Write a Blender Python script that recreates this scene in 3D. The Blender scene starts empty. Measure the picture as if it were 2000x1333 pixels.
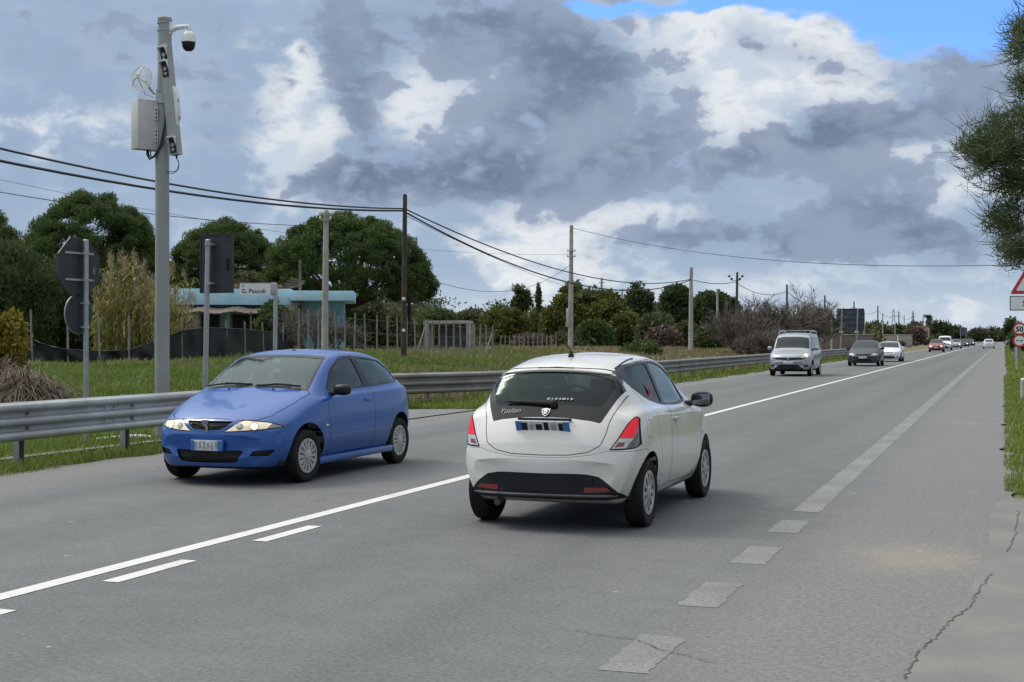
import bpy, bmesh, math, random
import numpy as np
from mathutils import Vector, Matrix
from mathutils.bvhtree import BVHTree
from mathutils.geometry import intersect_point_line
random.seed(7); RNG = np.random.default_rng(11)
scene = bpy.context.scene
COL = scene.collection
R = math.radians

# ------------------------------------------------------------------ camera
# world: +Y runs along the road away from the viewer, +X is right, the viewer stands at the origin, eye 1.62 m
FPX, CX, Y0, EYE = 2700.0, 1000.0, 661.0, 1.62
TH = math.atan(962 / FPX)
CT, ST = math.cos(TH), math.sin(TH)
cam_d = bpy.data.cameras.new('camera'); cam = bpy.data.objects.new('camera', cam_d); COL.objects.link(cam)
cam.location = (0, 0, EYE); cam.rotation_euler = (R(90), 0, TH)
cam_d.sensor_width = 36; cam_d.lens = 36 * FPX / 2000; cam_d.shift_y = -(666.5 - Y0) / 2000
cam_d.clip_start = 0.1; cam_d.clip_end = 9000
scene.camera = cam

def at(px, py, d):
    px, py, d = float(px), float(py), float(d)
    """survey: the place seen at photo pixel (px, py) at depth d -> world"""
    xc, up = (px - CX) * d / FPX, (Y0 - py) * d / FPX
    return Vector((xc * CT - d * ST, xc * ST + d * CT, EYE + up))
def dep(px, t):
    """depth of the vertical line px where it crosses the lane line X = t"""
    return t / ((px - CX) / FPX * CT - ST)

# ------------------------------------------------------------------ light
SUN_EL, SUN_AZ = R(50), R(82)          # azimuth measured from the road direction towards the left
sun_d = bpy.data.lights.new('sun', 'SUN'); sun = bpy.data.objects.new('sun', sun_d); COL.objects.link(sun)
sun_d.energy = 1.9; sun_d.angle = R(18); sun_d.color = (1.0, .93, .82)
sdir = Vector((-math.sin(SUN_AZ) * math.cos(SUN_EL), math.cos(SUN_AZ) * math.cos(SUN_EL), math.sin(SUN_EL)))
sun.rotation_euler = sdir.to_track_quat('Z', 'Y').to_euler()
sun.location = (-30, 30, 60)
scene.view_settings.view_transform = 'Standard'; scene.view_settings.look = 'None'
scene.view_settings.exposure = 0.0; scene.view_settings.gamma = 1.0
scene.render.engine = 'CYCLES'
scene.cycles.max_bounces = 6; scene.cycles.transparent_max_bounces = 12
scene.cycles.caustics_reflective = False; scene.cycles.caustics_refractive = False

# ------------------------------------------------------------------ node helper
class NT:
    def __init__(s, tree): s.t = tree; tree.nodes.clear()
    def n(s, typ, **kw):
        nd = s.t.nodes.new(typ)
        for k, v in kw.items(): setattr(nd, k, v)
        return nd
    def put(s, sock, v):
        if isinstance(v, bpy.types.NodeSocket): s.t.links.new(v, sock)
        elif v is not None:
            if isinstance(v, (tuple, list)) and len(v) == 3 and sock.type == 'RGBA': v = (*v, 1)
            sock.default_value = v
    def m(s, op, a, b=None, c=None, clamp=False):
        nd = s.n('ShaderNodeMath', operation=op, use_clamp=clamp)
        for i, v in enumerate((a, b, c)):
            if v is not None: s.put(nd.inputs[i], v)
        return nd.outputs[0]
    def add(s, a, b): return s.m('ADD', a, b)
    def sub(s, a, b): return s.m('SUBTRACT', a, b)
    def mul(s, a, b): return s.m('MULTIPLY', a, b)
    def vm(s, op, a, b):
        nd = s.n('ShaderNodeVectorMath', operation=op); s.put(nd.inputs[0], a); s.put(nd.inputs[1], b)
        return nd.outputs['Value'] if op in ('DOT_PRODUCT',) else nd.outputs[0]
    def step(s, x, lo, hi):
        nd = s.n('ShaderNodeMapRange', interpolation_type='SMOOTHSTEP'); s.put(nd.inputs[0], x)
        nd.inputs[1].default_value = lo; nd.inputs[2].default_value = hi; return nd.outputs[0]
    def lin(s, x, lo, hi, a=0., b=1.):
        nd = s.n('ShaderNodeMapRange'); s.put(nd.inputs[0], x)
        for i, v in enumerate((lo, hi, a, b)): nd.inputs[i + 1].default_value = v
        return nd.outputs[0]
    def noise(s, vec, scale, detail=4, rough=.5, dist=0., col=False):
        nd = s.n('ShaderNodeTexNoise'); s.put(nd.inputs['Vector'], vec)
        for k, v in (('Scale', scale), ('Detail', detail), ('Roughness', rough), ('Distortion', dist)): nd.inputs[k].default_value = v
        return nd.outputs['Color' if col else 'Fac']
    def mix(s, f, a, b, blend='MIX'):
        nd = s.n('ShaderNodeMix', data_type='RGBA', blend_type=blend)
        s.put(nd.inputs[0], f); s.put(nd.inputs[6], a); s.put(nd.inputs[7], b); return nd.outputs[2]
    def xyz(s, v):
        nd = s.n('ShaderNodeSeparateXYZ'); s.put(nd.inputs[0], v); return nd.outputs
    def vec(s, x, y, z):
        nd = s.n('ShaderNodeCombineXYZ')
        for i, v in enumerate((x, y, z)): s.put(nd.inputs[i], v)
        return nd.outputs[0]

def lin3(r, g, b):
    f = lambda c: (c / 255 / 12.92) if c <= 10 else ((c / 255 + .055) / 1.055) ** 2.4
    return (f(r), f(g), f(b))

# ------------------------------------------------------------------ sky: clear sky with a deck of broken cumulus
world = bpy.data.worlds.new('World'); scene.world = world; world.use_nodes = True
def build_sky():
    q = NT(world.node_tree)
    K = 10.0                                              # the background runs at 0.1
    out = q.n('ShaderNodeOutputWorld'); bg = q.n('ShaderNodeBackground'); bg.inputs[1].default_value = 0.1
    q.t.links.new(bg.outputs[0], out.inputs[0])
    sky = q.n('ShaderNodeTexSky', sky_type='NISHITA'); sky.sun_disc = False
    sky.sun_elevation = SUN_EL; sky.sun_rotation = -SUN_AZ; sky.altitude = 50; sky.air_density = 1.0; sky.dust_density = .4; sky.ozone_density = 2.5
    tc = q.n('ShaderNodeTexCoord'); d = tc.outputs['Generated']
    x, y, z = q.xyz(d)[:3]
    # azimuth (degrees right of the bearing the road is viewed on) and elevation
    f = q.add(q.mul(x, -ST), q.mul(y, CT)); r = q.add(q.mul(x, CT), q.mul(y, ST))
    az = q.mul(q.m('ARCTAN2', r, f), 57.29578); el = q.mul(q.m('ARCSINE', z), 57.29578)
    el = q.m('MAXIMUM', el, -2)
    # billows: lower clouds are seen flatter
    p = q.vec(q.mul(az, .115), q.mul(el, .185), .37)
    w1 = q.noise(p, 1.1, 3, .55, col=True); w2 = q.noise(p, 3.4, 5, .6, col=True)
    a1, b1, _ = q.xyz(w1)[:3]; a2, b2, _ = q.xyz(w2)[:3]
    U = q.add(az, q.add(q.mul(q.sub(a1, .5), 5.5), q.mul(q.sub(a2, .5), 2.6)))
    Vv = q.add(el, q.add(q.mul(q.sub(b1, .5), 3.0), q.mul(q.sub(b2, .5), 1.9)))
    fine = q.noise(p, 5.0, 7, .55, .2)
    med = q.noise(q.vm('ADD', p, (7.3, 2.1, 4.)), 1.7, 6, .55, .3)
    def blob(px, py, sx, sy, amp, rot=0):
        a = math.degrees(math.atan((px - CX) / FPX)); e = math.degrees(math.atan((Y0 - py) / FPX * math.cos(R(a))))
        sx *= .0205; sy *= .0205; c, s_ = math.cos(R(rot)), math.sin(R(rot))
        du = q.sub(U, a); dv = q.sub(Vv, e)
        if rot: du, dv = q.add(q.mul(du, c), q.mul(dv, s_)), q.sub(q.mul(dv, c), q.mul(du, s_))
        du = q.mul(du, 1 / sx); dv = q.mul(dv, 1 / sy)
        e2 = q.add(q.mul(du, du), q.mul(dv, dv))
        return q.mul(q.m('EXPONENT', q.mul(e2, -1.0)), amp)
    def field(lst):
        acc = None
        for b in lst:
            v = blob(*b); acc = v if acc is None else q.add(acc, v)
        return acc
    DARK, WHITE, BLUE = SKY_DARK, SKY_WHITE, SKY_BLUE
    D = field(DARK); W = field(WHITE); B = field(BLUE)
    # elsewhere in the sky the deck is a plain field of broken cloud
    away = q.step(q.m('ABSOLUTE', az), 24, 40)
    D = q.add(D, q.mul(away, q.mul(q.sub(med, .42), 2.2)))
    W = q.add(W, q.mul(away, q.mul(q.sub(fine, .52), 2.6)))
    n = q.sub(fine, .5); nm = q.sub(med, .5)
    light = lin3(155, 176, 202); pale = lin3(182, 200, 221)
    base = q.mix(q.step(q.add(med, q.mul(n, .5)), .36, .66), light, pale)
    lowc = q.mix(q.step(q.add(med, q.mul(n, .8)), .42, .62), lin3(164, 184, 207), lin3(200, 213, 227))
    base = q.mix(q.step(el, 7.0, 1.5), base, lowc)
    base = q.mix(q.mul(q.step(el, 3.2, .3), .75), base, lin3(206, 217, 229))
    # white sunlit towers behind, grey bellies in front of them
    wh = q.step(q.add(W, q.add(q.mul(n, 1.7), q.mul(nm, 1.0))), .16, .78)
    whitec = q.mix(q.step(q.add(fine, q.mul(nm, .4)), .34, .60), lin3(200, 212, 226), lin3(238, 241, 243))
    c = q.mix(wh, base, whitec)
    Df = q.add(D, q.add(q.mul(n, 2.3), q.mul(nm, .9)))
    darkc = q.mix(q.step(q.add(med, q.mul(n, .9)), .32, .66), lin3(110, 125, 150), lin3(143, 158, 182))
    darkc = q.mix(q.step(Df, 1.0, .45), darkc, lin3(150, 167, 193))
    dk = q.m('MAXIMUM', q.mul(q.step(Df, .28, .66), .94), q.mul(q.step(Df, .05, .6), .55))
    c = q.mix(dk, c, darkc)
    # overcast: the deck gets brighter towards the zenith and round the hidden sun
    sd = q.m('MAXIMUM', q.vm('DOT_PRODUCT', d, tuple(sdir)), 0)
    gain = q.add(1.0, q.add(q.mul(q.step(el, 22, 85), ZEN), q.mul(q.mul(q.m('POWER', sd, 4), q.step(el, 10, 32)), SUNG)))
    c = q.mix(q.step(el, 15, 45), c, q.mix(.72, c, lin3(214, 212, 206)))       # thick cloud overhead is neutral
    mulK = q.n('ShaderNodeVectorMath', operation='SCALE'); q.put(mulK.inputs[0], c); q.put(mulK.inputs['Scale'], q.mul(gain, K))
    clear = q.n('ShaderNodeVectorMath', operation='MULTIPLY'); q.put(clear.inputs[0], sky.outputs[0]); clear.inputs[1].default_value = BLUEGAIN
    bl = q.step(q.sub(B, q.add(q.mul(n, -.7), q.mul(W, .5))), .38, .85)
    q.put(bg.inputs[0], q.mix(bl, mulK.outputs[0], clear.outputs[0]))
ZEN, SUNG, BLUEGAIN = 1.5, 2.0, (1.0, 1.45, 2.25)
SKY_DARK = [(715, 60, 75, 100, .9), (700, 210, 50, 80, .75), (890, 40, 100, 60, .6), (1060, 70, 180, 100, .85), (1150, 160, 130, 90, .8), (990, 215, 95, 55, .6), (890, 110, 80, 50, .5),
            (690, 345, 120, 60, .7), (860, 330, 170, 85, .8), (1050, 335, 160, 80, .8), (1240, 330, 150, 75, .8), (1330, 210, 65, 75, .6), (1260, 260, 80, 50, .4), (590, 372, 70, 32, .5),
            (1480, 85, 50, 45, .6), (1570, 115, 80, 30, .55), (1560, 290, 100, 45, .75), (1450, 330, 110, 45, .7), (1740, 235, 150, 55, .8), (1890, 190, 120, 80, .8), (1870, 100, 100, 28, .7),
            (1640, 270, 100, 50, .5), (1790, 345, 120, 28, .7), (1610, 355, 100, 32, .6), (1490, 465, 190, 42, .8), (1690, 440, 160, 50, .8), (1840, 465, 110, 55, .7), (1740, 395, 100, 26, .6), (1290, 485, 80, 26, .6),
            (420, 170, 130, 170, .42), (150, 80, 230, 110, .40), (900, 460, 80, 30, .25), (1600, 590, 200, 25, .3)]
SKY_WHITE = [(580, 240, 100, 140, 1.0), (560, 340, 90, 60, .8), (850, 190, 130, 90, 1.0), (1150, 240, 110, 55, 1.0), (1330, 80, 180, 80, .9), (1520, 80, 150, 60, .9), (1430, 200, 130, 90, 1.0),
             (1620, 190, 130, 70, .7), (1740, 320, 120, 35, 1.0), (1870, 395, 90, 55, .9), (1090, 450, 190, 80, .9), (1030, 530, 120, 40, .6), (1310, 430, 110, 35, .6), (1420, 290, 120, 40, .6), (230, 250, 120, 60, .45), (50, 250, 80, 60, .45), (1860, 590, 110, 30, .5), (1500, 560, 200, 25, .35), (620, 110, 50, 40, .6)]
SKY_BLUE = [(1730, 25, 250, 62, 1.2), (1950, 45, 110, 60, .9), (1400, 5, 190, 30, 1.1), (1180, 0, 90, 20, .8)]
build_sky()
# ------------------------------------------------------------------ materials
def new_mat(name):
    m = bpy.data.materials.new(name); m.use_nodes = True; q = NT(m.node_tree)
    out = q.n('ShaderNodeOutputMaterial'); return m, q, out
def pmat(name, c1, c2=None, scale=4., rough=.6, metal=0., bump=0., bscale=60., coat=0., spec=.5, detail=5, mid=(.35, .65), speck=None):
    """principled material whose colour wanders between c1 and c2 on the object's own coordinates"""
    m, q, out = new_mat(name)
    b = q.n('ShaderNodeBsdfPrincipled'); q.t.links.new(b.outputs[0], out.inputs[0])
    tc = q.n('ShaderNodeTexCoord').outputs['Object']
    c2 = c2 or tuple(v * .82 for v in c1)
    nz = q.noise(tc, scale, detail, .6)
    col = q.mix(q.step(nz, *mid), c1, c2)
    if speck:
        sp = q.noise(tc, speck[0], 3, .6); col = q.mix(q.step(sp, speck[1], speck[1] + .1), col, speck[2])
    q.put(b.inputs['Base Color'], col); b.inputs['Metallic'].default_value = metal
    q.put(b.inputs['Roughness'], q.lin(nz, .2, .8, max(0, rough - .08), min(1, rough + .08)))
    b.inputs['Specular IOR Level'].default_value = spec; b.inputs['Coat Weight'].default_value = coat; b.inputs['Coat Roughness'].default_value = .05
    if bump:
        bp = q.n('ShaderNodeBump'); bp.inputs['Strength'].default_value = bump; bp.inputs['Distance'].default_value = .02
        q.put(bp.inputs['Height'], q.noise(tc, bscale, 4, .6)); q.put(b.inputs['Normal'], bp.outputs[0])
    return m
def emat(name, c, strength, base=None):
    m, q, out = new_mat(name)
    b = q.n('ShaderNodeBsdfPrincipled'); q.t.links.new(b.outputs[0], out.inputs[0])
    q.put(b.inputs['Base Color'], base or c); b.inputs['Roughness'].default_value = .15
    tc = q.n('ShaderNodeTexCoord').outputs['Object']
    q.put(b.inputs['Emission Color'], q.mix(q.step(q.noise(tc, 9, 2), .35, .65), c, tuple(v * .75 for v in c))); b.inputs['Emission Strength'].default_value = strength
    return m
def leafmat(name, c1, c2, c3, scale=.6, trans=.25):
    """leaves: hue wanders from clump to clump, with some light passing through"""
    m, q, out = new_mat(name)
    tc = q.n('ShaderNodeTexCoord').outputs['Object']
    a = q.mix(q.step(q.noise(tc, scale, 4, .65), .36, .64), c1, c2)
    a = q.mix(q.step(q.noise(q.vm('ADD', tc, (5., 3., 9.)), scale * 7, 3, .6), .5, .72), a, c3)
    d = q.n('ShaderNodeBsdfPrincipled'); q.put(d.inputs['Base Color'], a); d.inputs['Roughness'].default_value = .62; d.inputs['Specular IOR Level'].default_value = .25
    t = q.n('ShaderNodeBsdfTranslucent'); q.put(t.inputs[0], a)
    ms = q.n('ShaderNodeMixShader'); ms.inputs[0].default_value = trans
    q.t.links.new(d.outputs[0], ms.inputs[1]); q.t.links.new(t.outputs[0], ms.inputs[2]); q.t.links.new(ms.outputs[0], out.inputs[0])
    return m
def glassmat(name, tint, refl=1.0):
    """thin tinted glazing"""
    m, q, out = new_mat(name)
    tr = q.n('ShaderNodeBsdfTransparent'); tc = q.n('ShaderNodeTexCoord').outputs['Object']
    q.put(tr.inputs[0], q.mix(q.noise(tc, 1.3, 2), tint, tuple(v * .93 for v in tint)))
    gl = q.n('ShaderNodeBsdfGlossy'); gl.inputs['Roughness'].default_value = .09; gl.inputs[0].default_value = (.80, .95, .95, 1)
    fr = q.n('ShaderNodeFresnel'); fr.inputs[0].default_value = 1.52
    ms = q.n('ShaderNodeMixShader'); q.put(ms.inputs[0], q.m('MULTIPLY', fr.outputs[0], refl * 1.9, clamp=True))
    q.t.links.new(tr.outputs[0], ms.inputs[1]); q.t.links.new(gl.outputs[0], ms.inputs[2]); q.t.links.new(ms.outputs[0], out.inputs[0])
    return m

def asphalt_mat():
    m, q, out = new_mat('asphalt')
    b = q.n('ShaderNodeBsdfPrincipled'); q.t.links.new(b.outputs[0], out.inputs[0])
    tc = q.n('ShaderNodeTexCoord').outputs['Object']; x, y, z = q.xyz(tc)[:3]
    big = q.noise(q.vec(q.mul(x, .5), q.mul(y, .09), 0.), 1.0, 5, .6)
    tracks = q.noise(q.vec(x, q.mul(y, .02), 3.), 1.1, 3, .5)
    grit = q.noise(tc, 34, 4, .78); grit2 = q.noise(tc, 17, 4, .7)
    col = q.mix(q.step(big, .35, .65), (.112, .118, .116), (.132, .137, .134))
    mot = q.noise(tc, 2.6, 5, .68); col = q.mix(q.step(mot, .34, .66), q.mix(.10, col, (.05, .05, .05)), q.mix(.06, col, (.30, .30, .28)))
    col = q.mix(q.mul(q.step(tracks, .5, .68), .45), col, (.092, .099, .100))
    for xt in (-2.95, -4.6, -7.35, -9.0):                        # rubbered wheel tracks
        dxt = q.mul(q.add(x, -xt), 1 / .33); col = q.mix(q.mul(q.m('EXPONENT', q.mul(q.mul(dxt, dxt), -1.)), q.lin(big, .3, .7, .10, .34)), col, (.070, .072, .072))
    oil = q.noise(q.vec(q.mul(x, 1.6), q.mul(y, .55), 4.), 1.3, 4, .6); col = q.mix(q.mul(q.step(oil, .66, .76), .30), col, (.055, .056, .056))
    # the paved shoulders are older, paler and dusty; edges wander
    wob = q.mul(q.sub(q.noise(q.vec(x, q.mul(y, .5), 1.), .7, 5, .65), .5), 1.3)
    xr = q.add(x, wob)
    sh = q.add(q.step(xr, -1.9, -1.0), q.step(xr, -9.6, -10.6))
    col = q.mix(q.mul(sh, .85), col, q.mix(q.step(grit2, .4, .62), (.150, .150, .145), (.182, .180, .172)))
    # sand washed onto the shoulder in front of the driveway
    dx = q.mul(q.add(x, .62), 1 / .75); dy = q.mul(q.sub(y, 10.6), 1 / 1.1)
    sand = q.m('EXPONENT', q.mul(q.add(q.mul(dx, dx), q.mul(dy, dy)), -1.))
    col = q.mix(q.step(q.add(sand, q.mul(q.sub(q.noise(tc, 3.5, 5, .7), .5), 1.0)), .36, 1.25), col, (.235, .212, .172))
    dust = q.step(q.noise(q.vec(q.mul(x, .8), q.mul(y, .35), 8.), 1.7, 6, .7), .55, .72)
    col = q.mix(q.mul(q.mul(dust, q.step(xr, -1.6, -.4)), .5), col, (.25, .23, .195))
    # aggregate, and the odd pale or dark fleck
    col = q.mix(q.mul(q.step(grit, .46, .72), .45), col, (.26, .26, .25))
    col = q.mix(q.mul(q.step(grit, .48, .30), .55), col, (.045, .045, .045))
    fl = q.noise(q.vm('ADD', tc, (3., 9., 1.)), 6.5, 2, .5)
    col = q.mix(q.mul(q.step(fl, .765, .79), .6), col, (.42, .42, .40))
    q.put(b.inputs['Base Color'], col); b.inputs['Roughness'].default_value = .85; b.inputs['Specular IOR Level'].default_value = .3
    bp = q.n('ShaderNodeBump'); bp.inputs['Strength'].default_value = .28; bp.inputs['Distance'].default_value = .006
    q.put(bp.inputs['Height'], q.add(grit, q.mul(grit2, .5))); q.put(b.inputs['Normal'], bp.outputs[0])
    return m
def paint_mat(name, c, worn, wear):
    """road paint worn through to the asphalt in flecks"""
    m, q, out = new_mat(name)
    b = q.n('ShaderNodeBsdfPrincipled'); q.t.links.new(b.outputs[0], out.inputs[0])
    tc = q.n('ShaderNodeTexCoord').outputs['Object']
    g = q.noise(tc, 38, 5, .75); g2 = q.noise(tc, 1.1, 5, .6)
    f = q.step(q.add(g, q.mul(q.sub(g2, .5), .5)), wear, wear + .15)
    q.put(b.inputs['Base Color'], q.mix(f, c, worn)); b.inputs['Roughness'].default_value = .7
    return m
def ground_mat():
    m, q, out = new_mat('rough_ground')
    b = q.n('ShaderNodeBsdfPrincipled'); q.t.links.new(b.outputs[0], out.inputs[0])
    tc = q.n('ShaderNodeTexCoord').outputs['Object']
    yy = q.xyz(tc)[1]; n1 = q.add(q.noise(tc, .08, 6, .6), q.mul(q.step(yy, 55, 95), .16)); n2 = q.noise(tc, .9, 6, .7); n3 = q.noise(tc, 9, 4, .7)
    green = q.mix(q.step(n2, .35, .65), (.085, .135, .028), (.12, .165, .04))
    dry = q.mix(q.step(n2, .38, .62), (.20, .165, .10), (.14, .12, .075))
    col = q.mix(q.step(q.add(n1, q.mul(q.sub(n2, .5), .4)), .43, .58), green, dry)
    col = q.mix(q.mul(q.step(n3, .5, .68), .5), col, (.05, .055, .025))
    q.put(b.inputs['Base Color'], col); b.inputs['Roughness'].default_value = .95; b.inputs['Specular IOR Level'].default_value = .15
    bp = q.n('ShaderNodeBump'); bp.inputs['Strength'].default_value = .8; bp.inputs['Distance'].default_value = .08
    q.put(bp.inputs['Height'], q.add(n3, n2)); q.put(b.inputs['Normal'], bp.outputs[0])
    return m
M = {}
M['asphalt'] = asphalt_mat()
M['white_paint'] = paint_mat('road_paint', (.58, .575, .55), (.24, .24, .23), .57)
M['old_paint'] = paint_mat('worn_road_paint', (.215, .215, .207), (.140, .142, .138), .405)
M['ground'] = ground_mat()
M['driveway'] = pmat('driveway_concrete', (.150, .149, .142), (.190, .183, .168), 1.3, .9, bump=.5, bscale=40, speck=(30, .62, (.17, .16, .15)))
M['concrete'] = pmat('concrete', (.36, .35, .32), (.27, .26, .235), 2.2, .85, bump=.3, bscale=30)
M['pole_concrete'] = pmat('pole_concrete', (.40, .385, .35), (.30, .29, .26), 1.4, .85, bump=.2, bscale=20)
M['wood_dark'] = pmat('tarred_wood', (.045, .033, .028), (.075, .055, .045), 3., .85, bump=.4, bscale=30)
M['wood'] = pmat('weathered_wood', (.17, .135, .10), (.11, .088, .065), 4., .85, bump=.4, bscale=30)
M['galv'] = pmat('galvanised_steel', (.40, .41, .42), (.30, .31, .32), 2.5, .48, metal=.55, bump=.05, bscale=15)
M['rail'] = pmat('rail_steel', (.46, .47, .48), (.34, .345, .345), 1.1, .45, metal=.35, bump=.08, bscale=3, speck=(7, .66, (.19, .165, .14)))
M['rail_old'] = pmat('weathered_rail_steel', (.27, .262, .25), (.20, .193, .182), 1.6, .55, metal=.4, speck=(6, .62, (.15, .12, .095)))
M['pole_grey'] = pmat('grey_pole_paint', (.30, .31, .305), (.255, .262, .258), 1.2, .5, spec=.4)
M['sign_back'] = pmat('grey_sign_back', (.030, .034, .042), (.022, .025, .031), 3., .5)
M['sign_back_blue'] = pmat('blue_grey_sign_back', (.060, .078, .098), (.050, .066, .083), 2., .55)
M['white_plastic'] = pmat('white_plastic', (.72, .72, .71), (.64, .64, .63), 5., .35)
M['grey_plastic'] = pmat('grey_plastic', (.36, .37, .37), (.31, .32, .32), 4., .5)
M['cab_grey'] = pmat('pale_grey_cabinet', (.50, .50, .48), (.43, .43, .41), 2., .55)
M['black'] = pmat('black_plastic', (.008, .008, .009), (.014, .014, .015), 6., .42, spec=.3)
M['rubber'] = pmat('tyre_rubber', (.009, .009, .009), (.016, .0155, .015), 9., .8, spec=.25)
M['cable'] = pmat('cable_black', (.018, .018, .02), (.03, .03, .032), 6., .6)
M['sign_white'] = pmat('sign_white', (.70, .71, .72), (.63, .64, .65), 5., .4)
M['sign_red'] = pmat('sign_red', (.50, .022, .025), (.42, .02, .022), 5., .4)
M['sign_grey'] = pmat('sign_frame_grey', (.12, .125, .13), (.1, .1, .11), 5., .45)
M['ink'] = pmat('black_lettering', (.02, .02, .022), (.03, .03, .032), 8., .5)
M['stake'] = pmat('weathered_stake', (.25, .24, .215), (.17, .163, .147), 2., .85)
M['crack'] = pmat('crack_dark', (.062, .061, .059), (.10, .098, .094), 9., .95)

# ------------------------------------------------------------------ mesh helpers
def link(name, me, m=None, parent=None, loc=None, rotz=None, smooth=None):
    o = bpy.data.objects.new(name, me); COL.objects.link(o)
    if m is not None and not me.materials: me.materials.append(m)
    if parent is not None: o.parent = parent
    if loc is not None: o.location = loc
    if rotz is not None: o.rotation_euler = (0, 0, rotz)
    if smooth is not None and len(me.polygons):
        me.shade_smooth(); me.set_sharp_from_angle(angle=R(smooth))
    return o
def tag(o, label=None, cat=None, group=None, kind=None):
    for k, v in (('label', label), ('category', cat), ('group', group), ('kind', kind)):
        if v: o[k] = v
    return o
def empty(name, loc=(0, 0, 0), rotz=0, label=None, cat=None, group=None):
    o = bpy.data.objects.new(name, None); COL.objects.link(o); o.location = loc; o.rotation_euler = (0, 0, rotz); o.empty_display_size = .2
    return tag(o, label, cat, group)
class MB:
    def __init__(s): s.v, s.f = [], []
    def add(s, v, f):
        n = len(s.v); s.v += [tuple(p) for p in v]; s.f += [tuple(i + n for i in q) for q in f]; return s
    def box(s, c, size, rot=None, bev=0.):
        """box centred at c; chamfered along its edges when bev > 0"""
        hx, hy, hz = (k / 2 for k in size)
        bm = bmesh.new(); bmesh.ops.create_cube(bm, size=1.0)
        for v in bm.verts: v.co = Vector((v.co.x * 2 * hx, v.co.y * 2 * hy, v.co.z * 2 * hz))
        if bev: bmesh.ops.bevel(bm, geom=bm.edges[:], offset=min(bev, .45 * min(size)), segments=2, affect='EDGES', profile=.5)
        mt = rot if rot is not None else Matrix.Identity(3)
        bm.verts.index_update()
        s.add([mt @ v.co + Vector(c) for v in bm.verts], [[v.index for v in f.verts] for f in bm.faces]); bm.free(); return s
    def tube(s, pts, rad, n=8, cap=True):
        pts = [Vector(p) for p in pts]; k = len(pts)
        rad = rad if isinstance(rad, (list, tuple)) else [rad] * k
        rings = []; up = None
        for i, p in enumerate(pts):
            t = (pts[min(i + 1, k - 1)] - pts[max(i - 1, 0)]); t = t.normalized() if t.length > 1e-9 else Vector((0, 0, 1))
            if up is None: up = Vector((0, 0, 1)) if abs(t.z) < .9 else Vector((0, 1, 0))
            a = t.cross(up); a = a.normalized() if a.length > 1e-6 else t.orthogonal().normalized()
            b = a.cross(t).normalized(); up = b
            rr_ = float(rad[i]); rings.append([p + rr_ * (math.cos(2 * math.pi * j / n) * a + math.sin(2 * math.pi * j / n) * b) for j in range(n)])
        v = [q for r_ in rings for q in r_]
        f = [(i * n + j, (i + 1) * n + j, (i + 1) * n + (j + 1) % n, i * n + (j + 1) % n) for i in range(k - 1) for j in range(n)]
        if cap: f += [tuple(range(n)), tuple(range((k - 1) * n + n - 1, (k - 1) * n - 1, -1))]
        return s.add(v, f)
    def lathe(s, prof, n=24, c=(0, 0, 0), axis='z', rot=None):
        """prof: (radius, height) pairs"""
        v = []
        for r_, h in prof:
            for j in range(n):
                a = 2 * math.pi * j / n; p = Vector((r_ * math.cos(a), r_ * math.sin(a), h))
                if axis == 'x': p = Vector((p.z, p.x, p.y))
                if axis == 'y': p = Vector((p.x, p.z, p.y))
                if rot is not None: p = rot @ p
                v.append(p + Vector(c))
        f = [(i * n + j, i * n + (j + 1) % n, (i + 1) * n + (j + 1) % n, (i + 1) * n + j) for i in range(len(prof) - 1) for j in range(n)]
        return s.add(v, f)
    def prism(s, poly, o, u, w, depth):
        """polygon in the (u, w) plane at o pushed through by the vector depth"""
        o, u, w, d = Vector(o), Vector(u), Vector(w), Vector(depth); n = len(poly)
        v = [o + u * a + w * b for a, b in poly] + [o + u * a + w * b + d for a, b in poly]
        f = [tuple(range(n)), tuple(range(2 * n - 1, n - 1, -1))] + [(i, i + n, (i + 1) % n + n, (i + 1) % n) for i in range(n)]
        return s.add(v, f)
    def build(s, name, m, parent=None, smooth=30, loc=None, rotz=None):
        me = bpy.data.meshes.new(name); me.from_pydata(s.v, [], s.f); me.validate()
        bm = bmesh.new(); bm.from_mesh(me); bmesh.ops.recalc_face_normals(bm, faces=bm.faces); bm.to_mesh(me); bm.free()
        return link(name, me, m, parent, loc, rotz, smooth)
def np_mesh(name, V, F, m, parent=None, loc=None, smooth=False):
    """V (n,3), F (k,4) or (k,3) as one mesh"""
    me = bpy.data.meshes.new(name); k = F.shape[1]
    me.vertices.add(len(V)); me.vertices.foreach_set('co', np.ascontiguousarray(V, np.float32).ravel())
    me.loops.add(F.size); me.loops.foreach_set('vertex_index', np.ascontiguousarray(F, np.int32).ravel())
    me.polygons.add(len(F)); me.polygons.foreach_set('loop_start', np.arange(0, F.size, k, dtype=np.int32))
    if smooth: me.polygons.foreach_set('use_smooth', np.ones(len(F), bool))
    me.update(); me.validate()
    return link(name, me, m, parent, loc)
def text_mesh(name, s, size, m, parent, o, u, w, thick=.004, align='LEFT', bold=0., shear=0.):
    cu = bpy.data.curves.new(name, 'FONT'); cu.body = s; cu.size = size; cu.extrude = thick / 2; cu.align_x = align; cu.offset = bold; cu.shear = shear; cu.resolution_u = 3
    ob = bpy.data.objects.new(name, cu); COL.objects.link(ob); bpy.context.view_layer.update()
    me = bpy.data.meshes.new_from_object(ob.evaluated_get(bpy.context.evaluated_depsgraph_get()))
    bpy.data.objects.remove(ob)
    u, w = Vector(u).normalized(), Vector(w).normalized(); n = u.cross(w)
    mt = Matrix((u, w, n)).transposed().to_4x4(); mt.translation = Vector(o)
    me.transform(mt); me.materials.clear(); me.name = name
    return link(name, me, m, parent)

def ngon(n, r, a0=0.): return [(r * math.cos(a0 + 2 * math.pi * k / n), r * math.sin(a0 + 2 * math.pi * k / n)) for k in range(n)]

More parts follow.
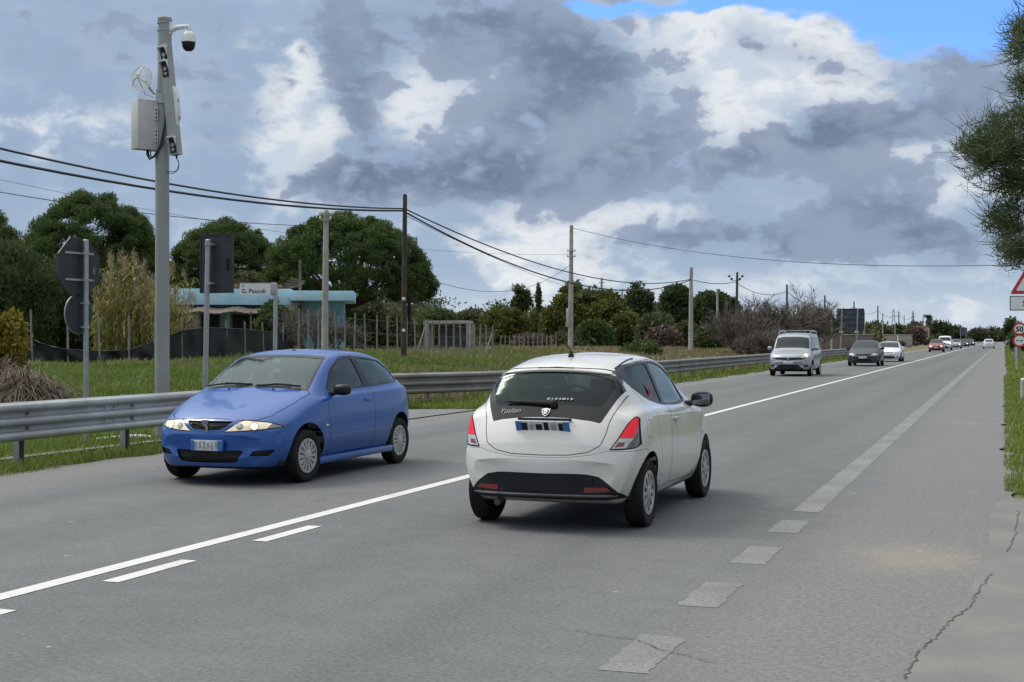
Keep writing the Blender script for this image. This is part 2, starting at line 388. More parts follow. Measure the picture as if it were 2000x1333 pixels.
# ------------------------------------------------------------------ terrain
def sstep(x): x = np.clip(x, 0, 1); return x * x * (3 - 2 * x)
def hgt(t, s):
    t = np.asarray(t, float); s = np.asarray(s, float)
    far = 1 - .45 * sstep((s - 75) / 60)
    bank = .85 * sstep((-t - 14.5) / 12) * far * (1 - .45 * sstep((34 - s) / 14))
    hill = 9.0 * sstep((-t - 70) / 190) * sstep((s - 90) / 230)
    rough = .05 * np.sin(t * 1.7 + s * .6) * np.sin(s * .9 - t * .4) + .12 * np.sin(t * .33 + 1) * np.sin(s * .21)
    side = np.where(t < 0, sstep((-t - 12.2) / 3), sstep((t - .8) / 3) * .6)
    rt = .35 * sstep((t - 2) / 6) + .05 * sstep((t - .05) / .5) * sstep((s - 14.5) / 1.5)
    return -.03 + bank + hill + rt + rough * side
def gz(t, s): return float(hgt(t, s))
ts = np.concatenate([-np.geomspace(900, 62, 26), -np.arange(60, 12, -1.0), [-11.6, -11.0, -8, -5, -2, 0, .6], np.arange(1.2, 14, 1.0), np.geomspace(15, 900, 22)])
ss = np.concatenate([np.arange(-30, 100, 1.5), np.arange(100, 300, 5.), np.geomspace(305, 5000, 40)])
TT, SS = np.meshgrid(ts, ss); nt, ns = len(ts), len(ss)
V = np.stack([TT, SS, hgt(TT, SS)], -1).reshape(-1, 3)
i, j = np.meshgrid(np.arange(nt - 1), np.arange(ns - 1)); a = (j * nt + i).ravel()
tag(np_mesh('ground', V, np.stack([a, a + 1, a + nt + 1, a + nt], 1), M['ground'], smooth=True), kind='structure')

def sheet(name, rows, z, m, kind='structure', follow=False):
    """strip of ground between pairs of points (left, right)"""
    mb = MB(); v = []
    for l, r_ in rows:
        for p in (l, r_): v.append((p[0], p[1], (gz(*p) if follow else 0) + z))
    mb.add(v, [(2 * i, 2 * i + 1, 2 * i + 3, 2 * i + 2) for i in range(len(rows) - 1)])
    me = bpy.data.meshes.new(name); me.from_pydata(mb.v, [], mb.f); o = link(name, me, m)
    if kind: o['kind'] = kind
    return o
rs = np.concatenate([np.arange(-15, 4, .7), np.arange(4, 60, .2), np.arange(60, 200, 3.), np.arange(200, 1300, 25.)])
edge = lambda s: .10 * math.sin(s * .9) + .07 * math.sin(s * 2.3 + 1) + .06 * math.sin(s * 5.1)
sheet('road', [((-11.30 + edge(s), s), (.12 + edge(s + 40), s)) for s in rs], 0., M['asphalt'])
sheet('driveway', [((x0, s), (x1, s)) for x0, x1, s in ((-1.0, 4, 3), (-.72, 6, 5), (-.47, 7, 6.7), (-.36, 7, 8.), (-.22, 7, 9.2), (-.16, 6, 10.4), (-.12, 5, 11.8), (-.14, 3.5, 13.2), (-.10, 2.2, 14.2), (.0, 1.4, 14.8))], .004, M['driveway'])
sheet('side_road', [((-11.15, 21), (-11.15, 29.3)), ((-12.5, 22.2), (-12.5, 28.6)), ((-13.5, 24), (-13.5, 28.3)), ((-15, 25.4), (-15, 28.4))], .05, M['asphalt'], follow=True)
# markings
sheet('road_marking', [((-5.99, s), (-5.84, s)) for s in np.concatenate([np.arange(-6, 60, 6.), [60, 120, 300, 600, 1200]])], .004, M['white_paint'])
for s0 in (-.1, 1.87, 3.83, 5.80, 7.75, 9.70):
    sheet('road_marking', [((-5.66, s0), (-5.53, s0)), ((-5.66, s0 + .95), (-5.53, s0 + .95))], .004, M['white_paint'])
for px, py, ln in ((1258, 1276, .86), (1390, 1161, .86), (1480, 1085, .86), (1545, 1029, .82)):
    z = EYE * FPX / (py - Y0); p = at(px, py, z)
    J = lambda: random.uniform(-.014, .014)
    ys = [p.y - ln / 2] + [p.y - ln / 2 + ln * (k + random.uniform(-.2, .2)) / 16 for k in range(1, 16)] + [p.y + ln / 2]
    sheet('road_marking', [((-1.87 + J(), y + J() * .6), (-1.62 + J(), y + J() * .6)) for y in ys], .0025, M['old_paint'])
sheet('road_marking', [((-1.87 + random.uniform(-.012, .012), s), (-1.62 + random.uniform(-.012, .012), s)) for s in np.concatenate([np.arange(13.05, 40, .11), [40, 60, 120, 300, 900]])], .0025, M['old_paint'])
sheet('road_marking', [((-10.32, s), (-10.14, s)) for s in (33, 45, 60, 120, 300, 900)], .004, M['old_paint'])
def gp(px, py):
    z = EYE * FPX / (py - Y0); return at(px, py, z)
def crack(pts, w, seed):
    rnd = random.Random(seed); P = [gp(*p) for p in pts]; rows = []
    for a, b in zip(P[:-1], P[1:]):
        for k in range(9):
            p = a.lerp(b, k / 9); d = (b - a).normalized(); n = Vector((d.y, -d.x, 0))
            p = p + n * rnd.uniform(-.014, .014); ww = w * rnd.uniform(.35, 1.2)
            rows.append(((p.x - n.x * ww, p.y - n.y * ww), (p.x + n.x * ww, p.y + n.y * ww)))
    sheet('road_crack', rows, .008, M['crack'])
crack([(1935, 1123), (1905, 1165), (1890, 1192), (1850, 1220), (1825, 1250), (1800, 1270), (1775, 1310), (1765, 1333)], .006, 1)
crack([(1990, 1000), (1984, 1040), (1965, 1085)], .006, 2)
crack([(1120, 1232), (1180, 1243), (1240, 1250), (1290, 1270), (1345, 1283), (1410, 1300)], .004, 3)
crack([(1100, 1025), (1090, 1040), (1120, 1033)], .006, 4)
sheet('kerb', [((x, s), (x + .22, s)) for x, s in ((-12.62, 9), (-12.6, 12), (-12.55, 15), (-12.5, 18), (-12.45, 20.6))], .035, M['driveway'])

# ------------------------------------------------------------------ guardrails
PROF = [(0, .80), (.012, .79), (.072, .768), (.083, .75), (.083, .715), (.072, .697), (.006, .668), (0, .655), (0, .625), (.006, .612), (.072, .585), (.083, .567), (.083, .532), (.072, .514),
        (.006, .487), (0, .474), (0, .444), (.006, .431), (.072, .402), (.083, .384), (.083, .35), (.072, .332), (.012, .31), (0, .30)]
def guardrail(path, posts, joints, label, mat, post_mat, spread_end=None):
    root = empty('guardrail', (path[0][0], path[0][1], 0), 0, label, 'guardrail', 'steel guardrails along the left kerb')
    ox, oy = path[0][:2]
    mb = MB(); P = [Vector((x, y, 0)) for x, y in path]; k = len(PROF); v = []
    for i, p in enumerate(P):
        d = (P[min(i + 1, len(P) - 1)] - P[max(i - 1, 0)]).normalized(); n = Vector((d.y, -d.x, 0))
        for a, z in PROF: v.append((p.x + n.x * a - ox, p.y + n.y * a - oy, z))
        for a, z in reversed(PROF): v.append((p.x + n.x * (a - .004) - ox, p.y + n.y * (a - .004) - oy, z))
    kk = 2 * k; f = [(i * kk + j, i * kk + (j + 1) % kk, (i + 1) * kk + (j + 1) % kk, (i + 1) * kk + j) for i in range(len(P) - 1) for j in range(kk)]
    f += [tuple(range(kk)), tuple(range((len(P) - 1) * kk + kk - 1, (len(P) - 1) * kk - 1, -1))]
    mb.add(v, f); mb.build('beam', mat, root, 35)
    for (x, y, c) in joints:                                   # overlapping end of the next length with its bolts
        mb = MB()
        q = [(a + .004, z) for a, z in PROF]
        mb.add([(x + a - ox, y + dy - oy, z) for dy in (0, .34) for a, z in q], [(j, j + 1, k + j + 1, k + j) for j in range(k - 1)])
        for dy in (.06, .28):
            for z in (.64, .46):
                mb.lathe([(0, .016), (.013, .014), (.017, 0)], 8, (x - ox + .005, y - oy + dy, z), 'x')
        mb.build('splice', mat, root, 35)
    for (x, y) in posts:
        mb = MB()
        mb.box((x - ox - .17, y - oy, .32), (.012, .10, .96)); mb.box((x - ox - .13, y - oy - .05, .32), (.09, .006, .96)); mb.box((x - ox - .13, y - oy + .05, .32), (.09, .006, .96))
        mb.build('post', post_mat, root, 30)
        for z in (.645, .459): mb = MB(); mb.box((x - ox + .006, y - oy, z), (.014, .055, .04), bev=.004); mb.build('bolt_plate', M['sign_grey'], root)
        mb = MB(); mb.box((x - ox - .046, y - oy, .63), (.082, .10, .22), bev=.008); mb.build('spacer', post_mat, root, 30)
near_path = [(-11.92, s) for s in np.arange(4, 19.6, .75)] + [(-11.98, 20.2), (-12.1, 20.8)]
guardrail(near_path, [(-11.92, s) for s in (5.75, 8.0, 10.25, 12.5, 14.75, 17.04, 19.3)], [(-11.92, 16.32, 0), (-11.92, 11.8, 0)],
          'thick three wave steel guardrail in the left foreground that ends behind the blue car', M['rail'], M['galv'])
fp = [(-13.42, 29.15), (-13.35, 29.5), (-13.1, 30.1), (-12.7, 30.9), (-12.3, 31.8), (-12.02, 32.8), (-11.92, 34.0)] + [(-11.92, s) for s in np.arange(36, 150, 2.5)] + [(-12.0, 152), (-12.2, 155)]
guardrail(fp, [(-12.95, 30.6)] + [(-11.95, s) for s in np.arange(33.4, 152, 2.25)], [(-11.92, s, 0) for s in np.arange(34.6, 60, 4.5)],
          'long weathered guardrail running from behind the blue car along the oncoming lane', M['rail_old'], M['rail_old'])
# ------------------------------------------------------------------ camera pole
RV, FV = Vector((CT, ST, 0)), Vector((-ST, CT, 0))
def surveillance_pole():
    d = 21.9; m = d / FPX; base = at(317, Y0, d); base.z = 0
    zz = lambda py: EYE + (Y0 - py) * m
    P = lambda px, py, v=0.: RV * ((px - 317) * m) - FV * v + Vector((0, 0, zz(py)))      # v: towards the viewer
    root = empty('surveillance_pole', base, 0, 'tall grey pole carrying a dome camera, sensor bar, dish and cabinet', 'pole')
    mb = MB(); mb.tube([(0, 0, -.3), (0, 0, zz(270)), P(321, 180)], [.114, .108, .104], 20); mb.build('pole_lower', M['pole_grey'], root)
    mb = MB(); mb.tube([P(321, 182), P(322, 40)], [.109, .107], 20); mb.lathe([(.113, 0), (.113, .05), (.10, .06), (0, .06)], 20, P(322, 42)); mb.build('pole_upper', M['pole_grey'], root)
    mb = MB()
    for py in (47, 62, 187): hb = MB(); hb.lathe([(.108, 0), (.116, 0), (.116, .03), (.108, .03)], 20, P(321.5, py)); hb.build('hose_band', M['galv'], root)
    mb.lathe([(.106, -.08), (.128, -.08), (.128, .08), (.106, .08)], 20, P(320, 194)); mb.build('clamp', M['galv'], root); mb = MB(); mb.box(P(331, 196, .08), (.16, .1, .09), bev=.01); mb.build('clamp_block', M['galv'], root)
    # dome camera
    mb = MB(); mb.box(P(334, 56, .02), (.03, .10, .19), bev=.01)
    mb.tube([P(334, 60, .02), P(345, 55, .02), P(362, 53, .02), P(369, 53, .02), P(370, 57, .02), P(369.5, 64, .02)], [.05, .043, .036, .034, .034, .032], 12); cam_arm = mb.build('camera_arm', M['white_plastic'], root)
    c = P(369, 82, .02)
    mb = MB(); mb.lathe([(.0, .165), (.05, .16), (.085, .135), (.106, .09), (.112, .03), (.118, .0), (.118, -.015), (.0, -.015)], 24, c); hs = mb.build('dome_housing', M['white_plastic'], root, 40)
    mb = MB(); mb.lathe([(.104, -.015), (.104, -.06), (.09, -.11), (.055, -.147), (0, -.158)], 24, c); mb.build('dome_window', M['black'], hs, 50)
    # sensor bar: a leaning tapered box with hooded lenses
    top, bot = P(328, 96, .17), P(349, 306, .17); ax = (bot - top).normalized(); sd = RV
    nrm = -(FV * .94 + RV * .34).normalized(); sd = ax.cross(nrm).normalized()
    def bar(a, b, w, t, mb):
        p, q = top.lerp(bot, a), top.lerp(bot, b); dd = q - p
        mb.prism([(-w / 2, -t / 2), (w / 2, -t / 2), (w / 2, t / 2), (-w / 2, t / 2)], p, sd, nrm, dd)
    mb = MB(); bar(-.02, .45, .17, .12, mb); bar(.45, 1.0, .165, .115, mb); mb.build('sensor_bar', M['grey_plastic'], root)
    mb = MB(); p = top.lerp(bot, .36) - sd * .0; ex = -sd if sd.dot(RV) < 0 else sd
    mb.prism([(0, 0), (.05, .14), (.05, .42), (0, .62)], top.lerp(bot, .37) + ex * .085 - nrm * .05, ex, ax, nrm * .1); sc = mb.build('side_cover', M['white_plastic'], root)
    mb = MB()
    for k in (.14, .30): mb.box(top.lerp(bot, .37 + k) + ex * .136, (.012, .012, .05))
    mb.build('cover_latch', M['black'], sc)
    for k in (.07, .20, .90):
        c0 = top.lerp(bot, k) + nrm * .063
        mb = MB(); rot = Matrix((sd, nrm, -ax)).transposed()
        mb.box(c0 + ax * .03, (.105, .012, .23), rot); wn = mb.build('lens_window', M['black'], root)
        mb = MB(); mb.lathe([(.034, .006), (.03, .02), (.024, .012), (0, .012)], 14, c0 + ax * .02, 'y', rot=rot); mb.lathe([(.028, .006), (.024, .018), (0, .012)], 12, c0 + ax * .095, 'y', rot=rot); mb.build('lens', M['grey_plastic'], wn)
        mb = MB(); mb.prism([(-.075, 0), (.075, 0), (.06, .07), (-.06, .07)], c0 - ax * .09, sd, nrm, -ax * .02 + nrm * .0)
        for e in (-1, 1): mb.prism([(0, 0), (.07, 0), (.0, .13)], c0 - ax * .09 + sd * (.066 * e), nrm, ax, sd * .008)
        mb.build('lens_hood', M['white_plastic'], root)
    # grid dish
    c = P(283, 157, .02); dn = (RV * -.35 - FV * .80 + Vector((0, 0, .10))).normalized(); du = dn.cross(Vector((0, 0, 1))).normalized(); dv = du.cross(dn)
    mb = MB(); rr = .205
    bow = lambda r: .07 * (r / rr) ** 2
    ring = [c + (du * math.cos(a) + dv * math.sin(a)) * rr + dn * bow(rr) for a in np.linspace(0, 2 * math.pi, 33)]
    mb.tube(ring, .006, 5, False)
    for k in range(-8, 9):
        h = k * rr / 9; L = math.sqrt(rr * rr - h * h)
        for A, B in ((du, dv), (dv, du)):
            mb.tube([c + A * h + B * L * f + dn * bow(math.hypot(h, L * f)) for f in (-1, -.5, 0, .5, 1)], .0036, 4, False)
    dish = mb.build('dish_grid', M['white_plastic'], root)
    mb = MB(); tip = c + dn * .17 + dv * .01
    for a in (R(95), R(215), R(335)): mb.tube([c + (du * math.cos(a) + dv * math.sin(a)) * .19 + dn * .06, c + (du * math.cos(a) + dv * math.sin(a)) * .10 + dn * .15, tip], [.010, .014, .02], 6)
    mb.lathe([(0, -.03), (.032, -.03), (.036, .03), (0, .045)], 12, tip); mb.build('dish_feed', M['white_plastic'], dish)
    mb = MB(); mb.tube([c - dn * .03, P(291, 172, -.04), P(298, 181, -.04), P(306, 184, -.02), P(314, 183, .0)], .021, 8); mb.box(P(313, 181, .03), (.06, .12, .12), bev=.01); mb.build('dish_bracket', M['galv'], root)
    mb = MB(); mb.tube([tip + Vector((0, 0, -.02)), P(285, 186, .05), P(295, 189, .05), P(306, 194, .06), P(310, 200, .1)], .007, 6); mb.build('dish_cable', M['grey_plastic'], root)
    # cabinet, door turned to the left of the road
    rot = Matrix.Rotation(TH + R(38), 3, 'Z'); cc = P(287, 247, .03)
    mb = MB(); mb.box(cc, (.40, .27, .76), rot, .012); cb = mb.build('cabinet', M['cab_grey'], root)
    fr = rot @ Vector((0, -1, 0)); sx = rot @ Vector((1, 0, 0))
    mb = MB(); mb.box(cc + fr * .150, (.425, .035, .785), rot, .008); mb.build('cabinet_door', M['cab_grey'], cb)
    mb = MB(); mb.box(cc + sx * .203 - fr * .0, (.008, .16, .55), rot, .003); mb.build('cabinet_side_panel', M['grey_plastic'], cb)
    for py in (225, 267):
        mb = MB(); mb.box(P(309, py, .12), (.045, .03, .20), rot)
        mb.build('mounting_rail', M['white_plastic'], root)
        mb = MB()
        for k in (-.06, 0, .06): mb.box(P(309, py, .135) + Vector((0, 0, k)), (.02, .03, .03), rot)
        mb.build('rail_slot', M['black'], root)
    for k, (a, b) in enumerate(((289, 312), (292, 315), (296, 316))):
        mb = MB(); mb.tube([P(a, 291, .05), P(a, 303 + k, .06), P(a + 6, 313 - k * 2, .1), P(b - 5, 308 - k * 5, .13), P(b + 6, 285, .14), P(328, 240, .14), P(331, 205, .13)], .014 - .002 * k, 7); mb.build('cabinet_cable', M['cable'], root)
    mb = MB(); b0 = P(350, 306, .17)
    mb.tube([b0, b0 - Vector((0, 0, .06))], [.022, .012], 8)
    for k in (0, 1): mb.tube([b0 - Vector((0, 0, .05)), P(354, 320 + 2 * k, .15), P(353 - 3 * k, 332 + 4 * k, .13), P(344 - 3 * k, 338 + 3 * k, .11), P(329, 336 + 3 * k, .1)], .006, 5)
    mb.build('sensor_cable', M['cable'], root)
surveillance_pole()

# ------------------------------------------------------------------ road signs
def back_signs():
    d = 21.3; m = d / FPX; zz = lambda py: EYE + (Y0 - py) * m
    b = at(168, Y0, d); b.z = 0
    root = empty('road_sign', b, 0, 'octagonal sign above a small round one, both seen from behind, left of the camera pole', 'road sign', 'traffic signs seen from behind')
    mb = MB(); mb.tube([(0, 0, -.2), (0, 0, zz(470))], .040, 14); mb.lathe([(.042, 0), (.03, .012), (0, .014)], 14, (0, 0, zz(470))); mb.build('post', M['galv'], root)
    u = Vector((.08, 1, 0)).normalized(); n = Vector((-1, .08, 0)).normalized()
    c = n * .075 + u * (-.07) + Vector((0, 0, zz(522)))
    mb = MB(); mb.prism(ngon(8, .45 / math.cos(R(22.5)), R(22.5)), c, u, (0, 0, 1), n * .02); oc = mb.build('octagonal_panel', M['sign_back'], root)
    mb = MB()
    for dz in (.21, -.2): mb.box(c - n * .008 + Vector((0, 0, dz)), (.018, .62, .03), Matrix.Rotation(R(-4.6), 3, 'Z')); mb.lathe([(.047, -.02), (.056, -.02), (.056, .02), (.047, .02)], 14, (0, 0, c.z + dz))
    mb.build('bracket', M['grey_plastic'], oc)
    mb = MB(); mb.box(c - n * .003 + u * .33 + Vector((0, 0, -.05)), (.003, .07, .11)); mb.build('sticker', M['sign_grey'], oc)
    c2 = n * .075 + u * (-.07) + Vector((0, 0, zz(614)))
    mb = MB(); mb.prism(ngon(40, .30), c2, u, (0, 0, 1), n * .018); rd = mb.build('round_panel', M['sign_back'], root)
    mb = MB()
    for dz in (.17, -.2): mb.lathe([(.041, -.02), (.05, -.02), (.05, .02), (.041, .02)], 14, (0, 0, c2.z + dz)); mb.box(n * .05 + Vector((0, 0, c2.z + dz)), (.06, .07, .03))
    mb.build('bracket', M['grey_plastic'], rd)
    mb = MB(); mb.tube([c2 + u * .302 * math.cos(a) + Vector((0, 0, .302 * math.sin(a))) + n * .012 for a in np.linspace(0, 2 * math.pi, 41)], .010, 6, False); mb.build('rim', M['galv'], rd)
    # tall rectangular panel
    d = 23.9; m = d / FPX; zz2 = lambda py: EYE + (Y0 - py) * m
    b = at(403, Y0, d); b.z = 0
    root = empty('road_sign', b, 0, 'tall rectangular dark panel on a thin post, seen from behind, right of the camera pole', 'road sign', 'traffic signs seen from behind')
    mb = MB(); mb.tube([(-.045, 0, -.2), (.035, 0, zz2(470))], .045, 14); mb.lathe([(.048, -.05), (.048, .02), (.03, .035), (0, .036)], 14, (.035, 0, zz2(472))); mb.build('post', M['galv'], root)
    u = Vector((1, -.06, 0)).normalized(); n = Vector((.06, 1, 0)).normalized(); c = Vector((.14, .1, zz2(515)))
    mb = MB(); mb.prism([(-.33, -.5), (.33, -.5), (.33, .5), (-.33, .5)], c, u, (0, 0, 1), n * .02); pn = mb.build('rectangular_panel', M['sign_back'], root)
    mb = MB()
    for a in (-.33, .33): mb.prism([(a - .012, -.51), (a + .012, -.51), (a + .012, .51), (a - .012, .51)], c - n * .012, u, (0, 0, 1), n * .04)
    for a in (-.50, .50): mb.prism([(-.34, a - .012), (.34, a - .012), (.34, a + .012), (-.34, a + .012)], c - n * .014, u, (0, 0, 1), n * .04)
    mb.build('panel_rim', M['sign_back'], pn)
    mb = MB()
    for a in (-.23, .23): mb.prism([(a - .016, -.13), (a + .016, -.13), (a + .016, .08), (a - .016, .08)], c - n * .02, u, (0, 0, 1), n * .02)
    mb.build('grip_rail', M['black'], pn)
    mb = MB()
    for py in (478, 554): mb.lathe([(.046, -.025), (.058, -.025), (.058, .025), (.046, .025)], 14, (.035, 0, zz2(py))); mb.box((.07, .06, zz2(py)), (.09, .1, .03))
    mb.build('bracket', M['galv'], root)
    # street name plate
    d = 29.; m = d / FPX; zz3 = lambda py: EYE + (Y0 - py) * m
    b = at(536, Y0, d); b.z = 0
    root = empty('street_name_sign', b, 0, 'white street name plate lettered G. Pascoli on a grey post', 'street sign')
    mb = MB(); mb.tube([(0, 0, -.2), (.03, 0, zz3(555))], .044, 14); mb.build('post', M['galv'], root)
    u = RV; n = -FV; hw, hh = .355, .124
    c = RV * (-.37) + n * .02 + Vector((0, 0, zz3(565)))
    mb = MB(); mb.prism([(-hw, -hh), (hw, -hh), (hw, hh), (-hw, hh)], c - n * .03, u, (0, 0, 1), n * .03); pl = mb.build('name_plate', M['sign_white'], root)
    mb = MB(); mb.prism([(-hw - .01, hh), (hw + .01, hh), (hw + .01, hh + .014), (-hw - .01, hh + .014)], c - n * .035, u, (0, 0, 1), n * .04); mb.build('plate_frame', M['sign_grey'], pl)
    mb = MB(); mb.box(RV * -.01 + Vector((0, 0, zz3(565))), (.12, .12, .26), Matrix.Rotation(TH, 3, 'Z'), .02); mb.build('plate_clamp', M['galv'], root)
    text_mesh('street_name', 'G. Pascoli', .128, M['ink'], pl, c + n * .003 - u * .32 + Vector((0, 0, -.085)), u, (0, 0, 1), .003, bold=.0012)
    text_mesh('street_word', 'via', .05, M['ink'], pl, c + n * .003 - u * .31 + Vector((0, 0, .05)), u, (0, 0, 1), .003)
back_signs()
def disc_face(mb, c, u, n, r, off, th=.003, k=40): mb.prism(ngon(k, r), c + n * off, u, (0, 0, 1), n * th); return mb
def right_signs():
    n = Vector((-.12, -1, 0)).normalized(); u = Vector((1, -.12, 0)).normalized()
    d = 40.; m = d / FPX; b = at(2004.5, Y0, d); b.z = gz(b.x, b.y); zz = lambda py: EYE + (Y0 - py) * m - b.z
    root = empty('warning_sign', b, 0, 'red bordered triangular warning sign with a white distance panel below, at the right edge', 'road sign')
    mb = MB(); mb.tube([(0, .06, -.2), (0, .06, zz(520))], .048, 14); mb.build('post', M['pole_grey'], root)
    S = .92; h = S * math.sqrt(3) / 2; zb = zz(575)
    def tri(s, cz):
        hh = s * math.sqrt(3) / 2; c = (h / 3)
        pts = [(-s / 2, -hh / 3), (s / 2, -hh / 3), (0, 2 * hh / 3)]; out = []
        for k in range(3):
            p = Vector(pts[k]).to_3d(); a = Vector(pts[k - 1]).to_3d(); q = Vector(pts[(k + 1) % 3]).to_3d(); r_ = .075 * s
            for f in (0, .5, 1):
                w = (p + (a - p).normalized() * r_).lerp(p + (q - p).normalized() * r_, f); w = w.lerp(p, .3 if f == .5 else 0); out.append((w.x, w.y))
        return out
    c = Vector((0, 0, zb + h / 3))
    mb = MB(); mb.prism(tri(S, 0), c, u, (0, 0, 1), -n * .015); tp = mb.build('triangle_panel', M['sign_white'], root)
    mb = MB(); mb.prism(tri(S - .03, 0), c, u, (0, 0, 1), n * .003); mb.build('red_border', M['sign_red'], tp)
    mb = MB(); mb.prism(tri(S * .62, 0), c, u, (0, 0, 1), n * .006); mb.build('white_field', M['sign_white'], tp)
    z0, z1 = zz(607), zz(578); hw = .455
    mb = MB(); mb.prism([(-hw, z0), (hw, z0), (hw, z1), (-hw, z1)], Vector((0, 0, 0)), u, (0, 0, 1), -n * .015); dp = mb.build('distance_panel', M['sign_grey'], root)
    mb = MB(); mb.prism([(-hw + .03, z0 + .03), (hw - .03, z0 + .03), (hw - .03, z1 - .03), (-hw + .03, z1 - .03)], Vector((0, 0, 0)), u, (0, 0, 1), n * .004); mb.build('panel_face', M['sign_white'], dp)
    text_mesh('distance_text', 'S', .22, M['ink'], dp, n * .006 + u * (-.10) + Vector((0, 0, z0 + .13)), u, (0, 0, 1), .003, bold=.004)
    # two round limits on one post
    d = 64.; m = d / FPX; b = at(1986, Y0, d); b.z = gz(b.x, b.y); zq = lambda py: EYE + (Y0 - py) * m - b.z
    root = empty('speed_limit_sign', b, 0, 'two round red rimmed signs one above the other, the upper reading 50', 'road sign')
    mb = MB(); mb.tube([(0, .06, -.2), (0, .06, zq(628))], .05, 12); mb.build('post', M['pole_concrete'], root)
    mb = MB(); mb.box((0.02, .13, zq(690)), (.30, .03, .55)); mb.build('post_sleeve', M['pole_grey'], root)
    for py, nm in ((643, 'limit'), (665.5, 'lower')):
        c = u * .12 + Vector((0, 0, zq(py))); r = .31
        mb = MB(); disc_face(mb, c, u, n, r, -.012, .012); pn = mb.build('round_panel', M['sign_red'], root)
        mb = MB(); disc_face(mb, c, u, n, r * .72, .001, .003); mb.build('white_field', M['sign_white'], pn)
        if nm == 'limit': text_mesh('limit_number', '50', .33, M['ink'], pn, c + n * .006 + Vector((0, 0, -.118)), u, (0, 0, 1), .003, align='CENTER', bold=.012)
        else:
            mb = MB()
            for k, w in ((-.13, .05), (-.075, .03), (-.03, .035), (.05, .05), (.11, .06)): mb.prism([(k - w / 2, -.025), (k + w / 2, -.025), (k + w / 2, .025), (k - w / 2, .025)], c + n * .005, u, (0, 0, 1), n * .003)
            mb.build('lettering', M['ink'], pn)
    # short marker post at the verge and a fallen stake
    b = at(1999, Y0, 36.); b.z = gz(b.x, b.y)
    root = empty('marker_post', b, 0, 'short pale roadside post in the grass at the right edge', 'post')
    mb = MB(); mb.tube([(0, 0, -.1), (0, 0, .52)], [.085, .07], 12); mb.build('post_body', M['pole_concrete'], root)
    mb = MB(); mb.lathe([(.072, 0), (.06, .035), (0, .05)], 12, (0, 0, .52)); mb.build('post_cap', M['white_plastic'], root)
right_signs()
def big_back_sign():
    d = 128.; m = d / FPX; b = at(1661, Y0, d); b.z = 0; zz = lambda py: EYE + (Y0 - py) * m
    root = empty('direction_sign', b, 0, 'large blue grey direction sign seen from behind, on two slanting posts', 'road sign', 'large sign boards seen from behind')
    n = Vector((0, 1, 0)); u = Vector((1, 0, 0)); w = 1.22; z0, z1 = zz(646), zz(603)
    for k in range(4):
        a, b2 = z0 + (z1 - z0) * k / 4, z0 + (z1 - z0) * (k + 1) / 4
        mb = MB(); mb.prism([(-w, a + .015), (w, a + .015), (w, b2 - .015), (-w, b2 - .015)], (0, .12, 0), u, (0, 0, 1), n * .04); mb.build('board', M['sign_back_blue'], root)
    mb = MB()
    for k in range(5): z = z0 + (z1 - z0) * min(max(k / 4, .02), .98); mb.box((0, .10, z), (2 * w, .05, .07))
    for s_ in (-1, 1): mb.box((s_ * (w - .02), .11, (z0 + z1) / 2), (.05, .07, z1 - z0))
    mb.build('board_frame', M['sign_back'], root)
    for x in (-.80, .62):
        mb = MB(); mb.tube([(x - .12, 0, -.2), (x + .05, 0, z1 + .02)], .07, 10); mb.build('post', M['galv'], root)
        mb = MB(); mb.box((x - .06, .0, z0 - .12), (.34, .06, .2), bev=.02); mb.build('post_clamp', M['white_plastic'], root)
    d = 330.; b = at(1881.5, Y0, d); b.z = 0; m = d / FPX
    root = empty('direction_sign', b, 0, 'small far off grey sign board above the line of oncoming cars', 'road sign', 'large sign boards seen from behind')
    mb = MB(); mb.box((0, 0, EYE + 13 * m), (1.7, .08, 1.9)); mb.build('board', M['sign_back_blue'], root)
    for x in (-.6, .6): mb = MB(); mb.tube([(x, -.1, -.2), (x, -.1, EYE + 20 * m)], .06, 6); mb.build('post', M['galv'], root)
big_back_sign()

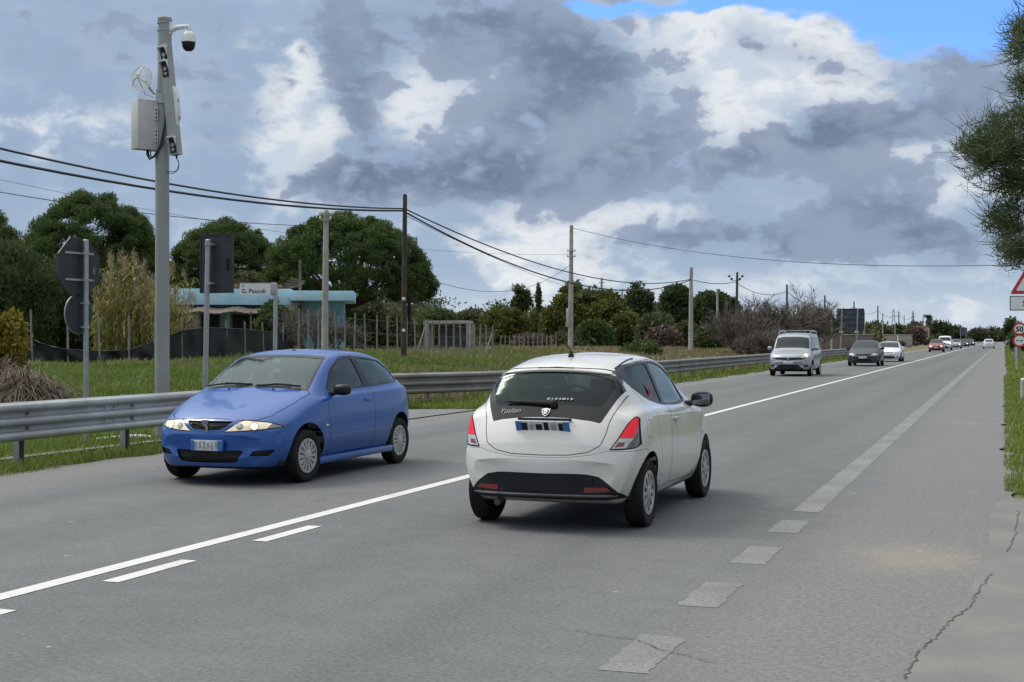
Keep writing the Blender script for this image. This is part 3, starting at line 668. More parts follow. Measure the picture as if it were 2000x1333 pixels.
# ------------------------------------------------------------------ utility poles and overhead cables
def pole(px, ptop, d, r, mat, label, arms=(), extra=None, cat='utility pole', lean=0.):
    m = d / FPX; b = at(px, Y0, d); b.z = gz(b.x, b.y); top = EYE + (Y0 - ptop) * m - b.z
    root = empty('utility_pole', b, 0, label, cat, 'utility poles along the road')
    tp = RV * lean * m
    mb = MB(); mb.tube([Vector((0, 0, -.3)), tp * .5 + Vector((0, 0, top * .5)), tp + Vector((0, 0, top))], [r, r * .85, r * .68], 9); mb.lathe([(r * .68, 0), (r * .5, .05), (0, .06)], 9, tp + Vector((0, 0, top))); mb.build('shaft', mat, root)
    for py, w, th in arms:
        z = EYE + (Y0 - py) * m - b.z; c = tp * (z / top) + Vector((0, 0, z)) - FV * r
        mb = MB(); mb.prism([(-w / 2, -th / 2), (w / 2, -th / 2), (w / 2, th / 2), (-w / 2, th / 2)], c, RV, (0, 0, 1), -FV * .07); a = mb.build('crossarm', mat, root)
        mb = MB()
        for s_ in (-1, 1): mb.lathe([(.03, 0), (.055, .03), (.035, .08), (.05, .11), (0, .16)], 8, c + RV * (s_ * w * .44) + Vector((0, 0, th / 2)) - FV * .035)
        mb.build('insulator', M['white_plastic'], a)
    if extra == 'box':
        mb = MB(); mb.box(-RV * .22 + Vector((0, 0, 3.0)) - FV * .1, (.25, .2, 1.6), bev=.03); mb.build('junction_box', M['cab_grey'], root)
    if extra == 'insul':
        z = EYE + (Y0 - 548) * m - b.z
        for s_ in (-1, 1):
            mb = MB(); mb.tube([Vector((0, 0, z)), RV * (s_ * .35) + Vector((0, 0, z)), RV * (s_ * .5) + Vector((0, 0, z + .15))], .03, 6)
            for k in (0, 1): mb.lathe([(0, 0), (.12, .04), (.12, .14), (.07, .2), (0, .22)], 10, RV * (s_ * (.38 + .22 * k)) + Vector((0, 0, z + .02 + .25 * k)))
            mb.build('insulator', M['black'], root)
    if extra == 'tags':
        for k, z in enumerate((3.2, 4.3)): mb = MB(); mb.lathe([(.075, 0), (.06, .02), (0, .025)], 10, Vector((0, 0, z - 2.0 + k * .2)) - FV * r * .95 + RV * .02, 'y', Matrix.Rotation(TH + math.pi, 3, 'Z')); mb.build('number_tag', M['white_plastic'], root)
    return b
W, C = M['wood_dark'], M['pole_concrete']
pole(788, 382, 57, .13, W, 'dark wooden pole just behind the start of the long guardrail', extra='tags', lean=3)
pole(634, 413, 60, .16, C, 'pale concrete pole with two short crossarms before the blue building', ((420, .55, .06), (430, .5, .06)), lean=3)
pole(1114, 441, 120, .24, C, 'tallest concrete pole with two short crossarms, above the white car roof', ((491, .75, .08), (502, .75, .08)), 'box', lean=2)
pole(1174, 544, 180, .20, C, 'concrete pole with one crossarm in front of the orange green tree', ((553, .8, .1),), lean=1)
pole(1215, 565, 220, .20, C, 'thin concrete pole right of the orange green tree', ((566, .9, .08),))
pole(1349, 523, 109, .20, C, 'concrete pole at the guardrail where the thick cables pass', lean=1)
pole(1401, 565, 160, .17, C, 'slim concrete pole with a small lamp head before dark trees')
pole(1437, 533, 128, .15, W, 'dark wooden pole with black insulators left of the bare trees', extra='insul', lean=3)
pole(1537, 557, 157, .15, W, 'dark wooden pole rising out of the bare trees')
pole(1611, 578, 190, .15, W, 'dark wooden pole behind the silver van, left of the big sign')
pole(1668, 590, 227, .15, W, 'dark wooden pole whose top shows above the big sign')
pole(1714.5, 598, 270, .16, W, 'dark wooden pole just right of the big sign')
pole(1755.5, 609, 324, .17, W, 'dark wooden pole between the two concrete walls')
pole(1783.5, 612, 375, .18, W, 'dark wooden pole right of the second concrete wall')
pole(1803, 620, 430, .18, W, 'dark wooden pole beside the far cream house')
pole(1032, 583, 300, .17, C, 'pale pole far off on the hillside left of the orange green tree')
pole(1624, 621, 150, .12, C, 'thin pale pole between the van and the big sign', ((618, 1.2, .12),))
pole(1688, 608, 205, .14, C, 'thin pale pole touching the right edge of the big sign')
pole(1724, 613, 262, .15, C, 'thin pale pole left of the first concrete wall')
pole(1766, 616, 335, .15, C, 'thin pale pole above the second concrete wall')
pole(1748, 633, 262, .12, C, 'short pale pole between the two concrete walls')
pole(1246, 584, 330, .16, C, 'far pole with a short double crossarm over the tree tops', ((586, 1.4, .25),))
pole(1266, 586, 360, .16, C, 'farther pole of the pair with crossarms over the tree tops', ((588, 1.4, .25),))
pole(586, 510, 79, .10, M['wood'], 'thin wooden pole on the stair beside the blue building')
pole(953, 420, 0, 0, C, '') if False else None
def cable(a, b, sag, r, label, n=28):
    a, b = Vector(a), Vector(b)
    mb = MB(); mb.tube([a.lerp(b, k / n) - Vector((0, 0, sag * 4 * (k / n) * (1 - k / n))) for k in range(n + 1)], r, 5)
    o = mb.build('overhead_cable', M['cable'], None, 60)
    tag(o, label, 'cable', 'overhead cables strung between the poles')
Q = at
off = Vector((-23.4, 5, 8.3))
cable(off, Q(789, 408, 57), 1.35, .032, 'upper thick cable from the left edge to the dark wooden pole')
cable(off + Vector((0, 0, -.7)), Q(787, 412, 57), 1.25, .038, 'lower thick cable from the left edge to the dark wooden pole')
cable(Q(-220, 335, 40), Q(634, 442, 60), .35, .014, 'thin line from the left edge to the pale crossarm pole')
cable(Q(790, 408, 57), Q(1349, 546, 109), 1.35, .032, 'upper thick cable from the dark wooden pole to the guardrail pole')
cable(Q(790, 414, 57), Q(1349, 547, 109), 1.85, .038, 'lower thick cable from the dark wooden pole to the guardrail pole')
cable(Q(636, 442, 60), Q(1114, 517, 120), 2.6, .016, 'thin line from the pale crossarm pole to the tallest pole')
cable(Q(1116, 445, 120), Q(2120, 512, 70), 1.3, .022, 'long thin line from the tallest pole across the road')
cable(Q(1349, 546, 109), Q(1437, 551, 128), .25, .03, 'pair of cables joining the guardrail pole and the insulator pole')
cable(Q(1437, 552, 128), Q(1537, 569, 157), .75, .03, 'cable from the insulator pole to the pole in the bare trees')
prev = (1537, 569, 157)
for px, py, d, lb in ((1611, 585, 190, 'cable sagging to the pole left of the big sign'), (1668, 599, 227, 'cable passing behind the top of the big sign'), (1714.5, 606, 270, 'cable sagging just right of the big sign'),
                      (1755.5, 615, 324, 'cable sagging above the first concrete wall'), (1783.5, 618, 375, 'cable sagging above the second concrete wall')):
    cable(Q(*prev), Q(px, py, d), 1.0, .035, lb); prev = (px, py, d)
cable(Q(-150, 318, 60), Q(1114, 497, 120), 1.2, .010, 'faint thin wire passing behind the umbrella pines to the tallest pole')
cable(Q(790, 420, 57), Q(1216, 575, 220), 1.2, .014, 'faint thin wire dropping from the dark wooden pole to the hillside')

def pylon(px, ptop, d, label):
    b = at(px, Y0, d); b.z = gz(b.x, b.y); h = EYE + (Y0 - ptop) * d / FPX - b.z
    mb = MB(); w = h * .09
    L = [[Vector((sx * w * (1 - f * .85), sy * w * (1 - f * .85), h * f)) for f in np.linspace(0, 1, 8)] for sx, sy in ((-1, -1), (1, -1), (1, 1), (-1, 1))]
    for k in range(4):
        mb.tube([L[k][0], L[k][-1]], .11, 4)
        for i in range(7): mb.tube([L[k][i], L[(k + 1) % 4][i + 1]], .06, 3); mb.tube([L[(k + 1) % 4][i], L[k][i + 1]], .06, 3)
    for f in (.78, .9): mb.tube([(-w * 1.6, 0, h * f), (w * 1.6, 0, h * f)], .1, 4)
    o = mb.build('power_pylon', M['galv'], None, 20, loc=b); tag(o, label, 'pylon', 'lattice pylons on the horizon')
pylon(1745, 604, 800, 'lattice pylon on the skyline above the first concrete wall')
pylon(1783, 607, 950, 'fainter lattice pylon on the skyline above the second concrete wall')
# ------------------------------------------------------------------ foliage
M['pine'] = leafmat('pine_needles', (.056, .096, .022), (.076, .120, .030), (.115, .150, .045), .45, .30)
M['pine_far'] = leafmat('far_conifer_needles', (.042, .068, .024), (.060, .086, .030), (.085, .108, .042), .3, .3)
M['tamarisk'] = leafmat('tamarisk_leaf', (.052, .078, .026), (.074, .102, .038), (.11, .135, .055), .7)
M['carob'] = leafmat('carob_leaf', (.066, .092, .020), (.105, .108, .022), (.17, .145, .032), .2, .3)
M['shrub'] = leafmat('olive_shrub_leaf', (.070, .088, .034), (.105, .105, .044), (.145, .14, .07), .35, .3)
M['shrub_green'] = leafmat('green_shrub_leaf', (.048, .085, .022), (.070, .108, .028), (.11, .14, .045), .5, .3)
M['scrub'] = leafmat('far_scrub_leaf', (.062, .078, .038), (.095, .092, .050), (.125, .115, .072), .05)
M['brown'] = leafmat('dead_twigs', (.115, .088, .062), (.155, .12, .088), (.20, .165, .125), .8, .1)
M['yellow'] = leafmat('yellow_leaf', (.20, .165, .022), (.26, .205, .028), (.085, .10, .022), 2.2)
M['reed'] = leafmat('reed_leaf', (.33, .28, .085), (.23, .235, .065), (.15, .185, .048), 1.3, .3)
M['reed_plume'] = leafmat('reed_plume', (.34, .28, .18), (.28, .22, .14), (.20, .16, .10), 1.5, .3)
M['grass'] = leafmat('grass_blade', (.10, .175, .026), (.145, .205, .040), (.20, .20, .065), .35, .35)
M['grass_dry'] = leafmat('dry_grass_blade', (.24, .20, .115), (.18, .165, .085), (.13, .14, .055), .25, .3)
M['verge'] = leafmat('verge_grass_blade', (.13, .195, .026), (.19, .235, .046), (.28, .25, .10), .8, .35)
M['bark'] = pmat('bark', (.075, .060, .048), (.045, .036, .030), 3., .9, bump=.5, bscale=14)
M['twig'] = pmat('grey_twigs', (.145, .122, .102), (.10, .085, .073), 3., .9)
M['netting'] = pmat('dark_green_netting', (.010, .014, .014), (.016, .021, .020), 2.5, .8)

def leaves(cent, n_per, rc, L, Wd, rng, up=.25, flat=.6):
    """cent (k,3) clump centres -> rhombus leaves scattered round each"""
    k = len(cent); N = k * n_per
    rc = np.repeat(np.broadcast_to(rc, k), n_per)[:, None]
    o = rng.normal(size=(N, 3)); o /= np.linalg.norm(o, axis=1, keepdims=True) + 1e-9
    o *= rng.random((N, 1)) ** .45; o[:, 2] *= flat
    c = np.repeat(cent, n_per, 0) + o * rc
    d = o * .9 + rng.normal(size=(N, 3)) * .6; d[:, 2] += up; d /= np.linalg.norm(d, axis=1, keepdims=True) + 1e-9
    s = np.cross(d, rng.normal(size=(N, 3))); s /= np.linalg.norm(s, axis=1, keepdims=True) + 1e-9
    l = L * (.6 + .8 * rng.random((N, 1))); w = Wd * (.6 + .8 * rng.random((N, 1)))
    V = np.stack([c - d * l * .5, c + s * w * .5, c + d * l * .5, c - s * w * .5], 1).reshape(-1, 3)
    return V, np.arange(4 * N).reshape(-1, 4)
def crown_points(rng, n, r, lobes=7, shell=.62, low=-.5, rag=.22):
    """points through an uneven crown; r = radii; low = how far the underside reaches down"""
    u = rng.normal(size=(n * 3, 3)); u /= np.linalg.norm(u, axis=1, keepdims=True)
    u = u[u[:, 2] > low][:n]
    dirs = rng.normal(size=(lobes, 3)); dirs /= np.linalg.norm(dirs, axis=1, keepdims=True)
    dt = np.clip((u @ dirs.T), -1, 1); bump = (np.exp((dt.max(1) - 1) * 9)) * rag + 1 - rag * .45
    rad = (shell + (1 - shell) * rng.random(len(u)) ** .6) * bump
    return u * rad[:, None] * np.array(r)
def join(parts):
    V, F, n = [], [], 0
    for v, f in parts: V.append(v); F.append(f + n); n += len(v)
    return np.concatenate(V), np.concatenate(F)
def limbs(mb, start, ends, r0, rng, sag=.12, n=6):
    for e in ends:
        a, b = Vector(start), Vector(e); L = (b - a).length
        mid = a.lerp(b, .5) + Vector((rng.normal() * .06 * L, rng.normal() * .06 * L, -sag * L))
        pts = [a.lerp(mid, f).lerp(mid.lerp(b, f), f) for f in np.linspace(0, 1, n)]
        mb.tube(pts, [r0 * (1 - .75 * f) for f in np.linspace(0, 1, n)], 5, False)
def px_tree(name, px0, px1, py0, py1, d, m, label, cat, group, clumps=90, per=60, leaf=(.3, .12), rc=None, low=-.45, trunk=.0, bark='bark', shell=.6, rag=.25, seed=0, depth=1., flat=.7, up=.2, limb_n=9):
    """a tree or bush that stands at depth d and reaches over the given part of the photo"""
    rng = np.random.default_rng(abs(seed + int(px0 * 7 + py0)))
    s = d / FPX; g = at((px0 + px1) / 2, Y0, d); g.z = gz(g.x, g.y)
    rx = (px1 - px0) / 2 * s; top = EYE + (Y0 - py0) * s - g.z; bot = EYE + (Y0 - py1) * s - g.z
    hgtc = top - bot; cz = bot + hgtc * (-low) / (1 - low); rz = top - cz
    rc = rc or .26 * min(rx, rz * 1.4)
    rx = max(rx - rc * .45, .3 * rx); rz = max(rz - rc * .4, .3 * rz)
    pts = crown_points(rng, clumps, (rx, rx * depth, rz), 9, shell, low, rag)
    pts[:, 2] += cz
    # clump centres turn with the viewing bearing so that the crown spans the surveyed width
    pts[:, :2] = pts[:, :2] @ np.array([[CT, ST], [-ST, CT]])
    root = empty(name, g, 0, label, cat, group)
    V, F = leaves(pts, per, rc * (.7 + .6 * rng.random(len(pts))), leaf[0], leaf[1], rng, up, flat)
    np_mesh('crown', V, F, M[m], root)
    if trunk:
        mb = MB(); fork = Vector((0, 0, max(.25, min(bot + .1 * hgtc, cz - rz * .35))))
        mb.tube([(0, 0, -.2), (trunk * .3, 0, fork.z * .5), fork], [trunk * 1.25, trunk, trunk * .85], 9, False)
        sel = pts[rng.choice(len(pts), min(limb_n, len(pts)), replace=False)]
        limbs(mb, fork - Vector((0, 0, .05)), [tuple(p * np.array([.85, .85, 1.]) - np.array([0, 0, .1])) for p in sel], trunk * .55, rng)
        mb.build('trunk', M[bark], root, 60)
    return root
# umbrella pines behind the blue building
G = 'umbrella pines on the left'
px_tree('pine_tree', 510, 846, 414, 585, 100, 'pine', 'biggest umbrella pine, right behind the blue building', 'pine tree', G, 560, 270, (.26, .06), .58, -.22, .34, shell=.80, rag=.06, flat=.75, up=.5, limb_n=34)
px_tree('pine_tree', 318, 566, 428, 600, 108, 'pine', 'umbrella pine between the camera pole and the biggest pine', 'pine tree', G, 420, 270, (.26, .06), .56, -.3, .30, shell=.80, rag=.06, flat=.75, up=.5, limb_n=26)
px_tree('pine_tree', 40, 318, 378, 590, 96, 'pine', 'umbrella pine left of the camera pole, behind the octagonal sign', 'pine tree', G, 520, 270, (.26, .06), .58, -.5, .34, shell=.80, rag=.06, flat=.75, up=.5, limb_n=20)
px_tree('pine_tree', -150, 52, 400, 600, 104, 'pine', 'umbrella pine cut off by the left edge', 'pine tree', G, 320, 260, (.26, .06), .58, -.5, .32, shell=.80, rag=.06, flat=.75, up=.5)
px_tree('pine_tree', 745, 852, 500, 588, 101, 'pine', 'low outlying pine crown at the right foot of the biggest pine', 'pine tree', G, 95, 230, (.25, .06), .48, -.5, .16, shell=.6, rag=.1, flat=.6, up=.4)
# left thicket
G = 'bushes behind the netting on the left'
px_tree('tamarisk_bush', -60, 118, 462, 720, 60, 'tamarisk', 'feathery green tamarisk at the left edge', 'bush', G, 200, 190, (.26, .05), .55, -.8, .14, shell=.45, rag=.25, flat=1., up=.8)
px_tree('tamarisk_bush', 62, 232, 490, 725, 63, 'tamarisk', 'darker tamarisk behind the octagonal sign', 'bush', G, 190, 190, (.26, .05), .55, -.8, .14, shell=.45, rag=.25, flat=1., up=.8)
px_tree('leafy_bush', 498, 575, 588, 668, 73, 'shrub_green', 'small bush in front of the pale blue wall under the street name plate', 'bush', G, 60, 110, (.20, .11), .34, -.7, .07, flat=.9)
px_tree('leafy_bush', 440, 520, 520, 600, 92, 'shrub', 'grey green olive crown above the roof behind the rectangular panel', 'bush', G, 45, 90, (.22, .08), .45, -.5, .1)
px_tree('yellow_shrub', -45, 62, 610, 735, 27, 'yellow', 'yellow leaved shrub at the left edge', 'shrub', None, 90, 60, (.11, .075), .20, -.8, .05, flat=.9, rag=.45, shell=.45)
# dry heap at the left edge
def spray(n, base_c, spread, length, w, lean, rng, seg=3, droop=.35):
    """arching blades: narrow strips of seg pieces"""
    b = np.array(base_c) + rng.normal(size=(n, 3)) * np.array([spread[0], spread[1], 0]); b[:, 2] = hgt(b[:, 0], b[:, 1]) + rng.random(n) * spread[2]
    a = rng.random(n) * 2 * np.pi; h = np.stack([np.cos(a), np.sin(a), np.zeros(n)], 1)
    L = length * (.5 + .7 * rng.random((n, 1))); ln = lean * (.3 + 1.1 * rng.random((n, 1)))
    s = np.stack([-np.sin(a), np.cos(a), np.zeros(n)], 1)
    rows = []
    for k in range(seg + 1):
        f = k / seg
        p = b + h * (L * ln * f ** 1.5) + np.array([0, 0, 1]) * (L * (f - droop * ln * f * f * 1.4))
        ww = w * (1 - .85 * f) * .5
        rows.append(np.stack([p - s * ww, p + s * ww], 1))
    V = np.concatenate([r_[:, None] for r_ in rows], 1).reshape(-1, 3); st = 2 * (seg + 1)
    base = (np.arange(n) * st)[:, None]
    F = np.concatenate([base + np.array([[2 * k, 2 * k + 1, 2 * k + 3, 2 * k + 2]]) for k in range(seg)], 0)
    return V, F
rng = np.random.default_rng(5)
def dry_heap(px, d, label, r, h, n):
    g = at(px, Y0, d); g.z = gz(g.x, g.y)
    root = empty('dry_bush', g, 0, label, 'dry bush', 'withered clumps behind the guardrails')
    P = []
    for k in range(n // 60):
        c = rng.normal(size=2) * r * .5; hh = h * math.exp(-(c @ c) / (r * r) * 1.2)
        v, f = spray(60, (g.x + c[0], g.y + c[1], 0), (.16, .16, hh * .7), .30 + hh * .35, .018, 1.6, rng, 3, .7); P.append((v, f))
    V, F = join(P); V = V - np.array(g); np_mesh('dry_stems', V, F, M['brown'], root)
    V, F = leaves(np.stack([rng.normal(size=60) * r * .45, rng.normal(size=60) * r * .45, rng.random(60) * h * .5], 1), 40, .3, .14, .03, rng, .2, .8); np_mesh('withered_leaves', V, F, M['brown'], root)
dry_heap(45, 24.2, 'brown withered bush heap behind the near guardrail at the left edge', .75, 1.5, 9000)
dry_heap(-20, 25.5, 'second brown withered heap under the yellow shrub', .8, 1.6, 7000)

dry_heap(832, 41, 'pale withered stalks at the foot of the dark wooden pole', 1.0, .55, 3600)
dry_heap(905, 44, 'low withered weeds behind the flared rail end', 1.2, .4, 2400)
# giant reeds beside the camera pole
def reed_clump(px0, px1, py0, d, label, n):
    s = d / FPX; g = at((px0 + px1) / 2, Y0, d); g.z = gz(g.x, g.y); w = (px1 - px0) * s / 2; H = EYE + (Y0 - py0) * s - g.z
    root = empty('giant_reed', g, 0, label, 'reeds', 'giant reeds by the camera pole')
    mb = MB(); LV, PV = [], []
    for k in range(n):
        x = (rng.random() * 2 - 1) * w; y = rng.normal() * .55
        hh = H * (.45 + .58 * rng.random()) * (1 - .35 * abs(x / w) ** 2)
        b = RV * x + FV * y; lean = RV * (rng.normal() * .10 * hh) + FV * (rng.normal() * .06 * hh)
        tip = b + lean + Vector((0, 0, hh)); mid = b + lean * .3 + Vector((0, 0, hh * .55))
        mb.tube([b, mid, tip], [.017, .013, .006], 4, False)
        m = 13; f = .10 + .88 * rng.random(m); f = np.sort(f)
        base = np.array([b.lerp(mid, q_ * 2) if q_ < .5 else mid.lerp(tip, q_ * 2 - 1) for q_ in f])
        a = rng.random(m) * 2 * np.pi; h_ = np.stack([np.cos(a), np.sin(a), np.zeros(m)], 1); sd_ = np.stack([-np.sin(a), np.cos(a), np.zeros(m)], 1)
        L = (.42 + .38 * rng.random((m, 1))); rows = []
        for j in range(4):
            q_ = j / 3; p = base + h_ * L * q_ * .8 + np.array([0, 0, 1]) * L * (1.05 * q_ - 1.15 * q_ * q_); ww = .022 * (1 - .9 * q_)
            rows.append(np.stack([p - sd_ * ww, p + sd_ * ww], 1))
        Vv = np.concatenate([r_[:, None] for r_ in rows], 1).reshape(-1, 3); bb = (np.arange(m) * 8)[:, None]
        LV.append((Vv, np.concatenate([bb + np.array([[2 * j, 2 * j + 1, 2 * j + 3, 2 * j + 2]]) for j in range(3)], 0)))
        if rng.random() < .45: PV.append(leaves(np.array([tip + Vector((0, 0, .12)), tip + Vector((0, 0, .28))]), 26, .13, .16, .025, rng, 1.2, 1.7))
    mb.build('reed_stalks', M['reed'], root, 60)
    V, F = join(LV); np_mesh('reed_leaves', V, F, M['reed'], root)
    if PV: V, F = join(PV); np_mesh('reed_plumes', V, F, M['reed_plume'], root)
reed_clump(192, 300, 500, 50, 'tall tan reed clump just left of the camera pole', 130)
reed_clump(275, 345, 525, 53, 'yellowing reed clump directly behind the camera pole', 80)
reed_clump(335, 372, 545, 52, 'thin reeds right of the camera pole', 26)

# bare deciduous trees
def bare_tree(px, py_top, d, label, spread, seed, r0=.11, stems=4, levels=4, m='twig', name='bare_tree', group='leafless trees and shrubs'):
    rnd = random.Random(seed); s = d / FPX; g = at(px, Y0, d); g.z = gz(g.x, g.y); H = EYE + (Y0 - py_top) * s - g.z
    root = empty(name, g, 0, label, 'bare tree', group); mb = MB(); tb = MB(); rmin = d * .00017
    def grow(p, dr, L, r, lv, out):
        pts = [p]; q_ = p; dd = dr
        for k in range(3):
            dd = (dd + Vector((rnd.gauss(0, .16), rnd.gauss(0, .16), rnd.gauss(.05, .10)))).normalized(); q_ = q_ + dd * L / 3; pts.append(q_)
        out.tube(pts, [r, r * .88, r * .76, r * .6], 5 if lv > 2 else 3, False)
        if lv == 0: return
        for k in range(rnd.choice((3, 3, 4, 4)) if lv > 1 else 4):
            t = rnd.uniform(.3, 1.0); a = pts[min(3, int(t * 3))].lerp(pts[min(3, int(t * 3) + 1)], (t * 3) % 1)
            nd = (dd + Vector((rnd.gauss(0, .62), rnd.gauss(0, .62), rnd.gauss(.10, .38)))).normalized()
            grow(a, nd, L * rnd.uniform(.55, .82), max(r * .58, rmin), lv - 1, mb)
    for k in range(stems):
        a = rnd.uniform(0, 6.28); dr = Vector((math.cos(a) * spread, math.sin(a) * spread, 1)).normalized()
        grow(Vector((math.cos(a) * .25, math.sin(a) * .25, -.1)), dr, H * .47 * rnd.uniform(.8, 1.1), r0, levels, tb)
    tb.build('stems', M['bark'], root, 60); mb.build('branches', M[m], root, 60)
bare_tree(1512, 552, 118, 'tallest bare grey tree behind the guardrail left of the silver van', .6, 3, .11, 14, 4)
bare_tree(1455, 578, 112, 'spreading bare shrub nearest the insulator pole', .9, 5, .08, 13, 4)
bare_tree(1572, 580, 122, 'bare shrub directly behind the silver van', .8, 8, .08, 12, 4)
bare_tree(1490, 625, 105, 'low tangled bare shrub in front of the tallest bare tree', 1.3, 13, .06, 16, 4)
bare_tree(1540, 625, 110, 'low tangled bare shrub just left of the silver van', 1.3, 14, .06, 16, 4)
bare_tree(610, 590, 69, 'bare thin tree before the blue wall, left one of two', .6, 21, .045, 7, 4, group='thin bare trees by the blue wall')
bare_tree(668, 605, 68, 'bare thin tree at the right end of the blue wall', .55, 22, .045, 7, 4, group='thin bare trees by the blue wall')
px_tree('dry_creeper', 545, 590, 600, 700, 74, 'brown', 'brown dead creeper hanging over the stair of the blue building', 'creeper', None, 60, 90, (.16, .03), .32, -.8, 0, flat=1.)

# middle distance trees and bushes
G = 'trees beyond the field'
px_tree('carob_tree', 1058, 1240, 562, 695, 172, 'carob', 'broad orange tinged green tree behind the tallest pole', 'tree', G, 300, 130, (.62, .32), 1.25, -.75, .3)
px_tree('broadleaf_tree', 1085, 1150, 543, 640, 182, 'carob', 'pointed taller crown rising out of the orange tinged tree', 'tree', G, 90, 110, (.6, .3), 1.0, -.6, .25)
px_tree('cypress_tree', 1177, 1190, 569, 650, 250, 'pine_far', 'narrow dark cypress right of the crossarm pole', 'cypress', G, 40, 50, (.6, .2), .55, -1, .15, depth=1, flat=1.6, up=1.)
px_tree('cypress_tree', 1046, 1058, 552, 620, 230, 'pine_far', 'small dark conifer tip left of the tallest pole', 'cypress', G, 24, 40, (.6, .2), .5, -1, .15, flat=1.6, up=1.)
px_tree('pine_tree', 1000, 1037, 555, 612, 285, 'pine_far', 'lone dark pine on the hill crest', 'pine tree', G, 60, 60, (.8, .3), 1.2, -.6, .3)
px_tree('pine_tree', 1212, 1278, 556, 660, 235, 'pine_far', 'round dark pine between two far poles', 'pine tree', G, 140, 110, (.7, .28), 1.15, -.7, .3)
px_tree('pine_tree', 1283, 1362, 546, 690, 195, 'pine_far', 'dark pine left of the guardrail pole', 'pine tree', G, 210, 120, (.65, .26), 1.1, -.8, .3)
px_tree('pine_tree', 1352, 1446, 562, 692, 170, 'pine_far', 'dark green pine right of the guardrail pole', 'pine tree', G, 240, 120, (.62, .25), 1.0, -.85, .3)
px_tree('pine_tree', 1590, 1628, 598, 676, 210, 'pine_far', 'dark conifer behind the silver van, left of the big sign', 'pine tree', G, 90, 100, (.65, .26), .9, -.8, .25)
px_tree('pine_tree', 1560, 1596, 620, 676, 215, 'pine_far', 'low dark conifer showing through the bare shrubs', 'pine tree', G, 40, 60, (.6, .22), .9, -.8, .25)
px_tree('pine_tree', 1624, 1640, 622, 676, 218, 'pine_far', 'slim dark conifer touching the left side of the big sign', 'pine tree', G, 30, 60, (.6, .22), .8, -.8, .25)
for k, (a, b, c, e, d, lb) in enumerate(((1150, 1265, 588, 682, 255, 'broad green tree behind the crossarm pole'), (1225, 1335, 594, 682, 262, 'broad green tree behind the round dark pine'), (1318, 1402, 598, 682, 258, 'broad green tree between the two dark pines'),
        (1390, 1470, 606, 682, 250, 'broad green tree behind the insulator pole'), (1448, 1540, 616, 682, 245, 'low green tree behind the bare trees'), (1612, 1710, 630, 680, 280, 'low green tree behind the big sign'), (1030, 1090, 606, 676, 262, 'low green tree left of the tallest pole'))):
    px_tree('broadleaf_tree', a, b, c, e, d, 'shrub' if k % 2 else 'carob', lb, 'tree', G, 170, 110, (.85, .38), 1.35, -.8, .25, flat=.9, seed=40 + k)
G = 'bushes along the field edge'
for k, (a, b, c, e, d, m, lb) in enumerate((
        (930, 1032, 598, 690, 185, 'carob', 'rusty green bush left of the orange tinged tree'),
        (880, 950, 606, 685, 200, 'shrub', 'olive bush behind the stake fence, right end'),
        (812, 890, 606, 680, 190, 'shrub_green', 'dark green bush above the ruined shed'),
        (745, 815, 604, 690, 120, 'shrub', 'olive bush right behind the dark wooden pole'),
        (685, 760, 585, 695, 112, 'shrub', 'tall olive bush between the blue wall and the dark wooden pole'),
        (668, 712, 610, 700, 96, 'shrub_green', 'green bush against the right end of the blue wall'),
        (1120, 1200, 625, 690, 160, 'shrub_green', 'dark green bush at the foot of the orange tinged tree'),
        (1185, 1262, 610, 690, 165, 'carob', 'rusty bush right of the crossarm pole'),
        (1240, 1320, 612, 690, 158, 'shrub', 'olive bush below the round dark pine'),
        (1265, 1330, 640, 690, 140, 'brown', 'grey brown leafless bush in front of the dark pine'),
        (1318, 1360, 628, 692, 145, 'shrub', 'dull bush left of the guardrail pole foot'),
        (1360, 1412, 640, 694, 138, 'shrub_green', 'bright green bush right of the guardrail pole foot'),
        (1212, 1292, 671, 712, 92, 'shrub_green', 'low dark green bush behind the white car roof'),
        (1075, 1125, 655, 690, 150, 'shrub', 'low bush before the pale board fence'),
        (1000, 1072, 655, 690, 140, 'brown', 'low dry bush left of the tallest pole'))):
    px_tree('bush', a, b, c, e, d, m, lb, 'bush', G, 110, 100, (.0031 * d, .0014 * d), .0058 * d, -.85, .0, flat=.9, seed=k)
G = 'trees along the road in the distance'
for k, (a, b, c, e, d, m, lb) in enumerate((
        (1690, 1745, 632, 672, 300, 'shrub', 'olive bush mass right of the big sign'),
        (1735, 1775, 634, 670, 310, 'pine_far', 'dark tree behind the first concrete wall'),
        (1768, 1806, 640, 672, 300, 'brown', 'reddish bare shrub beside the cream house'),
        (1782, 1796, 632, 665, 420, 'pine_far', 'dark tree just left of the cream house'),
        (1814, 1856, 628, 672, 380, 'pine_far', 'round dark green tree right of the palm'),
        (1845, 1882, 638, 672, 400, 'pine_far', 'lower dark tree above the white van'),
        (1966, 1986, 624, 668, 420, 'pine_far', 'lone dark tree right of the road end'),
        (1972, 2010, 640, 690, 150, 'shrub_green', 'green bush behind the round limit signs'),
        (1895, 1925, 646, 668, 620, 'scrub', 'far scrub left of the road end'),
        (1918, 1962, 645, 667, 640, 'scrub', 'far olive scrub at the road end'))):
    px_tree('tree', a, b, c, e, d, m, lb, 'tree', G, 60, 60, (.0027 * d, .0011 * d), .0052 * d, -.85, .002 * d * .3, flat=.9, seed=k)
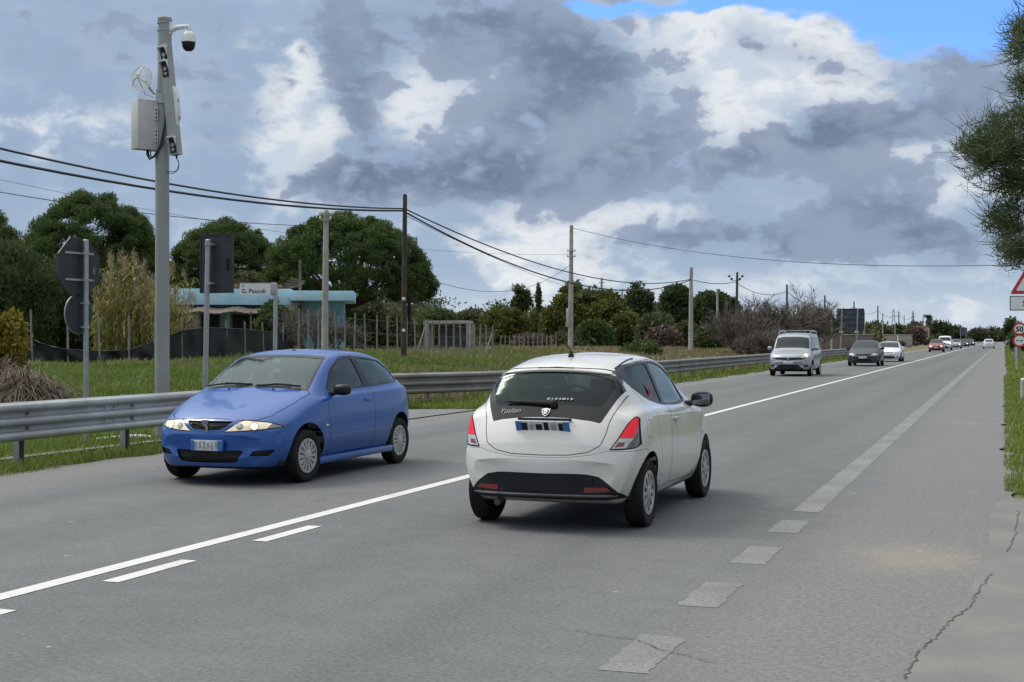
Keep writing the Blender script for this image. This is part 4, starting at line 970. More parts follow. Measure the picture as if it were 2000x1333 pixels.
def palm():
    d = 350.; g = at(1812.5, Y0, d); g.z = gz(g.x, g.y); s = d / FPX; H = EYE + (Y0 - 612) * s - g.z
    root = empty('palm_tree', g, 0, 'palm with a thick skirt of dead fronds beside the cream house', 'palm')
    r_ = np.random.default_rng(3)
    mb = MB(); mb.tube([(0, 0, -.2), (0, 0, H * .85)], [.3, .28], 8); mb.build('trunk', M['bark'], root)
    V, F = leaves(np.array([(0, 0, z) for z in np.linspace(H * .3, H * .75, 14)]), 70, .62, .8, .12, r_, -1., 1.); np_mesh('dead_fronds', V, F, M['brown'], root)
    V, F = leaves(np.array([(0, 0, H * .88), (.5, 0, H * .87), (-.5, 0, H * .89), (0, .5, H * .88), (.7, -.3, H * .8)]), 60, .75, .9, .14, r_, -.1, .7); np_mesh('crown', V, F, M['pine_far'], root)
palm()
# far wooded hillside and field edge: reads as one mass
def scrub(name, n, trange, srange, hr, m, per=70, seed=1, cl=7):
    r_ = np.random.default_rng(seed); P = []
    for k in range(n):
        t = r_.uniform(*trange); s_ = r_.uniform(*srange); h = r_.uniform(*hr); w = h * r_.uniform(.6, 1.2); z = gz(t, s_)
        c = crown_points(r_, cl, (w, w, h * .8), 4, .3, -.2, .3) + np.array([t, s_, z + h * .25]); d = math.hypot(t, s_)
        P.append(leaves(c, per, w * .45, .0030 * d, .0013 * d, r_, .2, .8))
    V, F = join(P); tag(np_mesh(name, V, F, M[m]), kind='stuff', label='scrub and low trees covering the far hillside', cat='scrub')
scrub('hillside_scrub', 240, (-330, -85), (190, 520), (3.0, 6.5), 'scrub', 40, 1)
scrub('hillside_wood', 90, (-380, -110), (280, 560), (5.0, 9.5), 'pine_far', 50, 2)
scrub('field_scrub', 110, (-90, -38), (70, 230), (.5, 1.5), 'scrub', 50, 3, 5)
scrub('roadside_scrub', 120, (-60, -14.5), (150, 620), (.8, 2.6), 'shrub', 40, 4, 5)
scrub('verge_scrub', 70, (4, 60), (120, 700), (1., 3.2), 'scrub', 45, 5, 6)
scrub('horizon_wood', 150, (-700, 300), (700, 1300), (5., 9.), 'scrub', 40, 6, 6)

# ------------------------------------------------------------------ grass
def grass(name, m, n, tr, sr, L, w, lean=.5, keep=None, seed=1, label='grass growing beside the road', patch=.0):
    r_ = np.random.default_rng(seed)
    t = r_.uniform(*tr, n); s_ = sr[0] + (sr[1] - sr[0]) * r_.random(n) ** 1.35
    k = np.ones(n, bool)
    if keep: k = keep(t, s_)
    if patch: k &= (np.sin(t * 2.1 + 1.3 * np.sin(s_ * .7)) + np.sin(s_ * 1.1 + t * .6) + r_.normal(size=n) * .7) > patch - 1
    t, s_ = t[k], s_[k]; n = len(t); b = np.stack([t, s_, hgt(t, s_) - .02], 1)
    a = r_.random(n) * 2 * np.pi; dist = np.hypot(t, s_)[:, None]
    Ln = L * (.45 + .9 * r_.random((n, 1)) ** 1.5); wd = np.maximum(w, dist * .00042) * (.6 + .7 * r_.random((n, 1)))
    h = np.stack([np.cos(a), np.sin(a), np.zeros(n)], 1); sd_ = np.stack([-np.sin(a), np.cos(a), np.zeros(n)], 1)
    ln = lean * r_.random((n, 1)); m1 = b + h * Ln * ln * .3 + np.array([0, 0, 1]) * Ln * .6; t1 = b + h * Ln * ln + np.array([0, 0, 1]) * Ln * (1 - .3 * ln)
    V = np.stack([b - sd_ * wd, b + sd_ * wd, m1 + sd_ * wd * .7, m1 - sd_ * wd * .7, t1], 1).reshape(-1, 3); q = (np.arange(n) * 5)[:, None]
    F = np.concatenate([q + np.array([[0, 1, 2, 3]]), q + np.array([[3, 2, 4, 4]])], 0)
    F = np.concatenate([np.concatenate([q + np.array([[0, 1, 2]]), q + np.array([[0, 2, 3]]), q + np.array([[3, 2, 4]])], 0)], 0)
    tag(np_mesh(name, V, F, M[m]), label, 'grass', kind='stuff')
noroad = lambda t, s: ~((t > -15.2) & (s > 21.5) & (s < 29)) & (t < -11.15 - .12 * np.sin(s * 1.3))
grass('grass', 'verge', 26000, (-12.9, -11.05), (8, 30), .14, .006, .9, noroad, 1, 'short verge grass under the near guardrail')
grass('grass', 'verge', 40000, (-13.2, -10.95), (29, 150), .20, .008, .9, lambda t, s: t < -11.0 - .15 * np.sin(s * 1.3), 2, 'verge grass under the long guardrail')
grass('grass', 'grass', 150000, (-27, -12.6), (12, 56), .20, .009, .8, noroad, 3, 'green grass between the near guardrail and the netting')
grass('grass', 'grass_dry', 14000, (-27, -12.8), (14, 56), .26, .006, .9, noroad, 4, 'dry stalks among the green grass behind the near guardrail', .8)
grass('grass', 'grass', 110000, (-32, -13), (34, 78), .17, .012, .8, None, 5, 'green grass bank behind the long guardrail')
grass('grass', 'grass_dry', 60000, (-34, -12.9), (36, 190), .30, .012, .8, None, 6, 'tall dry grass behind the long guardrail', .7)
grass('grass', 'grass_dry', 90000, (-95, -20), (90, 300), .36, .03, .7, None, 7, 'rough dry field grass', .4)
grass('grass', 'grass_dry', 16000, (-15.8, -12.7), (30, 75), .42, .008, .9, None, 16, 'brown weeds close behind the long guardrail', .9)
grass('grass', 'verge', 110000, (.0, 4.2), (14.3, 60), .13, .0075, .9, lambda t, s: t > -.06 + .5 * np.clip((16.5 - s) / 2.2, 0, 1) + .12 * np.sin(s * 1.9) + .09 * np.sin(s * 4.7), 8, 'bright verge grass along the right edge')
grass('grass', 'verge', 45000, (.0, 7), (55, 260), .24, .014, .9, lambda t, s: t > .15 + .1 * np.sin(s * 1.9), 9, 'verge grass along the far right edge')
# ------------------------------------------------------------------ fences
def post_mesh(h, r): mb = MB(); mb.tube([(0, 0, -.25), (0, 0, h)], [r, r * .85], 7); return mb
def net_fence():
    pts = [(63, 605, 45), (133, 607, 45.5), (195, 612, 46), (252, 615, 47), (300, 618, 48), (355, 618, 49), (398, 622, 50.5), (443, 625, 52), (478, 628, 53.5), (515, 630, 55), (552, 630, 57)]
    top = {63: 664, 95: 676, 133: 683, 195: 687, 252: 684, 300: 668, 355: 646, 398: 641, 443: 642, 478: 644, 515: 648, 552: 652}
    o = at(300, Y0, 48); o.z = 0
    root = empty('net_fence', o, 0, 'sagging dark shade netting on thin stakes behind the near guardrail', 'fence')
    for px, py, d in pts:
        p = at(px, Y0, d); p.z = gz(p.x, p.y); h = EYE + (Y0 - py) * d / FPX - p.z
        s = post_mesh(h, .038).build('stake', M['stake'], root, 60); s.location = p - o; s.rotation_euler = (R(random.uniform(-2, 2)), R(random.uniform(-2, 2)), 0)
    X = np.linspace(20, 560, 90); TP = np.interp(X, [20] + list(top), [655] + list(top.values())); D = np.interp(X, [63] + [p[0] for p in pts[1:]], [p[2] for p in pts])
    V = []
    for x, tp, d in zip(X, TP, D):
        p = at(x, Y0, d + .08 * math.sin(x * .21)); g = gz(p.x, p.y) - .1; zt = EYE + (Y0 - tp) * d / FPX
        for k in range(9):
            f = k / 8; q = p + FV * (.05 * math.sin(x * .13 + f * 7) + .06 * math.sin(f * 5 + x * .05)); V.append((q.x - o.x, q.y - o.y, g + (zt - g) * f))
    n = len(X); F = [(i * 9 + k, (i + 1) * 9 + k, (i + 1) * 9 + k + 1, i * 9 + k + 1) for i in range(n - 1) for k in range(8)]
    np_mesh('netting', np.array(V), np.array(F), M['netting'], root, smooth=True)
    mb = MB(); mb.tube([Vector(V[i * 9 + 8]) for i in range(n)], .02, 5); mb.build('top_rope', M['cable'], root, 60)
net_fence()
def stake_fence(name, rows, label, d0, r=.045, wires=3, mat='stake', braces=(), boards=None, rail=None):
    """rows: (px, top py, depth) of each stake"""
    o = at(rows[0][0], Y0, d0); o.z = 0
    root = empty(name, o, 0, label, 'fence', 'stake fences on the left')
    P = []
    for px, py, d in rows:
        p = at(px, Y0, d); p.z = gz(p.x, p.y); h = EYE + (Y0 - py) * d / FPX - p.z
        s = post_mesh(h, r).build('stake', M[mat], root, 60); s.location = p - o; s.rotation_euler = (R(random.uniform(-1.5, 1.5)), R(random.uniform(-1.5, 1.5)), 0); P.append((p - o, h))
    for (xa, ya, xb, yb, d) in braces:
        mb = MB(); mb.tube([at(xa, ya, d) - o, at(xb, yb, d - .6) - o], r * .9, 7); mb.build('brace', M[mat], root, 60)
    for k in range(wires):
        f = (k + .7) / (wires + .1)
        mb = MB(); mb.tube([p + Vector((0, 0, h * f)) for p, h in P], .004, 4); mb.build('fence_wire', M['galv'], root, 60)
    if rail:
        mb = MB(); a, b = P[rail[0]][0], P[rail[1]][0]; mb.tube([a + Vector((0, 0, rail[2])), b + Vector((0, 0, rail[2]))], .055, 6); mb.build('bottom_rail', M[mat], root, 60)
    return root
stake_fence('stake_fence', [(x, 612 + (x - 692) * .085, 66 + (x - 692) * .022) for x in (583, 602, 622, 640, 656, 674, 692, 714, 736, 757, 776, 794, 811, 829)], 'row of thin stakes left of the ruined shed', 66, wires=3, braces=((830, 640, 812, 697, 69),), rail=(9, 13, .12))
stake_fence('stake_fence', [(x, 623 + (x - 829) * .10, 72 + (x - 829) * .03) for x in (836, 845, 858, 872, 886, 900, 913, 925, 937, 949, 962)], 'row of thin stakes in front of the ruined shed', 72, wires=3, braces=((962, 650, 948, 690, 75.5),), rail=(0, 8, .05))
stake_fence('stake_fence', [(x, 655, 128) for x in range(978, 1090, 9)], 'far low row of stakes right of the ruined shed', 128, .05, 3)
def board_fence():
    d = 162; o = at(1145, Y0, d); o.z = gz(o.x, o.y)
    root = empty('board_fence', o, TH, 'pale weathered board fence behind the tallest pole', 'fence')
    s = d / FPX; r_ = random.Random(4)
    for k in range(11):
        x = (-52 + k * 10.4) * s; h = EYE + (Y0 - 651) * s - o.z + r_.uniform(-.1, .1)
        mb = MB(); mb.box((x, 0, h / 2 - .2), (.10, .10, h + .4), bev=.01); mb.build('stake', M['pole_concrete'], root)
        if k < 10:
            mb = MB(); mb.box((x + 5.2 * s, .03, h * .48), (9.4 * s, .03, h * .86)); mb.build('board', M['concrete' if r_.random() < .35 else 'board'], root)
M['board'] = pmat('grey_board', (.17, .165, .165), (.10, .10, .105), 1.2, .85)
M['blue_wall'] = pmat('pale_blue_render', (.19, .40, .53), (.25, .46, .58), .9, .85, bump=.2, bscale=12, speck=(2.2, .60, (.34, .42, .44)))
M['blue_trim'] = pmat('washed_blue_trim', (.36, .60, .74), (.46, .68, .79), .9, .8, bump=.1, bscale=12)
M['rust'] = pmat('rusty_sheet', (.085, .062, .047), (.14, .115, .095), 1.6, .9, bump=.3, bscale=10)
M['cream'] = pmat('cream_render', (.52, .47, .40), (.44, .40, .34), .8, .85)
M['tile'] = pmat('terracotta_tile', (.30, .14, .085), (.22, .11, .07), 2.5, .85)
M['dark_in'] = pmat('dark_opening', (.02, .02, .02), (.03, .03, .028), 2, .9)
board_fence()

# ------------------------------------------------------------------ buildings
def blue_house():
    d = 80.; s = d / FPX; o = at(620, Y0, d); o.z = gz(o.x, o.y)
    root = empty('blue_house', o, TH + .10, 'low flat roofed pale blue house behind the stakes', 'house')
    X = lambda px: (px - 620) * s; Z = lambda py: EYE + (Y0 - py) * s - o.z
    mb = MB(); mb.box(((X(574) + X(671)) / 2, 2.2, Z(588) / 2 - .2), (X(671) - X(574), 4.4, Z(588) + .4)); mb.build('wall', M['blue_wall'], root)
    mb = MB(); mb.box(((X(572) + X(692)) / 2, 1.6, Z(580)), (X(692) - X(572), 7.2, .55), bev=.02); mb.build('roof', M['blue_trim'], root)
    mb = MB(); mb.box(((X(325) + X(571)) / 2, 2.6, Z(585) / 2 - .2), (X(571) - X(325), 4.4, Z(585) + .4)); mb.build('wall', M['blue_wall'], root)
    mb = MB(); mb.box(((X(322) + X(570)) / 2, 2.3, Z(581)), (X(570) - X(322), 5.2, .92), bev=.02); mb.build('parapet', M['blue_trim'], root)
    for a, b in ((338, 372), (395, 430), (455, 505)):
        mb = MB(); mb.box(((X(a) + X(b)) / 2, .38, Z(635)), (X(b) - X(a), .08, 1.2)); w = mb.build('window', M['dark_in'], root)
        for q_ in (X(a), X(b)): mb = MB(); mb.box((q_, .33, Z(635)), (.07, .06, 1.3)); mb.build('window_frame', M['wood'], w)
    # rusty lean-to along the left wing
    mb = MB(); n = 60; v = []
    for k in range(n + 1):
        x = X(322) + (X(524) - X(322)) * k / n; w_ = .012 * math.sin(k * 1.9) + .06 * math.sin(k * .33)
        v += [(x, -2.2, Z(612) + w_), (x, .39, Z(598) + w_), (x, .39, Z(598) + w_ - .05), (x, -2.2, Z(612) + w_ - .05)]
    mb.add(v, [(4 * k + j, 4 * k + 4 + j, 4 * k + 4 + (j + 1) % 4, 4 * k + (j + 1) % 4) for k in range(n) for j in range(4)]); lt = mb.build('lean_to_roof', M['rust'], root, 60)
    for px in (330, 372, 414, 456, 498, 522): mb = MB(); mb.tube([(X(px), -2.1, -.3), (X(px), -2.1, Z(611))], .06, 6); mb.build('lean_to_post', M['wood'], lt)
    mb = MB()
    for k in range(14):                                         # terracotta coping on the left wing
        mb.tube([(X(425 + k * 9.4), -.2, Z(562)), (X(425 + k * 9.4), .5, Z(560))], .12, 6)
    mb.build('roof_coping', M['tile'], root)
    # stair with a crumbling rail between the two wings
    mb = MB()
    for k in range(9): mb.box((X(562) + .05 * k, -1.9 + k * .22, (k + 1) * Z(592) / 18), (1.2, .24, (k + 1) * Z(592) / 9))
    st = mb.build('stair', M['concrete'], root)
    mb = MB()
    for e in (-.62, .62):
        mb.tube([(X(560) + e, -2.0, Z(625)), (X(566) + e, .1, Z(572))], .05, 6)
        for f in np.linspace(0, 1, 7): mb.tube([(X(560) + e + .2 * f, -2. + 2.1 * f, Z(640) + f * 1.3), (X(560) + e + .2 * f, -2. + 2.1 * f, Z(625) + 1.57 * f)], .03, 5)
    mb.build('stair_rail', M['wood'], st)
    mb = MB()
    for k in range(5): mb.box((X(566) + .1 * k, .5 + .1 * k, Z(562 - 4 * k)), (1.3 - .1 * k, .1, .09), Matrix.Rotation(.1 * (k - 2), 3, 'Y'))
    mb.build('timber_stack', M['wood'], root)
blue_house()
def ruin():
    d = 95.; s = d / FPX; o = at(862, Y0, d); o.z = gz(o.x, o.y)
    root = empty('ruined_shed', o, TH - .08, 'roofless concrete shed frame behind the stakes', 'shed')
    X = lambda px: (px - 862) * s; Z = lambda py: EYE + (Y0 - py) * s - o.z
    mb = MB(); mb.box((X(872), 1.2, Z(630)), (X(918) - X(828), 2.8, .22), bev=.03); mb.build('roof', M['concrete'], root)
    for a, y in ((834, -.1), (916, -.1), (834, 2.4), (916, 2.4)): mb = MB(); mb.box((X(a), y, Z(633) / 2 - .2), (.30, .3, Z(633) + .4), bev=.02); mb.build('pillar', M['concrete'], root)
    mb = MB(); mb.box((X(876), 2.45, Z(640) / 2 - .2), (X(906) - X(846), .15, Z(640) + .4)); mb.build('back_wall', M['board'], root)
ruin()
def wall_block(a, b, t, bt, d, label, m='concrete', depth=1.2, group='walls along the far left of the road'):
    s = d / FPX; o = at((a + b) / 2, Y0, d); o.z = gz(o.x, o.y); h = EYE + (Y0 - t) * s - o.z; w = (b - a) * s
    root = empty('concrete_wall', o, TH, label, 'wall', group)
    mb = MB(); mb.box((0, depth / 2, h / 2 - .15), (w, depth, h + .3), bev=.03); mb.build('wall_panel', M[m], root)
    mb = MB(); mb.box((0, depth / 2, h + .05), (w + .12, depth + .12, .1), bev=.02); mb.build('coping', M['pole_concrete'], root)
wall_block(1726, 1750, 655, 690, 232, 'first of two pale concrete walls behind the long guardrail')
wall_block(1755, 1782, 655, 690, 236, 'second pale concrete wall, nearer the cream house')
M['brown_wall'] = pmat('brown_render', (.19, .145, .115), (.145, .115, .092), .7, .9, speck=(3, .6, (.1, .085, .07)))
wall_block(1604, 1706, 655, 690, 152, 'long low brown wall under the big sign', 'brown_wall', .4)
def far_house(a, b, t, d, label, m='cream', roof='tile'):
    s = d / FPX; o = at((a + b) / 2, Y0, d); o.z = gz(o.x, o.y); h = EYE + (Y0 - t) * s - o.z; w = (b - a) * s
    root = empty('far_house', o, TH, label, 'house', 'houses in the distance')
    mb = MB(); mb.box((0, w * .4, h / 2 - .2), (w, w * .8, h + .4)); mb.build('wall', M[m], root)
    mb = MB(); mb.prism([(-w * .55, 0), (w * .55, 0), (0, w * .16)], (0, -.2, h), (1, 0, 0), (0, 0, 1), (0, w * .8 + .4, 0)); mb.build('roof', M[roof], root)
    for q_ in (-.25, .25): mb = MB(); mb.box((w * q_, -.02, h * .66), (w * .14, .06, h * .2)); mb.build('window', M['dark_in'], root)
far_house(1797, 1815, 639, 345, 'cream house with dark windows below the palm')
far_house(832, 846, 595, 420, 'small white house high on the far left hillside', 'cream', 'cream')
far_house(853, 858, 592, 430, 'tiny blue house high on the far left hillside', 'blue_wall', 'blue_wall')
far_house(1585, 1604, 641, 165, 'pale shed behind the silver van', 'concrete', 'concrete')

# ------------------------------------------------------------------ overhanging tree at the right edge
def overhang_tree():
    r_ = np.random.default_rng(9); rnd = random.Random(9); d = 14.; s = d / FPX
    g = at(2300, Y0, d); g.z = gz(g.x, g.y)
    root = empty('tamarisk_tree', g, 0, 'feathery tree hanging into the picture from the right edge', 'tree')
    P = lambda px, py, dd=0.: at(px, py, d + dd) - g
    tips = []; mb = MB()
    fork = P(2260, 420)
    mb.tube([(0, 0, -.2), P(2290, 560), fork], [.16, .14, .11], 9, False)
    blobs = [(1955, 290, 60, 60, 52), (1915, 300, 45, 55, 24), (1985, 350, 50, 50, 26), (2005, 250, 50, 50, 20), (1965, 440, 40, 50, 20), (1985, 490, 40, 40, 18), (1990, 90, 20, 55, 12), (2000, 170, 22, 50, 10), (2010, 50, 26, 40, 12), (2070, 320, 70, 150, 44), (2120, 220, 70, 170, 34)]
    for bx, by, rx, ry, n in blobs:
        c = P(bx + 20, by + 15); mid = fork.lerp(c, .5) + Vector((0, 0, .25))
        mb.tube([fork, fork.lerp(mid, .6), mid, c.lerp(mid, .3), c], [.05, .04, .03, .02, .012], 6, False)
        for k in range(n):
            a = P(bx + rnd.gauss(0, rx * .42), by + rnd.gauss(0, ry * .42), rnd.gauss(0, .35)); tips.append(a)
            m_ = c.lerp(a, .55) + Vector((rnd.gauss(0, .03), rnd.gauss(0, .03), .04)); mb.tube([c, m_, a], [.013, .009, .005], 4, False)
    mb.build('trunk', M['bark'], root, 60)
    T = np.array(tips); n = 46; N = len(T) * n
    b = np.repeat(T, n, 0) + r_.normal(size=(N, 3)) * np.array([.055, .055, .05])
    h = r_.normal(size=(N, 3)); h[:, 2] = h[:, 2] * .5 + .25; h /= np.linalg.norm(h, axis=1, keepdims=True)
    L = .09 + .11 * r_.random((N, 1)); sd_ = np.cross(h, r_.normal(size=(N, 3))); sd_ /= np.linalg.norm(sd_, axis=1, keepdims=True); rows = []
    bend = r_.normal(size=(N, 3)) * .35; bend[:, 2] += .35
    for k in range(4):
        f = k / 3; p = b + h * L * f + bend * L * f * f * .7; w = .0046 * (1 - .75 * f); rows.append(np.stack([p - sd_ * w, p + sd_ * w], 1))
    V = np.concatenate([q_[:, None] for q_ in rows], 1).reshape(-1, 3); bb = (np.arange(N) * 8)[:, None]
    np_mesh('crown', V, np.concatenate([bb + np.array([[2 * j, 2 * j + 1, 2 * j + 3, 2 * j + 2]]) for j in range(3)], 0), M['tamarisk'], root)
overhang_tree()
# litter on the left verge
def litter():
    p = gp(230, 858); p.z = gz(p.x, p.y) + .06
    mb = MB(); mb.tube([p + RV * x + Vector((0, 0, .02 * math.sin(x * 4))) for x in np.linspace(-.35, .55, 8)], [.02, .035, .04, .04, .04, .04, .035, .02], 8)
    tag(mb.build('plastic_pipe', M['sign_white'], None, 50), 'length of white pipe lying in the grass under the near guardrail', 'pipe')
litter()
# ------------------------------------------------------------------ vehicles
def paintmat(name, c, metallic=0., rough=.32, dirt=(.30, .27, .22), damt=.25, coat=.8):
    """lacquered paint with road film towards the sills"""
    m, q, out = new_mat(name)
    b = q.n('ShaderNodeBsdfPrincipled'); q.t.links.new(b.outputs[0], out.inputs[0])
    tc = q.n('ShaderNodeTexCoord').outputs['Object']; z = q.xyz(tc)[2]
    n = q.noise(tc, 3.5, 6, .65); film = q.mul(q.step(q.add(z, q.mul(q.sub(n, .5), .5)), .62, .12), damt)
    fl = q.noise(tc, 1.2, 3, .5)
    q.put(b.inputs['Base Color'], q.mix(film, q.mix(q.step(fl, .3, .7), c, tuple(v * .93 for v in c)), dirt))
    q.put(b.inputs['Roughness'], q.add(rough, q.mul(film, .8))); b.inputs['Metallic'].default_value = metallic
    b.inputs['Coat Weight'].default_value = coat; q.put(b.inputs['Coat Roughness'], q.add(.035, q.mul(n, .07)))
    return m
M['p_blue'] = paintmat('blue_car_paint', (.002, .074, .32), .0, .35, (.07, .09, .13), .2, .5)
M['p_white'] = paintmat('ivory_car_paint', (.66, .645, .60), 0, .45, (.40, .37, .31), .35, 1.)
M['p_silver'] = paintmat('silver_car_paint', (.30, .32, .355), .4, .38)
M['p_dark'] = paintmat('charcoal_car_paint', (.022, .025, .031), 0, .4, damt=.12, coat=.3)
M['p_purewhite'] = paintmat('white_car_paint', (.72, .73, .74), 0, .35)
M['p_red'] = paintmat('dark_red_car_paint', (.22, .010, .022), .1, .35, damt=.1)
M['glass'] = glassmat('car_glass', (.74, .82, .79), .62)
M['glass_dark'] = glassmat('dark_car_glass', (.40, .46, .44), .36)
M['headlight_on'] = emat('lit_headlamp', (1.0, .80, .48), .30, (.70, .64, .50))
M['headlight'] = pmat('headlamp_lens', (.62, .62, .60), (.40, .41, .42), 14, .12, coat=1.)
M['lamp_white'] = emat('bright_lamp', (1., .95, .86), 2.2)
M['lamp_warm'] = emat('warm_lamp', (1., .74, .42), 1.6)
M['indicator'] = pmat('smoked_lens', (.22, .22, .22), (.15, .15, .15), 12, .12, coat=1.)
M['tail_red'] = emat('red_tail_lens', (.80, .012, .03), .38, (.55, .008, .02))
M['tail_dark'] = pmat('dark_tail_lens', (.055, .05, .045), (.10, .095, .085), 16, .12, coat=1.)
M['tail_clear'] = pmat('clear_tail_lens', (.50, .50, .49), (.36, .36, .36), 14, .12, coat=1.)
M['reflector'] = pmat('red_reflector', (.22, .012, .016), (.16, .01, .012), 12, .2, coat=1.)
M['chrome'] = pmat('chrome', (.70, .70, .71), (.60, .60, .61), 6, .12, metal=1.)
M['mirror_face'] = pmat('mirror_face', (.22, .23, .24), (.18, .19, .20), 4, .08, metal=1.)
M['rim'] = pmat('silver_wheel', (.46, .46, .455), (.36, .355, .345), 7, .42, metal=.4)
M['trim'] = pmat('satin_black_trim', (.008, .008, .010), (.013, .013, .015), 6, .35, coat=.1, spec=.3)
M['bumper_black'] = pmat('dark_bumper_plastic', (.010, .010, .012), (.016, .016, .018), 5, .5, spec=.25)
M['plate_white'] = pmat('plate_white', (.66, .67, .68), (.52, .53, .55), 40, .45, mid=(.45, .55))
M['plate_blue'] = pmat('plate_blue', (.05, .14, .45), (.06, .17, .50), 20, .45)
M['cabin'] = pmat('cabin_fabric', (.085, .088, .092), (.12, .122, .126), 6, .85)
M['cabin_pale'] = pmat('pale_headrest', (.34, .34, .33), (.27, .27, .26), 6, .85)

def pchip(x, y, xq):
    x = np.asarray(x, float); y = np.asarray(y, float); h = np.diff(x); dl = np.diff(y) / h; n = len(x)
    d = np.zeros(n)
    for k in range(1, n - 1):
        if dl[k - 1] * dl[k] > 0:
            w1, w2 = 2 * h[k] + h[k - 1], h[k] + 2 * h[k - 1]; d[k] = (w1 + w2) / (w1 / dl[k - 1] + w2 / dl[k])
    def endd(h0, h1, d0, d1):
        v = ((2 * h0 + h1) * d0 - h0 * d1) / (h0 + h1)
        return 0 if v * d0 <= 0 else (3 * d0 if d0 * d1 < 0 and abs(v) > 3 * abs(d0) else v)
    d[0] = endd(h[0], h[1], dl[0], dl[1]); d[-1] = endd(h[-1], h[-2], dl[-1], dl[-2])
    i = np.clip(np.searchsorted(x, xq) - 1, 0, n - 2); t = (xq - x[i]) / h[i]
    return ((1 + 2 * t) * (1 - t) ** 2 * y[i] + t * (1 - t) ** 2 * h[i] * d[i] + t * t * (3 - 2 * t) * y[i + 1] + t * t * (t - 1) * h[i] * d[i + 1])
def inpoly(p, poly):
    x, y = p; c = False; n = len(poly); j = n - 1
    for i in range(n):
        xi, yi = poly[i]; xj, yj = poly[j]
        if (yi > y) != (yj > y) and x < (xj - xi) * (y - yi) / (yj - yi) + xi: c = not c
        j = i
    return c
def grow_poly(poly, d):
    """offset outwards by d (inwards when negative)"""
    n = len(poly); A = sum(poly[i][0] * poly[(i + 1) % n][1] - poly[(i + 1) % n][0] * poly[i][1] for i in range(n)); sg = 1 if A > 0 else -1
    out = []
    for i in range(n):
        p0, p1, p2 = (Vector(poly[(i + k) % n]) for k in (-1, 0, 1)); a = (p1 - p0).normalized(); b = (p2 - p1).normalized()
        na, nb = Vector((a.y, -a.x)) * sg, Vector((b.y, -b.x)) * sg; v = na + nb; q_ = max(v.length_squared / 2, .35)
        out.append(tuple(p1 + v * (d / q_)))
    return out
def smooth_poly(poly, r=.25, it=2):
    """rounds the corners (corner cutting)"""
    for _ in range(it):
        o = []
        for i in range(len(poly)):
            a, b = poly[i], poly[(i + 1) % len(poly)]
            o += [(a[0] + (b[0] - a[0]) * r, a[1] + (b[1] - a[1]) * r), (a[0] + (b[0] - a[0]) * (1 - r), a[1] + (b[1] - a[1]) * (1 - r))]
        poly = o
    return poly
AX = {'y': (0, 2), 'x': (1, 2), 'z': (0, 1)}
